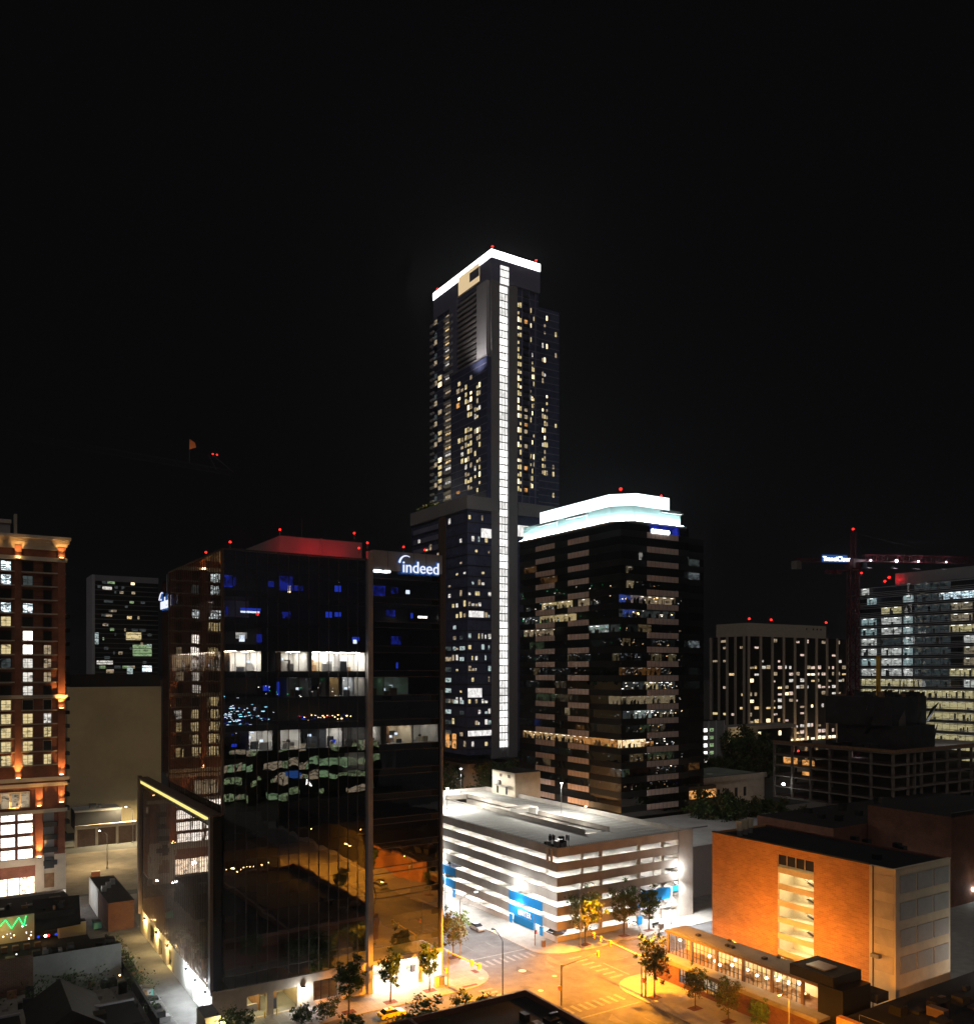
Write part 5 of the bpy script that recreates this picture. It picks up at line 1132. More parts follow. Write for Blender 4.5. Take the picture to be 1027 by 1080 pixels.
for r in range(17):
    z = ztp-fh*(r+1)
    pane_band('window_band', (gx, gyf), (gx, gyn), z+.9, z+fh, 3.0, 'glass_far', T, (-1, 0), .002, O)
    b = MB(O); b.box(gx-.02, gx+.3, gyn, gyf, z, z+.9, 'black_panel')
    for dz in (.1, .75, 1.5, 3.6): b.box(gx-1.0, gx-.05, gyn, gyf, z+dz, z+dz+.14, 'fin_white')
    b.done('louvre', T)
    def seg(p0, p1, m, dz0=1.0, dz1=3.9):
        b = MB(O); a, c = aV(gx, p1), aV(gx, p0); b.face([(gx+1.6, a, z+dz0), (gx+1.6, c, z+dz0), (gx+1.6, c, z+dz1), (gx+1.6, a, z+dz1)], m)
        n = max(1, int((c-a)/3))
        for i in range(n): y = a+(c-a)*(i+.5)/n; b.box(gx+1.2, gx+1.3, y-.7, y+.7, z+dz1-.4, z+dz1-.25, 'em_c2' if m != 'lit_faint' else 'lit_dim'); b.box(gx+.3, gx+.4, y-.05+1.5, y+.05+1.5, z+.9, z+4.3, 'mullion_dark')
        for i in range(n): y = a+(c-a)*R.random(); b.box(gx+.8, gx+1, y, min(c, y+R.uniform(.1, 1.1)), z+dz0, z+dz0+R.uniform(.6, 2.6), R.choice(('black_panel', 'cream', 'white_wall')))
        b.build('lit_office', T)
    if r >= 9: seg(905, 1070, 'lit_yellow') if r > 9 else seg(905, 970, 'lit_yellow')
    elif r in (3, 4, 5, 6, 7, 8): seg(906, 922, R.choice(('lit_cool', 'lit_white'))); seg(927, 948, 'lit_white' if r != 5 else 'lit_faint'); seg(950, 960, R.choice(('lit_white', 'lit_cool')))
    if r in (0,): seg(906, 914, 'lit_white')
    if r == 1: seg(912, 922, 'lit_cool'); seg(950, 961, 'lit_cool'); seg(988, 1030, 'lit_glint')
    if r == 2: seg(927, 948, 'lit_yellow')
    if r in (2, 3): seg(1000, 1023, 'lit_dim')
    if r in (4, 8): seg(999, 1060, 'lit_yellow')
    if r in (6, 7, 9, 5): seg(1014, 1060, R.choice(('lit_white', 'lit_dim')))
    if r < 10: seg(962, 1000, 'lit_faint')
# unfinished concrete frame
cu, cv = W(943, 270); cvf = aV(cu, 815); cue = cu+70; zf0 = Z(795, 270)
T = thing('unfinished_building', (cu, cv, 0), 'dark unfinished concrete frame building below the red crane', 'building'); O = T.location
for i in range(6):
    z = zf0-3.8*i
    b = MB(O); b.box(cu, cue, cv, cvf, z-.35, z, 'concrete_raw'); b.done('floor_slab', T)
b = MB(O); zb_ = zf0-19.2
for i in range(7): y = cv+.4+(cvf-cv-1)*i/6.; b.box(cu+.2, cu+.9, y, y+.7, zb_, zf0, 'concrete_raw'); b.box(cu+12, cu+12.8, y, y+.7, zb_, zf0, 'concrete_raw')
for i in range(1, 9): x = cu+.4+7.6*i; b.box(x, x+.7, cv+.2, cv+.9, zb_, zf0, 'concrete_raw')
for y in (cv+1, cv+10, cv+24): b.box(cu+1, cu+2.6, y, y+1.6, 0, zb_, 'concrete_raw')
b.box(cu-.3, cu+2.2, cv-.3, cv+1.6, zb_-4, zb_+4, 'stone'); b.done('column', T)
b = MB(O)
for i in range(6):
    z = zf0-3.8*i
    for k in (.55, 1.05): b.box(cu-.05, cu+.02, cv, cvf, z+k, z+k+.06, 'crane_red'); b.box(cu, cue, cv-.05, cv+.02, z+k, z+k+.06, 'crane_red')
b.box(cu-.1, cu-.03, cv, cvf, zf0+.1, zf0+1.1, 'wood'); b.box(cu, cue, cv-.1, cv-.03, zf0+.1, zf0+1.1, 'wood'); b.done('safety_rail', T)
b = MB(O)
y = aV(cu, 905)
b.prism([(cu+9, cv+2), (cu+30, cv+4), (cu+34, cv+24), (cu+8, cv+26)], zf0, zf0+8, 'tarp', 'dark_roof'); b.prism([(cu+8, cv+6), (cu+30, cv+7), (cu+32, cv+30), (cu+7, cv+30)], zf0+8, zf0+17.5, 'tarp', 'dark_roof')
for i in range(26):
    x, yy, z = cu+8+R.random()*24, cv+5+R.random()*24, zf0+17.5; b.box(x, x+R.uniform(.5, 3), yy, yy+R.uniform(.5, 3), z, z+R.uniform(.5, 2.2), R.choice(('tarp', 'black_metal', 'wood')))
for i in range(22):
    x, yy, z = cu+6+R.random()*26, cv+3+R.random()*26, zf0+R.choice((0, 5, 9, 13)); dx = R.uniform(-2.5, 2.5); b.face([(x, yy, z), (x+R.uniform(2, 6), yy+.5, z), (x+dx+3, yy-R.uniform(.5, 3), z+R.uniform(4, 9)), (x+dx, yy-R.uniform(.5, 3), z+R.uniform(4, 8))], R.choice(('tarp', 'concrete_raw', 'tarp', 'black_metal')))
for i in range(30): x, yy = cu+7+R.random()*24, cv+4+R.random()*26; b.bar((x, yy, zf0+8), (x+R.uniform(-.4, .4), yy, zf0+R.uniform(17, 21.5)), .08, 'bronze')
for i in range(14): x, yy = cu+2+R.random()*5, cv+2+R.random()*40; b.box(x, x+2, yy, yy+2.5, zf0, zf0+R.uniform(.6, 2.6), R.choice(('tarp', 'black_metal')))
b.done('shuttering', T)
b = MB(O); b.face([(cu+2, cvf-3, zf0-7), (cu+2, cvf-9, zf0-7), (cu+2, cvf-9, zf0-4.8), (cu+2, cvf-3, zf0-4.8)], 'lit_amber'); b.face([(cu+2, cvf-11, zf0-7), (cu+2, cvf-16, zf0-7), (cu+2, cvf-16, zf0-5.2), (cu+2, cvf-11, zf0-5.2)], 'lit_amber'); b.face([(cu+2, cvf-11, zf0-10.6), (cu+2, cvf-15, zf0-10.6), (cu+2, cvf-15, zf0-9.3), (cu+2, cvf-11, zf0-9.3)], 'lit_amber'); b.done('lit_opening', T)
beacon((cu-.2, aV(cu, 842), Z(793, dep(cu, aV(cu, 842)))), '', .35, T)
light('site_bulb', 'POINT', (cu-3, aV(cu, 832), 17), 380, (.8, .9, 1), T, .3)
light('site_glow', 'POINT', (cu-14, cv-14, 20), 700, (1, .75, .5), T, .5); light('site_glow', 'POINT', (cu+44, cv+6, zf0+6), 900, (.9, .95, 1), T, .5)
b = MB(O); b.ball((cu-3, aV(cu, 832), 17), .5, 'em_lampwhite', 8, 5); b.done('site_lamp', T)
t = thing('concrete_pump', W(926, 300)+(zf0,), 'yellow boom mast standing on the unfinished building', 'boom'); b = MB(t.location); p = t.location
zz = Z(692, 300); b.box(p.x-.5, p.x+.5, p.y-.5, p.y+.5, p.z+.01, zz, 'crane_yellow'); b.done('mast', t); b = MB(p); b.bar((p.x+1.2, p.y, p.z+16), (p.x+.3, p.y, zz), .3, 'crane_yellow'); b.bar((p.x+1.2, p.y, p.z+16), (p.x+2, p.y, p.z+1), .3, 'crane_yellow'); b.done('boom', t)
# tower crane
def lattice(b, p, q, wd, ht, n, m, r=.12):
    p, q = Vector(p), Vector(q); d = (q-p); L = d.length; d.normalize()
    up = Vector((0, 0, 1)) if abs(d.z) < .9 else Vector((cs, -sn, 0)); sd = d.cross(up).normalized(); up = sd.cross(d)
    C = lambda s, i: p+d*s+sd*(wd/2*(1, -1, -1, 1)[i])+up*(ht/2*(1, 1, -1, -1)[i])
    for i in range(4): b.bar(C(0, i), C(L, i), r*1.3, m)
    for k in range(n):
        s0, s1 = L*k/n, L*(k+1)/n
        for i in range(4):
            j = (i+1) % 4; b.bar(C(s0, i), C(s1, j) if k % 2 else C(s1, i), r*.8, m) if 0 else b.bar(C(s0, i if k % 2 else j), C(s1, j if k % 2 else i), r*.8, m); b.bar(C(s0, i), C(s0, j), r*.7, m)
kx, ky = W(899.5, 300)
T = thing('tower_crane', (kx, ky, 0), 'red lattice tower crane with white jib lights and a lit blue sign', 'crane'); O = T.location; zj = Z(592, 300)
b = MB(O); lattice(b, (kx, ky, 0), (kx, ky, zj-3), 3.0, 3.0, 30, 'crane_red', .16); b.done('mast', T)
b = MB(O); b.box(kx-2, kx+2, ky-2, ky+2, zj-3, zj-.8, 'crane_red'); b.box(kx-3, kx+4.5, ky-2.2, ky-.6, zj-2.6, zj+.6, 'crane_red'); b.done('slewing_unit', T)
b = MB(O); b.box(kx+1, kx+3.4, ky-3.2, ky-2.2, zj-3, zj-.4, 'car_glass'); b.done('cab', T)
jd = Vector((cs, -sn, 0))*.97+Vector((sn, cs, 0))*.16; jd.normalize()
P = lambda s, z=0, o=0: (kx+jd.x*s-jd.y*o, ky+jd.y*s+jd.x*o, zj+z)
b = MB(O); lattice(b, P(4, 1.2), P(60, 1.2), 1.8, 2.4, 26, 'crane_red', .1); b.done('jib', T)
b = MB(O); lattice(b, P(-22, 0), P(-1, 0), 1.8, 1.0, 9, 'crane_red', .1); b.done('counter_jib', T)
b = MB(O); b.box(P(-21.5)[0]-1.2, P(-21.5)[0]+1.2, P(-21.5)[1]-1.2, P(-21.5)[1]+1.2, zj-3.2, zj-.4, 'concrete_raw'); b.done('counterweight', T)
b = MB(O); lattice(b, (kx, ky, zj), (kx, ky, Z(561, 300)), 1.4, 1.4, 6, 'crane_red', .1); b.bar((kx, ky, zj+10), P(40, 2.4), .05, 'black_metal'); b.bar((kx, ky, zj+10), P(-20, .5), .05, 'black_metal'); b.done('head_frame', T)
b = MB(O)
for s in (-6, -9): b.box(P(s)[0]-1.5, P(s)[0]+1.5, P(s)[1]-.8, P(s)[1]+.8, zj-4.6, zj-3.2, 'crane_red')
b.bar(P(-11, -4.2), P(0, -2.8), .25, 'crane_red'); b.done('platform', T)
beacon((kx, ky, Z(559, 300)), '', .4, T); beacon((kx+1, ky-2.6, zj-4.6), '', .35, T)
for s, e in ((6.0, 1.0), (16, 2.2), (24.5, 1.0), (35.5, .6)):
    b = MB(O); b.ball(P(s, .3, -1.2), .38*e**.5, 'em_sign', 8, 5); b.done('jib_lamp', T)
    light('jib_bulb', 'POINT', P(s, .2, -1.9), 420*e, (1, .85, .95), T, .3)
    b = MB(O); q = P(s, -2.2); b.box(q[0]-1.6, q[0]+1.6, q[1]-.3, q[1]+.3, q[2]-.1, q[2]+.1, 'fin_grey'); b.done('trolley', T)
for z in (20, 32, 45, 58, 70, 82): light('mast_bulb', 'POINT', (kx-2.6, ky-3.6, z+8), 40, (1, .75, .85), T, .3)  # bodiless fill lights added to lift the red mast
o = sign_text('TraneiClone', 2.2, 'sign_letters', 'em_sign', P(-12.3, -.2, -1.3), T, 'S', .12, sx=.95); o.rotation_euler[2] = math.atan2(jd.y, jd.x)
b = MB(O)
a, c = P(-12.6, -.5, -1.15), P(-2.9, -.5, -1.15); b.face([(a[0], a[1], a[2]-.2), (c[0], c[1], c[2]-.2), (c[0], c[1], c[2]+2.4), (a[0], a[1], a[2]+2.4)], 'em_signblue'); b.done('sign_board', T)
# dark crane on the left, seen only by its jib
j0, j1 = W(-12, 257), W(246, 313); jz = Z(460, 260)+1
T = thing('dark_crane_jib', (j0[0], j0[1], 0), 'unlit crane jib against the black sky at the left, with an orange flag', 'crane'); O = T.location
b = MB(O); lattice(b, (j0[0], j0[1], jz), (j1[0], j1[1], jz), 1.6, 1.8, 40, 'crane_dark', .07); b.done('jib', T)
f = lambda p: Vector((j0[0]+(j1[0]-j0[0])*p, j0[1]+(j1[1]-j0[1])*p, jz))
b = MB(O); q = f(.92); b.bar(q, f(.88)+Vector((0, 0, 5)), .06, 'grey_metal'); b.bar(f(.88)+Vector((0, 0, 5)), f(.0)+Vector((0, 0, 7)), .04, 'black_metal'); b.bar(f(1)+Vector((0, 0, .5)), f(.9)+Vector((0, 0, 5.2)), .06, 'grey_metal'); b.done('stay', T)
q = f(.79)+Vector((0, 0, .9)); b = MB(O); b.bar(q, q+Vector((0, 0, 8.6)), .06, 'grey_metal'); b.face([tuple(q+Vector(k)) for k in ((0, 0, 4.8), (2.1, -.9, 5.6), (1.7, -.9, 7.2), (.1, 0, 8.5))], 'flag'); b.done('flag', T)
light('flag_bulb', 'POINT', tuple(q+Vector((-1, -2.5, 5))), 36, (1, .6, .4), T, .2)
for k in (0, .02): beacon(tuple(f(.90+k)+Vector((0, 0, 5.4))), '', .3, T)
b = MB(O); zz = jz-1; b.box(j0[0]-1, j0[0]+1, j0[1]-1, j0[1]+1, 0, zz, 'grey_metal'); b.done('mast', T)
# small lit block, long low building, historic block
mu, mv = W(741, 430); mue = aU(mv, 764)
T = thing('small_lit_block', (mu, mv, 0), 'small pale block with two columns of greenish lit windows', 'building'); O = T.location
z1 = Z(761, 430); b = MB(O); b.box(mu-6, mue, mv, mv+14, 0, z1, 'grey_panel', 'dark_roof'); b.done('wall', T)
b = MB(O)
for p in (741, 747.2, 754.8, 763.4): x = aU(mv, p); b.box(x-.3, x+.3, mv-.4, mv-.01, 0, z1+.2, 'fin_white')
b.done('pier', T)
for r in range(5):
    for p0, p1, m in ((741.6, 745.5, 'lit_bright'), (748, 752.4, 'lit_green')):
        b = MB(O); z = Z(772+8*r, 432); b.face([(aU(mv, p0), mv-.05, z), (aU(mv, p1), mv-.05, z), (aU(mv, p1), mv-.05, z+1.7), (aU(mv, p0), mv-.05, z+1.7)], m); b.done('window', T)
light('street_bulb', 'POINT', (mue+4, mv-8, 14), 1100, (.7, 1, .5), T, .4)
lu, lv = W(766, 455); lue = aU(lv, 834)
T = thing('long_low_building', (lu, lv, 0), 'long low flat roofed building with a tan end wall', 'building'); O = T.location
z1 = Z(767, 455); b = MB(O); b.box(lu, lue, lv, lv+12, 0, z1-2, 'black_panel'); b.box(lu-.5, lue+2, lv-1.5, lv+13, z1-2, z1, 'stone', 'roof_grey'); b.done('wall', T)
b = MB(O); b.box(lu+.3, aU(lv, 798), lv-.6, lv-.01, Z(783, 455), z1-2.1, 'cream'); b.done('end_wall', T)
for p in (799.5, 821): b = MB(O); b.box(aU(lv, p), aU(lv, p+2.6), lv-.1, lv-.01, Z(779, 455), Z(774, 455), 'lit_warm2'); b.done('window', T)
light('street_bulb', 'POINT', (lu+8, lv-8, 24), 900, (1, .8, .5), T, .4)
hu, hv = W(741, 300); hue = aU(hv, 806)
T = thing('historic_block', (hu, hv, 0), 'old brown masonry block with a worn grey green roof behind dark trees', 'building'); O = T.location
z1 = Z(822, 300); b = MB(O); b.box(hu-20, hue, hv, hv+24, 0, z1, 'stone', 'old_roof'); b.done('wall', T)
b = MB(O); b.box(hu-20.3, hue+.6, hv-.7, hv+.1, z1-1.3, z1+.4, 'stone'); b.box(hu-20, hue, hv+.1, hv+.5, z1, z1+.5, 'slate'); b.box(hu+4, hu+7, hv+10, hv+13, z1, z1+3.6, 'stone'); b.box(hu+12, hu+14, hv+8, hv+10, z1, z1+.2, 'roof_white'); b.done('cornice', T)
for i in range(6):
    b = MB(O); x = hu-2+i*4.6; b.box(x, x+1.4, hv-.06, hv-.01, z1-7.5, z1-4.2, 'black_panel'); b.done('window', T)
for i in range(3): light('street_bulb', 'POINT', (hu+2+i*8, hv-5, 6+i), 90, (1, .6, .35), T, .4)
# orange lit side wing beside the crowned tower
wx, wy = gu3-2, gv-3
T = thing('brick_annex', (gu3-9, gv+.2, 0), 'low annex with amber lit window strip at the foot of the crowned tower', 'building'); O = T.location
b = MB(O); b.box(gu2+.5, gu3+4, gv+.4, gv+1.9, 0, Z(832, 268), 'bronze', 'dark_roof'); b.done('wall', T)
b = MB(O); b.box(gu2+.7, gu3+3.8, gv+.25, gv+.39, Z(845, 268), Z(836, 268), 'lit_amber'); b.done('window', T)
# dark brick block on the right edge and low dark roofs at the bottom right
ru, rv = W(1003, 205)
T = thing('dark_brick_block', (ru, rv, 0), 'dark red brick block behind the orange lit building at the right edge', 'building'); O = T.location
b = MB(O); b.box(ru, ru+40, rv, rv+22, 0, Z(862, 205), 'brick_dark', 'dark_roof'); b.done('wall', T)
b = MB(O); b.box(ru-.1, ru+40, rv-.15, rv+.2, Z(862, 205), Z(858, 205), 'black_metal'); b.done('coping', T)
light('street_bulb', 'POINT', (ru+9, rv-3, 6), 160, (1, .85, .6), T, .3); light('street_bulb', 'POINT', (ru+9.5, rv-2.4, 3), 130, (.5, .8, 1), T, .3)
b = MB(O); b.box(ru+9, ru+10, rv-.5, rv-.2, 3, 3.6, 'em_lampwhite'); b.done('wall_lamp', T)
r2u, r2v = W(960, 235)
T = thing('dark_warehouse', (r2u, r2v, 0), 'wide dark flat roofed warehouse behind the brick building', 'building'); O = T.location
b = MB(O); b.box(r2u-34, r2u+50, r2v, r2v+24, 0, 17, 'brick_dark', 'dark_roof'); b.done('wall', T)
b = MB(O)
for i in range(8): x = r2u-30+R.random()*60; y = r2v+3+R.random()*18; b.box(x, x+1.6, y, y+1.6, 17, 17+R.uniform(.6, 2), 'dark_roof')
b.done('roof_unit', T)
nu, nv = 128.5, 62.
T = thing('dark_service_roof', (nu, nv, 0), 'cluttered dark flat roof with an orange brick edge at the bottom right', 'building'); O = T.location
nvf = bv-4.5
b = MB(O); b.box(111.5, 112.6, 50, 78.5, 0, 5.9, 'brick_orange'); b.box(112.6, 150, 50, 78.5, 0, 5.4, 'dark_roof'); b.box(122.6, 150, 78.5, nvf, 0, 4.6, 'dark_roof'); b.done('wall', T)
b = MB(O)
for i in range(26): x, y = 114+R.random()*32, 56+R.random()*20; b.box(x, x+R.uniform(.6, 3), y, y+R.uniform(.6, 3), 5.4, 5.4+R.uniform(.3, 1.6), R.choice(('dark_roof', 'slate', 'black_metal', 'bronze')))
b.box(124, 127, 80, 83, 4.6, 6.0, 'slate'); b.done('roof_unit', T)
b = MB(O)
for i in range(6): b.cyl((113.4, 56+i*4, 5.4), (113.4, 56+i*4, 6.6), .03, .03, 'grey_metal', 5)
b.bar((113.4, 56, 6.6), (113.4, 76, 6.6), .03, 'grey_metal'); b.done('railing', T)
b = MB(O); b.box(122.0, 122.1, 85.6, 87.2, 3.0, 5.2, 'em_pend'); b.done('lit_slot', T)
kx2, ky2 = W(985, 175)
T = thing('loading_shed', (bu+6, bv-16, 0), 'black shed roof in front of the pale end wall of the brick building', 'shed'); O = T.location
b = MB(O); b.box(bu+4, bu+40, bv-15, bv-3, 0, 3.4, 'dark_roof'); b.done('wall', T)
b = MB(O); b.bar((bu+4, bv-15, 3.45), (bu+40, bv-15, 3.45), .1, 'grey_metal'); b.bar((bu+4, bv-9, 3.5), (bu+40, bv-9, 3.5), .1, 'grey_metal'); b.done('ridge', T)
light('yard_bulb', 'POINT', (bu+22, bv-7, 6), 2600, (1, .95, .86), T, .2)

# ================================================================ foreground roof at the bottom and dark blocks at the left
T = thing('foreground_roof_building', (40, 70, 0), 'single storey building with a black flat roof at the bottom edge', 'building'); O = T.location
b = MB(O); b.box(22, 79.6, 58, 112.8, 0, 4.7, 'brick_dark', 'dark_roof'); b.done('wall', T)
b = MB(O)
for x0, x1, y0, y1 in ((22, 79.6, 112.3, 112.8), (79.1, 79.6, 58, 112.3), (22, 79.1, 58, 58.5), (22, 22.5, 58.5, 112.3), (58, 58.5, 58.5, 112.3)): b.box(x0, x1, y0, y1, 4.7, 5.6, 'brick_dark', 'bronze')
b.done('parapet', T)
b = MB(O)
for i in range(9): x, y = 72+R.random()*4.5, 92+R.random()*16; b.box(x, x+R.uniform(.5, 2), y, y+R.uniform(.5, 2), 4.7, 4.7+R.uniform(.4, 1.3), R.choice(('dark_roof', 'black_metal', 'bronze')))
b.box(60, 70, 70, 108, 4.7, 5.0, 'dark_roof'); b.done('roof_unit', T)
gw, gwv = W(128, 158.5)
T = thing('bar_with_patio', (gw, gwv, 0), 'low bar with a pale wall and a green neon patio', 'building'); O = T.location
zt_ = 6.5
b = MB(O); b.box(gw-70, gw-14.5, gwv, gwv+.5, 0, zt_+.3, 'brick_old'); b.box(gw-14.5, gw, gwv-.05, gwv+.5, 0, zt_, 'wall_dim', 'dark_roof'); b.box(gw-70, gw, gwv+.5, gwv+4, 0, zt_-.6, 'dark_roof'); b.box(gw-5, gw, gwv+4, gwv+10, 0, 5.2, 'dark_roof'); b.done('front_wall', T)
b = MB(O)
for i in range(16): x = gw-30+R.random()*28; b.box(x, x+R.uniform(.4, 1.6), gwv+1, gwv+2.4, zt_-.6, zt_+R.uniform(0, .9), R.choice(('black_metal', 'dark_roof', 'grey_metal')))
b.done('roof_unit', T)
wv = gwv+14
b = MB(O); b.box(gw-70, gw-13.2, wv, wv+.4, 0, 10.6, 'tan_wall'); b.box(gw-70, gw-6, wv+.4, wv+14, 0, 10.4, 'slate', 'dark_roof'); b.box(gw-9.2, gw-4.4, wv-2, wv+.39, 0, 8.3, 'tan_wall', 'dark_roof'); b.done('rear_block', T)
b = MB(O); b.box(gw-70, gw-4.2, gwv+4.01, wv-2.01, 4.0, 5.7, 'slate', 'dark_roof'); b.box(gw-70, gw-9.3, wv-2, wv-.01, 4.0, 5.7, 'slate', 'dark_roof'); b.build('terrace', T)
b = MB(O); pts = [(gw-13, wv-3, 8.0), (gw-5.5, wv-3, 8.4), (gw-4.5, wv+7, 11.4), (gw-13, wv+7, 11.6)]; b.face(pts, 'slate'); b.face([(p[0], p[1], p[2]-.3) for p in reversed(pts)], 'slate'); b.done('pitched_roof', T)
b = MB(O); s0 = gw-19.2
nz = [(-8, 4.6), (-6.5, 4.4), (-5, 4.6), (-3, 4.4), (-.6, 4.6), (1.2, 6.6), (2.2, 4.8), (3.4, 6.7), (4.2, 4.9), (4.6, 6.9)]
for p, q in zip(nz, nz[1:]): b.bar((s0+p[0], wv-.2, p[1]+3.6), (s0+q[0], wv-.2, q[1]+3.6), .09, 'em_green')
b.done('neon_tube', T)
b = MB(O)
for i in range(34): b.ball((gw-26+R.random()*12.5, wv-.6-R.random()*6, 7.4+R.random()*2.2), .11, R.choice(('em_bulb', 'em_bulb', 'em_screen')), 6, 4)
for p, m in ((gw-12.8, 'em_blue'), (gw-11.6, 'em_bulb'), (gw-11.1, 'em_redsoft'), (gw-9.8, 'em_blue')): b.ball((p, wv-3.5, 7.0), .26, m, 8, 5)
b.done('patio_bulbs', T)
light('patio_bulb', 'POINT', (gw-18.5, wv-2.2, 8.6), 150, (1, .75, .3), T, .3); light('patio_bulb', 'POINT', (gw-11.5, wv-2.6, 7.2), 60, (1, .55, .2), T, .3); light('patio_bulb', 'POINT', (gw-3, gwv-2.5, 1.5), 16, (.9, .95, 1), T, .2)
b = MB(O)
for i in range(9): x = gw-28+i*1.8; b.box(x, x+1, wv-6, wv-5, 5.72, 6.6, 'wood')
b.done('patio_table', T)
hu2, hv2 = W(60, 150)
T = thing('flat_roof_shop', (hu2-30, gwv+30, 0), 'dark flat roofed shop in front of the brick hotel', 'shop'); O = T.location
b = MB(O); x1 = gw-4; b.box(gw-75, x1, wv+16, wv+36, 0, 5.8, 'slate', 'dark_roof'); b.box(gw-75, x1+.1, wv+35.6, wv+36.1, 5.8, 6.3, 'stone'); b.done('wall', T)
b = MB(O)
for i in range(10): x = gw-40+R.random()*32; y = wv+18+R.random()*15; b.box(x, x+1.4, y, y+1.2, 5.8, 5.8+R.uniform(.5, 1.4), R.choice(('black_metal', 'dark_roof', 'grey_metal')))
b.done('roof_unit', T)
b = MB(O); b.box(x1+.01, x1+.4, wv+34, wv+34.5, 4.9, 5.3, 'em_lampwhite'); b.done('wall_lamp', T)
light('wall_bulb', 'POINT', (x1+1.2, wv+34, 5), 380, (.85, .92, 1), T, .2)
# gable house and other black roofs at the bottom left
T = thing('gable_roof_house', (0, 0, 0), 'black gabled roof house in the dark bottom left corner', 'house'); gxx, gyy = W(72, 139); T.location = (gxx, gyy, 0); O = T.location
b = MB(O); b.box(gxx-6, gxx+4, gyy-13, gyy+2, 0, 2.9, 'slate'); b.done('wall', T)
b = MB(O)
A = [(gxx-6.4, gyy-13.4, 2.9), (gxx+4.4, gyy-13.4, 2.9), (gxx+4.4, gyy+2.4, 2.9), (gxx-6.4, gyy+2.4, 2.9)]; r0, r1 = (gxx-1, gyy-13.4, 6.4), (gxx-1, gyy+2.4, 6.4)
b.face([A[0], r0, r1, A[3]], 'slate'); b.face([A[1], A[2], r1, r0], 'slate'); b.face([A[2], A[3], r1], 'slate'); b.face([A[0], A[1], r0], 'slate'); b.done('roof', T)
for nm, lb, (px, d), (wx_, wy_, hh) in (('dark_shed', 'dark shed roof beside the alley at the bottom left', (140, 139), (12, 10, 3.4)), ('dark_outbuilding', 'low black outbuilding at the lower left edge of the photo', (20, 131), (22, 9, 4.2))):
    x, y = W(px, d); T = thing(nm, (x, y, 0), lb, 'shed'); b = MB(T.location); b.box(x-wx_, x, y-wy_, y, 0, hh, 'slate', 'dark_roof'); b.done('wall', T)
    b = MB(T.location); b.box(x-wx_-.2, x+.2, y-.2, y+.25, hh, hh+.3, 'grey_panel'); b.box(x-wx_*.6, x-wx_*.4, y-wy_*.6, y-wy_*.4, hh, hh+.9, 'black_metal'); b.done('roof_trim', T)
sx_, sy_ = 31.6, 199
T = thing('alley_shed', (sx_, sy_, 0), 'long black roofed shed with a white lit end beside the alley', 'shed'); O = T.location
b = MB(O); b.box(sx_-1, 36, 201, 228, 0, 6.4, 'brick_dark', 'dark_roof'); b.box(sx_-1.2, sx_-1.0, 214, 228, 0, 6.6, 'white_wall'); b.done('wall', T)
b = MB(O)
for i in range(3): b.box(31+i*1.4, 32+i*1.4, 212+i*3, 213.5+i*3, 6.4, 7.6, 'grey_metal')
b.done('roof_unit', T)
light('wall_bulb', 'POINT', (27.4, 224, 4.6), 160, (.9, .97, 1), T, .2)
T = thing('alley_wall', (30.2, 150, 0), 'dark retaining wall of clutter along the alley edge', 'wall'); O = T.location
b = MB(O); b.box(28.6, 29.0, 141, 192, 0, 2.4, 'slate'); b.done('wall', T)
b = MB(O)
for i in range(60): y = 144+R.random()*48; b.box(29.05, 29.6+R.random()*1.9, y, y+R.uniform(.5, 1.6), .15, R.uniform(.6, 2.2), R.choice(('black_metal', 'slate', 'grey_panel', 'wood')))
b.done('clutter', T)
# ---------------------------------------------------------------- blocks behind the viewpoint, seen mirrored in the tower glass
lit('lit_mirror', (.75, .95, .45), .5, 31, .25, .75, 2.6, 1.2)
T = thing('mirrored_office', (120, -90, 0), 'green white lit office seen only as a reflection in the tower glass', 'building'); O = T.location
b = MB(O); b.box(96, 190, -125, -90.6, 0, 26, 'black_panel', 'dark_roof'); b.done('wall', T)
Rm = random.Random(8)
for z0, z1 in ((21, 23.6), (13.5, 17), (8, 10.6), (1, 4)):
    b = MB(O); x = 97
    while x < 186:
        w_ = Rm.uniform(1.5, 9); m = Rm.choice(('lit_mirror', 'lit_mirror', 'lit_green', 'black_panel', 'lit_dim', 'black_panel'))
        if m != 'black_panel': b.face([(x, -90.3, z0), (x, -90.3, z1-Rm.choice((0, 0, .8))), (x+w_, -90.3, z1), (x+w_, -90.3, z0)], m)
        x += w_+.25
    b.build('lit_floor', T)
b = MB(O); b.box(128, 135, -90.2, -90, 8, 11.5, 'em_signblue'); b.box(139, 140.2, -90.2, -90, 5, 7.5, 'em_c2'); b.done('lit_sign', T)
T = thing('mirrored_shop_row', (40, 20, 0), 'dark shop row with string lights seen mirrored in the tower glass', 'building'); O = T.location
b = MB(O); b.box(-30, 81, -30, 40, 0, 7, 'slate', 'dark_roof'); b.box(104, 150, -30, 48, 0, 9, 'slate', 'dark_roof'); b.done('wall', T)
b = MB(O)
for i in range(26): b.ball((44+i*1.1, 58+3*math.sin(i*.8)*.4, 7.2-.8*abs(math.sin(i*.5))), .16, 'em_bulb', 6, 4)
b.done('string_light', T)

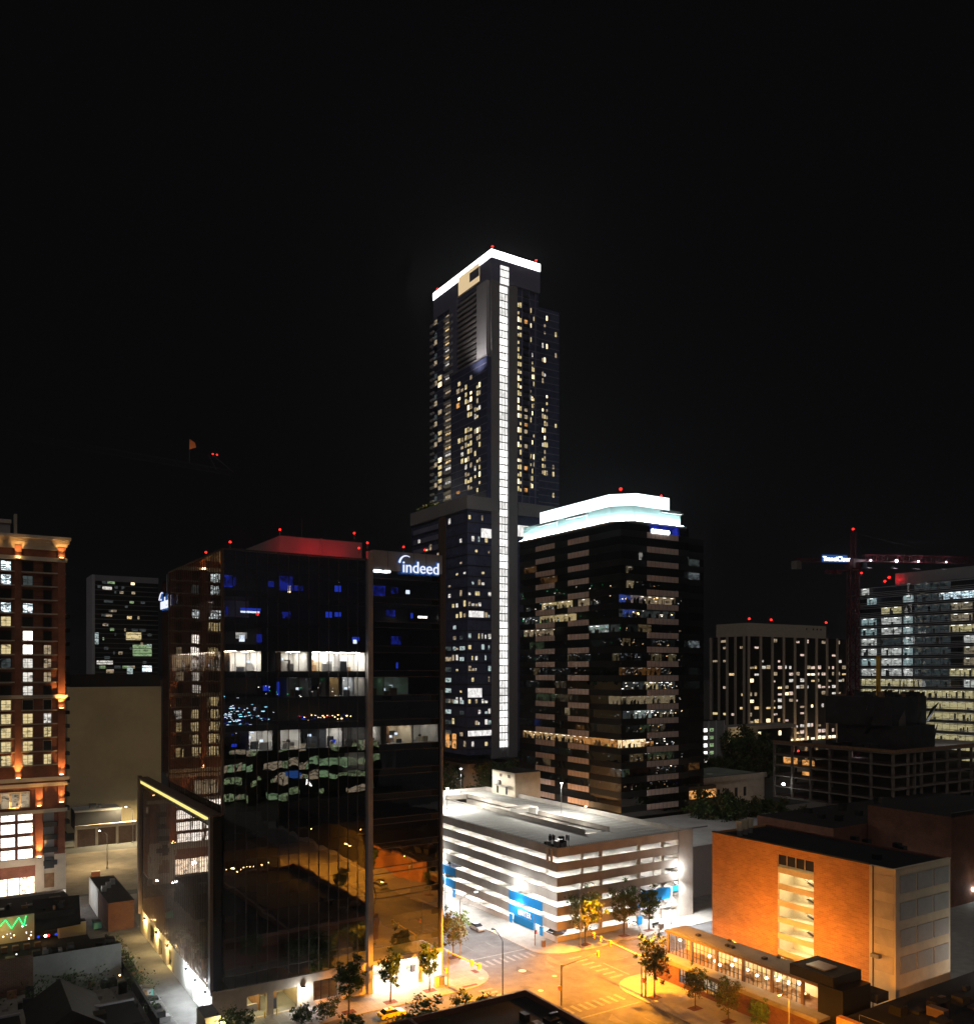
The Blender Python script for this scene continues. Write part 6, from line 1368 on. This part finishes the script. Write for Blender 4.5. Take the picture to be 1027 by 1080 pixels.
# ---------------------------------------------------------------- clutter of the low dark blocks at the left
Rc = random.Random(12)
T = thing('rooftop_clutter', (gw-20, gwv+18, 10.4), 'jumble of ducts, units and pipes on the bar roofs', 'roof equipment'); O = T.location
b = MB(O)
for i in range(60):
    x = gw-8-Rc.random()*56; y = wv+1.2+Rc.random()*11; h = Rc.uniform(.2, 1.1); b.box(x, x+Rc.uniform(.3, 2.2), y, y+Rc.uniform(.3, 1.6), 10.4, 10.4+h, Rc.choice(('black_metal', 'slate', 'grey_metal', 'dark_roof', 'wood')))
b.done('duct', T)
b = MB(O)
for i in range(9): x = gw-8-Rc.random()*50; y = wv+2+Rc.random()*9; b.tube([(x, y, 10.42), (x, y, 11.1), (x+Rc.uniform(-3, 3), y+.3, 11.1)], .08, 'grey_metal', 5)
b.done('pipe', T)
T = thing('yard_clutter', (gw-10, gwv-8, 0), 'heap of planters, crates and awnings in the dark yard at the lower left', 'yard clutter'); O = T.location
b = MB(O)
for i in range(70):
    x = gw-1-Rc.random()*44; y = gwv-1-Rc.random()*22; h = Rc.uniform(.4, 2.6)
    if abs(x-gxx+1) < 7 and y < gyy+3: continue
    b.box(x, x+Rc.uniform(.4, 3), y, y+Rc.uniform(.3, 2), 0.02, h, Rc.choice(('slate', 'black_metal', 'wood', 'dark_roof', 'grey_metal')))
b.done('crate', T)
b = MB(O)
for i in range(700):
    c = Rc.choice(((gw-5, gwv-4, 1.6), (gw-9, gwv-3, 2.2), (gw-14, gwv-3.5, 1.8), (gw+1, gwv-9, 1.5), (gw-22, gwv-5, 1.6))); p = Vector((c[0]+Rc.gauss(0, 1.6), c[1]+Rc.gauss(0, 1.2), max(.2, c[2]+Rc.gauss(0, .9)))); n1 = Vector((Rc.gauss(0, 1), Rc.gauss(0, 1), Rc.gauss(.4, 1))).normalized(); x = n1.orthogonal(); x.normalize(); y = n1.cross(x)
    b.face([p+x*.3, p+y*.16, p-x*.3, p-y*.16], 'leaf_dark')
for i in range(900):
    c = Rc.choice(((29.5, 163, 1.6), (29.8, 171, 2.0), (29.4, 179, 1.5), (30, 186, 1.8), (29.2, 148, 1.6))); p = Vector((c[0]+Rc.gauss(0, .7), c[1]+Rc.gauss(0, 1.6), max(.3, c[2]+Rc.gauss(0, .8)))); n1 = Vector((Rc.gauss(0, 1), Rc.gauss(0, 1), Rc.gauss(.4, 1))).normalized(); x = n1.orthogonal(); x.normalize(); y = n1.cross(x)
    b.face([p+x*.26, p+y*.14, p-x*.26, p-y*.14], 'leaf_dark')
b.build('plants', T, kind='stuff')
b = MB(O)
for x, y, z, m in ((gw-.6, gwv-2, 1.2, 'em_bulb'), (gw-17, gwv+1.5, 7.0, 'em_screen'), (gw-30, gwv+1.2, 6.8, 'em_bulb'), (gw-27, gwv+1.2, 6.6, 'em_bulb')): b.ball((x, y, z), .14, m, 6, 4)
b.build('yard_lamp', T)
# ================================================================ trees
def make_tree(name, h, cr, seed, mats, label, group, crown_lo=.32, n=62, leaf=.22, per=58, sparse=1.0):
    R = random.Random(seed); t = thing(name, (0, 0, 0), label, 'tree', group)
    b = MB(); b.cyl((0, 0, 0), (.05, .03, h*.45), h*.017+.03, h*.011+.02, 'bark', 7)
    tips = []
    for i in range(9):
        a = i*2.4; z0 = h*(crown_lo-.03+.05*i); r = cr*R.uniform(.45, .8)
        q = (math.cos(a)*r, math.sin(a)*r, z0+r*R.uniform(.5, 1.0)); b.cyl((.05, .03, z0), q, h*.006+.015, .015, 'bark', 5); tips.append(q)
    b.cyl((.05, .03, h*.45), (0, 0, h*.9), h*.011+.02, .02, 'bark', 6); b.done('trunk', t)
    b = MB(); zc = h*(1+crown_lo)/2; hz_ = h*(1-crown_lo)/2
    for k in range(n):
        a, e = R.uniform(0, 6.283), R.uniform(-1, 1); rr = R.uniform(.25, 1)**.5
        s = math.sqrt(1-e*e); wdt = 1-.35*max(0, e)
        c = Vector((math.cos(a)*s*cr*rr*wdt, math.sin(a)*s*cr*rr*wdt, zc+e*hz_*rr*.95))
        if k % 5: tq = Vector(tips[k % 9])*R.uniform(.85, 1.25); tq.z = min(h*1.02, tips[k % 9][2]+R.uniform(-.1, .42)*h); c = tq+Vector((R.gauss(0, cr*.22), R.gauss(0, cr*.22), R.gauss(0, cr*.22)))
        cl = cr*R.uniform(.12, .30); m = R.choice(mats)
        for j in range(int(per*R.uniform(.5, 1.2)*sparse)):
            p = c+Vector((R.gauss(0, cl*.6), R.gauss(0, cl*.6), R.gauss(0, cl*.5)))
            n1 = Vector((R.gauss(0, 1), R.gauss(0, 1), R.gauss(.5, 1))).normalized(); x = n1.orthogonal().normalized(); y = n1.cross(x); L = leaf*R.uniform(.6, 1.3)
            b.face([p+x*L, p+y*L*.55, p-x*L, p-y*L*.55], m)
    b.done('crown', t); return t
def place(proto, first, x, y, h0, h, rz, label, z=.14, wx=1):
    s = h/h0
    if first: t = proto; t.location = (x, y, z); t.rotation_euler[2] = rz; t.scale = (s*wx, s*wx, s); t['label'] = label
    else: t = dup(proto, (x, y, z), rz, (s*wx, s*wx, s), label)
    return t
A_ = make_tree('street_tree', 8, 2.0, 1, ('leaf', 'leaf', 'leaf_dark'), 'x', 'young street trees in pavement pits', .34)
B_ = make_tree('street_tree', 9, 3.0, 2, ('leaf_olive', 'leaf', 'leaf_olive'), 'x', 'young street trees in pavement pits', .3, 84)
C_ = make_tree('park_tree', 15, 5.5, 3, ('leaf', 'leaf_dark', 'leaf_olive'), 'x', 'big trees between the far buildings', .22, 100, .5, 48)
D_ = make_tree('planter_shrub', 3, 1.7, 4, ('leaf_dark', 'leaf', 'leaf_dark'), 'x', 'shrubs along the pavements', .12, 56, .15, 44)
tp = lambda u=None, v=None, px=0: (aU(v, px), v) if u is None else (u, aV(u, px))
TP = [(B_, 1, tp(v=138.4, px=617), 9.6, 'golden lit tree nearest the garage corner', 1), (B_, 0, tp(v=138.6, px=658), 9.4, 'middle of the three trees in front of the garage', .95), (A_, 1, tp(v=138.6, px=684), 8.3, 'slim green tree before the blue garage panel', 1.1),
      (B_, 0, tp(u=104.6, px=690), 9.4, 'tall yellow lit tree beside the glass pavilion corner', .75), (B_, 0, tp(u=107, px=733), 5.9, 'sparse tree before the low brick wall of the pavilion', .9), (B_, 0, tp(u=107.5, px=768), 5.9, 'tree at the lower edge of the photo before the pavilion', .95), (A_, 0, tp(u=107, px=800), 5.2, 'small green tree at the lower edge right of the signal pole', 1.1),
      (A_, 0, (65, 132.4), 7.6, 'small tree before the bright lobby, the left one of two', .95), (A_, 0, (73.2, 133.4), 7.5, 'small tree before the bright lobby, beside the signal mast', .95), (A_, 0, tp(v=132.2, px=368), 7.8, 'bright green tree before the stone base', 1.15), (B_, 0, tp(u=85.6, px=478), 7.9, 'leafy tree at the right corner of the glass tower', 1),
      (A_, 0, tp(v=114.9, px=371), 6.0, 'dark tree at the bottom edge below the stone base', 1.3)]
for pr, first, (x, y), h, lb, wx in TP: place(pr, first, x, y, 8 if pr is A_ else 9, h, random.uniform(0, 6), lb, .14, wx)
for i, (px, v, h, lb, wx) in enumerate(((428, 115.2, 3.8, 'dark round shrub left on the near pavement', 1.3), (458, 115.2, 4.4, 'broad dark shrub by the near pavement behind the black roof', 1.6), (503, 115.6, 4.6, 'lone shrub before the crossing beside the black roof corner', 1.1), (318, 131.8, 2.6, 'low shrub under the round wall lamp', 1.3), (246, 131.2, 4.2, 'shrub at the stone corner of the glass tower', 1.0), (345, 131.6, 2.4, 'low planter shrub before the display window', 1.4))):
    place(D_, i == 0, aU(v, px), v, 3, h, i*1.3, lb, .14, wx)
far = [(478, 345, 17, 'orange lit tree behind the garage roof lamp'), (497, 352, 16, 'orange lit tree left of the light strip foot'), (519, 335, 18, 'yellow lit tree at the foot of the light strip'), (536, 320, 20, 'dark tree before the light strip foot'), (552, 330, 19, 'dark tree between the two lit towers'),
       (508, 310, 14, 'dark round tree behind the garage parapet'), (742, 262, 16, 'black tree behind the white roof, leftmost'), (760, 258, 17.5, 'black tree before the old masonry block'), (778, 262, 15, 'black tree right of the old masonry windows'), (797, 266, 15, 'black tree behind the three roof vents'), (815, 272, 14, 'black tree beside the white site lamp'), (833, 268, 12, 'low black tree under the concrete frame'),
       (775, 440, 24, 'big dark tree beside the small lit block'), (792, 430, 23, 'big dark tree at the end of the long low building'), (806, 425, 20, 'dark tree left of the concrete frame'), (748, 420, 14, 'green lit tree at the foot of the small lit block'), (760, 415, 13, 'second green lit tree right of the small lit block'), (850, 262, 9, 'low black tree below the site lamp')]
for i, (px, d, h, lb) in enumerate(far): x, y = W(px, d); place(C_, i == 0, x, y, 15, h, i*.9, lb, 0)
# ================================================================ street lamps and signals
def street_lamp(loc, h, arm, ang, kind, label, power, m='grey_metal', cone=150, tl=.45):
    t = thing('street_lamp', loc, label, 'street lamp', 'street lamps around the crossing'); c, s = math.cos(ang), math.sin(ang)
    b = MB(); b.cyl((0, 0, 0), (0, 0, .5), .22, .2, m, 10); b.cyl((0, 0, .5), (0, 0, h-1.2), .12, .08, m, 8)
    pts = [(c*arm*k, s*arm*k, h-1.2+1.2*math.sin(k*math.pi/2)) for k in (0, .15, .35, .6, .85, 1)]
    b.tube([(0, 0, h-1.3)]+pts, .06, m, 6); b.done('pole', t)
    b = MB(); x, y = c*arm, s*arm; b.cyl((x-c*.1, y-s*.1, h), (x+c*.7, y+s*.7, h-.02), .16, .2, m, 8); o = b.done('lamp_head', t)
    b = MB(); b.cyl((x+c*.1, y+s*.1, h-.22), (x+c*.6, y+s*.6, h-.22), .11, .11, 'em_sodium' if kind == 'na' else 'em_lampwhite', 8); b.done('lens', t)
    l = light('bulb', 'SPOT', (x+c*.35, y+s*.35, h-.45), power, (1, .335, .018) if kind == 'na' else (1, .78, .45) if kind == 'warm' else (.97, .98, 1), None, .25, cone, .35, (c*tl, s*tl, -1)); l.parent = t; return t
Q = math.pi/2
street_lamp((aU(115.9, 530), 115.9, .14), 14, 2.4, Q, 'na', 'dark curved street lamp at the front of the crossing', 150000, 'black_metal', 118, .6)
street_lamp((86.2, aV(86.2, 485), .14), 13, 3.4, 0, 'w', 'tall pale street lamp arching over the avenue by the glass tower', 22000)
street_lamp((aU(137.4, 612), 137.4, .14), 14, 3.4, -Q, 'na', 'straight street lamp before the garage corner', 100000, 'grey_metal', 125, .5)
street_lamp((103.1, 111.1, .14), 12.4, 2.0, Q*.9, 'na', 'street lamp on the signal pole at the pavilion corner', 80000, 'grey_metal', 172, 0)
street_lamp(W(832, 126)+(.14,), 9.6, 1.6, math.pi*.98, 'na', 'street lamp at the bottom edge before the pavilion', 6000, 'grey_metal', 172, 0)
street_lamp((86.2, 71, .14), 12, 2.4, 0, 'na', 'street lamp down the avenue, seen in the tower glass', 60000)
street_lamp((102.8, 54, .14), 12, 2.4, math.pi, 'na', 'second street lamp down the avenue, seen in the tower glass', 60000)
street_lamp((86, 44, .14), 12, 2.4, 0, 'na', 'third street lamp down the avenue, mirrored in the tower', 60000)
street_lamp((aU(139, 708), 139, .14), 10, 1.0, -Q, 'w', 'white street lamp beside the blue garage panel', 24000)
street_lamp((101.9, 178, .14), 11, 2.0, math.pi, 'w', 'white street lamp on the garage side of the avenue', 42000)
x, y = W(113, 246); street_lamp((x, y, 0), 11, 2.5, 2.2, 'warm', 'lone pole lamp standing by the dirt lot', 13000, 'grey_metal', 175, 0)
x, y = W(140, 283); street_lamp((x, y, 0), 12, 2.5, 2.2, 'warm', 'pole lamp at the far side of the dirt lot', 60000, 'grey_metal', 178, 0)  # unseen lamp added to brighten the tan wall
for px, d in ((474, 318), (492, 312), (512, 318), (545, 312)):
    x, y = W(px, d); street_lamp((x, y, 0), 9, 1.5, Q, 'na', 'amber lamp among the far trees behind the garage', 60000, 'grey_metal', 178, 0)
def signal_mast(loc, h, arm, ang, label, heads, m='grey_metal', lamp=None):
    t = thing('signal_mast', loc, label, 'traffic signal', 'traffic signal masts at the crossing'); c, s = math.cos(ang), math.sin(ang)
    b = MB(); b.cyl((0, 0, 0), (0, 0, h+.3), .16, .12, m, 8); b.cyl((0, 0, h), (c*arm, s*arm, h+.5), .13, .08, m, 8); b.done('pole', t)
    for q in heads:
        x, y, z = c*arm*q, s*arm*q, h+.5*q-.2
        b = MB(); b.box(x-.17, x+.17, y-.17, y+.17, z-.5, z+.5, 'signal_yellow'); o = b.done('signal_head', t)
        b = MB()
        for k, mm in ((.33, lamp or 'black_metal'), (-.08, 'black_metal'), (-.48, 'em_green' if not lamp else 'black_metal')):
            b.cyl((x-s*.175, y+c*.175, z+k*.9), (x-s*.25, y+c*.25, z+k*.9), .12, .12, mm, 10)
        b.done('signal_lens', o)
    b = MB(); b.box(-.55, -.15, -.2, .2, 2.6, 3.4, 'signal_yellow'); b.box(-.58, -.55, -.12, .12, 2.8, 3.2, 'em_redsoft'); b.done('walk_signal', t); return t
signal_mast((76.8, 133.2, .14), 6.3, 10.5, -Q*.98, 'signal mast by the lobby reaching over the near street', (.74, .97), 'signal_yellow')
signal_mast((aU(115.4, 592), 115.4, .14), 6.6, 9.4, .12, 'signal mast behind the black roof reaching over the avenue', (.96,))
signal_mast((103.4, 110.4, .14), 6.8, 15.0, Q*1.0, 'signal mast at the pavilion corner reaching over the far leg', (.62, .8, .93), 'grey_metal', 'em_redsoft')
t = thing('pedestrian_signal', (103.6, 143.6, .14), 'short walk signal pole at the garage corner casting a shadow', 'traffic signal'); b = MB(); b.cyl((0, 0, 0), (0, 0, 6.4), .1, .08, 'bronze', 8); b.done('pole', t); b = MB(); b.box(-.2, .2, -.45, -.1, 2.5, 3.2, 'black_metal'); b.box(-.12, .12, -.47, -.45, 2.7, 3.0, 'em_redsoft'); b.done('walk_signal', t)
t = thing('litter_bin', (104.6, 142.0, .14), 'round litter bin on the garage corner pavement', 'bin'); b = MB(); b.cyl((0, 0, 0), (0, 0, 1.3), .42, .48, 'bronze', 12); b.done('body', t); b = MB(); b.cyl((0, 0, 1.3), (0, 0, 1.5), .52, .4, 'grey_metal', 12); b.done('lid', t)
for i, (x, y, hh, lb) in enumerate(((75.2, 134.6, 1.8, 'tall tan utility cabinet beside the signal mast'), (76.4, 134.9, 1.5, 'shorter grey utility cabinet beside the signal mast'))):
    t = thing('utility_cabinet', (x, y, .14), lb, 'cabinet', 'cabinets by the lobby corner'); b = MB(); b.box(-.45, .45, -.35, .35, 0, hh, 'stone' if i == 0 else 'grey_metal'); b.done('body', t); b = MB(); b.box(-.5, .5, -.4, .4, hh, hh+.08, 'grey_metal'); b.box(-.01, .01, -.37, -.352, .1, hh-.1, 'black_metal'); b.done('lid', t)
for i, (px, v, lb) in enumerate(((692, 139.4, 'dark bench near the blue garage panel'), (697, 137.6, 'grey newspaper box by the white lit pavement'), )):
    x = aU(v, px); t = thing('pavement_bench' if i == 0 else 'newspaper_box', (x, v, .14), lb, 'bench' if i == 0 else 'box'); b = MB()
    if i == 0:
        b.box(-1, 1, -.25, .25, .42, .5, 'black_metal'); b.done('seat', t); b = MB(); b.box(-1, 1, .2, .28, .5, .95, 'black_metal'); b.done('backrest', t)
        for s in (-.85, .85): b = MB(); b.box(s-.05, s+.05, -.22, .22, 0, .42, 'black_metal'); b.done('leg', t)
    else: b.box(-.5, .5, -.4, .4, .25, 1.3, 'grey_metal'); b.done('body', t); b = MB(); b.box(-.1, .1, -.1, .1, 0, .25, 'black_metal'); b.done('stand', t)
b = MB()
for x, y in [(p[2][0], p[2][1]) for p in TP[:11]]: b.box(x-1.1, x+1.1, y-.8, y+.8, .14, .165, 'mulch')
b.done('tree_pit', kind='structure')
# dumpsters in the alley
def dumpster(loc, rz, label, m='teal'):
    t = thing('dumpster', loc, label, 'dumpster', 'dumpsters in the alley', rz)
    b = MB(); b.prism([(-.9, -.6), (.9, -.6), (.9, .6), (-.9, .6)], .15, 1.2, m)
    for i in range(4): x = -.75+i*.5; b.box(x, x+.08, -.66, -.601, .2, 1.15, m)
    b.done('body', t); b = MB(); b.face([(-.95, -.65, 1.22), (.95, -.65, 1.22), (.95, .65, 1.5), (-.95, .65, 1.5)], 'black_metal'); b.box(-.95, .95, .6, .65, 1.2, 1.5, 'black_metal'); b.done('lid', t)
    for x in (-.7, .7): b = MB(); b.cyl((x, -.4, .08), (x+.1, -.4, .08), .08, .08, 'tyre', 8); b.cyl((x, .4, .08), (x+.1, .4, .08), .08, .08, 'tyre', 8); b.done('wheel', t)
    t.scale = (1.3,)*3; return t
dumpster((29.9, 151.5, .2), 1.5, 'nearest teal dumpster in the alley'); dumpster((30.4, 157.5, .2), 1.4, 'second teal dumpster further up the alley'); dumpster((28.9, 205, .2), 1.6, 'far green dumpster beside the black roofed shed')
# ================================================================ cars
def car(loc, rz, label, paint, group=None, lights=False, cab=False):
    t = thing('taxi' if cab else 'parked_car', loc, label, 'taxi' if cab else 'car', group, rz)
    prof = [(-2.2, .35), (-2.25, .75), (-2.05, .95), (-1.0, 1.02), (1.2, 1.0), (2.1, .82), (2.25, .6), (2.2, .32)]
    b = MB(); wd = .88
    for (x0, z0), (x1, z1) in zip(prof, prof[1:]+prof[:1]): b.face([(x0, -wd, z0), (x1, -wd, z1), (x1, wd, z1), (x0, wd, z0)], paint)
    b.face([(x, -wd, z) for x, z in prof], paint); b.face([(x, wd, z) for x, z in reversed(prof)], paint)
    roof = [(-1.75, 1.0), (-1.2, 1.46), (.25, 1.48), (1.05, 1.0)]; w2 = .68
    b.face([(roof[1][0], -w2, 1.462), (roof[2][0], -w2, 1.482), (roof[2][0], w2, 1.482), (roof[1][0], w2, 1.462)], paint); b.done('body', t)
    b = MB(); b.face([(roof[0][0], -wd+.06, 1.0), (roof[1][0], -w2, 1.46), (roof[1][0], w2, 1.46), (roof[0][0], wd-.06, 1.0)], 'car_glass'); b.face([(roof[3][0], wd-.06, 1.0), (roof[2][0], w2, 1.48), (roof[2][0], -w2, 1.48), (roof[3][0], -wd+.06, 1.0)], 'car_glass')
    for s in (1, -1): b.face([(roof[0][0], s*(wd-.06), 1.0), (roof[1][0], s*w2, 1.46), (roof[2][0], s*w2, 1.48), (roof[3][0], s*(wd-.06), 1.0)], 'car_glass')
    b.done('window', t)
    for x in (-1.35, 1.35):
        for s in (-1, 1): b = MB(); b.cyl((x, s*.72, .33), (x, s*.9, .33), .33, .33, 'tyre', 14); o = b.done('wheel', t); b = MB(); b.cyl((x, s*.9, .33), (x, s*.915, .33), .2, .2, 'grey_metal', 10); b.done('rim', o)
    for s in (-.6, .6):
        b = MB(); b.box(2.2, 2.27, s-.18, s+.18, .6, .74, 'em_headlight' if lights else 'fin_white'); b.done('headlight', t)
        b = MB(); b.box(-2.28, -2.22, s-.2, s+.2, .72, .88, 'em_taillight' if lights else 'crane_red'); b.done('tail_light', t)
    if cab: b = MB(); b.box(-.5, -.1, -.3, .3, 1.49, 1.66, 'white_wall'); b.done('roof_sign', t)
    return t
car((99.3, aV(99.3, 503), .02), -Q, 'silver hatchback parked on the avenue beside the garage', 'car_silver')
car((aU(126.8, 413), 126.8, .02), .03, 'yellow taxi on the near street at the bottom edge', 'cab_yellow', None, False, True)
car((GX0+3.4, aV(GX0+3.4, 479), LVS[2]+.01), 0, 'dark car on the upper garage deck at its left end', 'car_dark', 'cars inside the garage'); car((GX0+3.4, aV(GX0+3.4, 474), LVS[1]+.01), 0, 'dark car on the lower garage deck at its left end', 'car_dark', 'cars inside the garage')
car((aU(GY0+3.2, 671), GY0+3.2, LVS[2]+.01), -Q, 'white car on the garage deck above the blue panel', 'car_silver', 'cars inside the garage')
car((GX0+3.2, GY0+4.5, .18), .1, 'grey car at the ground floor corner of the garage', 'car_dark', 'cars inside the garage')

car((87.8, 88, .02), Q, 'red car parked down the avenue, seen in the tower glass', 'flag', 'cars parked down the avenue'); car((101.0, 74, .02), -Q, 'silver car parked down the avenue, seen in the tower glass', 'car_silver', 'cars parked down the avenue')
place(A_, 0, 84, 78, 8, 7, .4, 'avenue tree seen mirrored in the tower glass'); place(A_, 0, 103.5, 64, 8, 7.5, 1.4, 'second avenue tree seen mirrored in the tower glass')
# ================================================================ thin scattering volume added for a soft glow round the lights
hm = bpy.data.materials.new('haze_air'); hm.use_nodes = True; n_ = hm.node_tree.nodes; n_.remove(n_['Principled BSDF'])
pv = n_.new('ShaderNodeVolumePrincipled'); pv.inputs['Density'].default_value = .00012; pv.inputs['Color'].default_value = (.9, .93, 1, 1); pv.inputs['Anisotropy'].default_value = .8
hm.node_tree.links.new(pv.outputs[0], n_['Material Output'].inputs['Volume']); M['haze_air'] = hm
b = MB(); b.box(-3100, 4100, -1600, 6100, -1, 245, 'haze_air'); b.build('haze', kind='stuff')
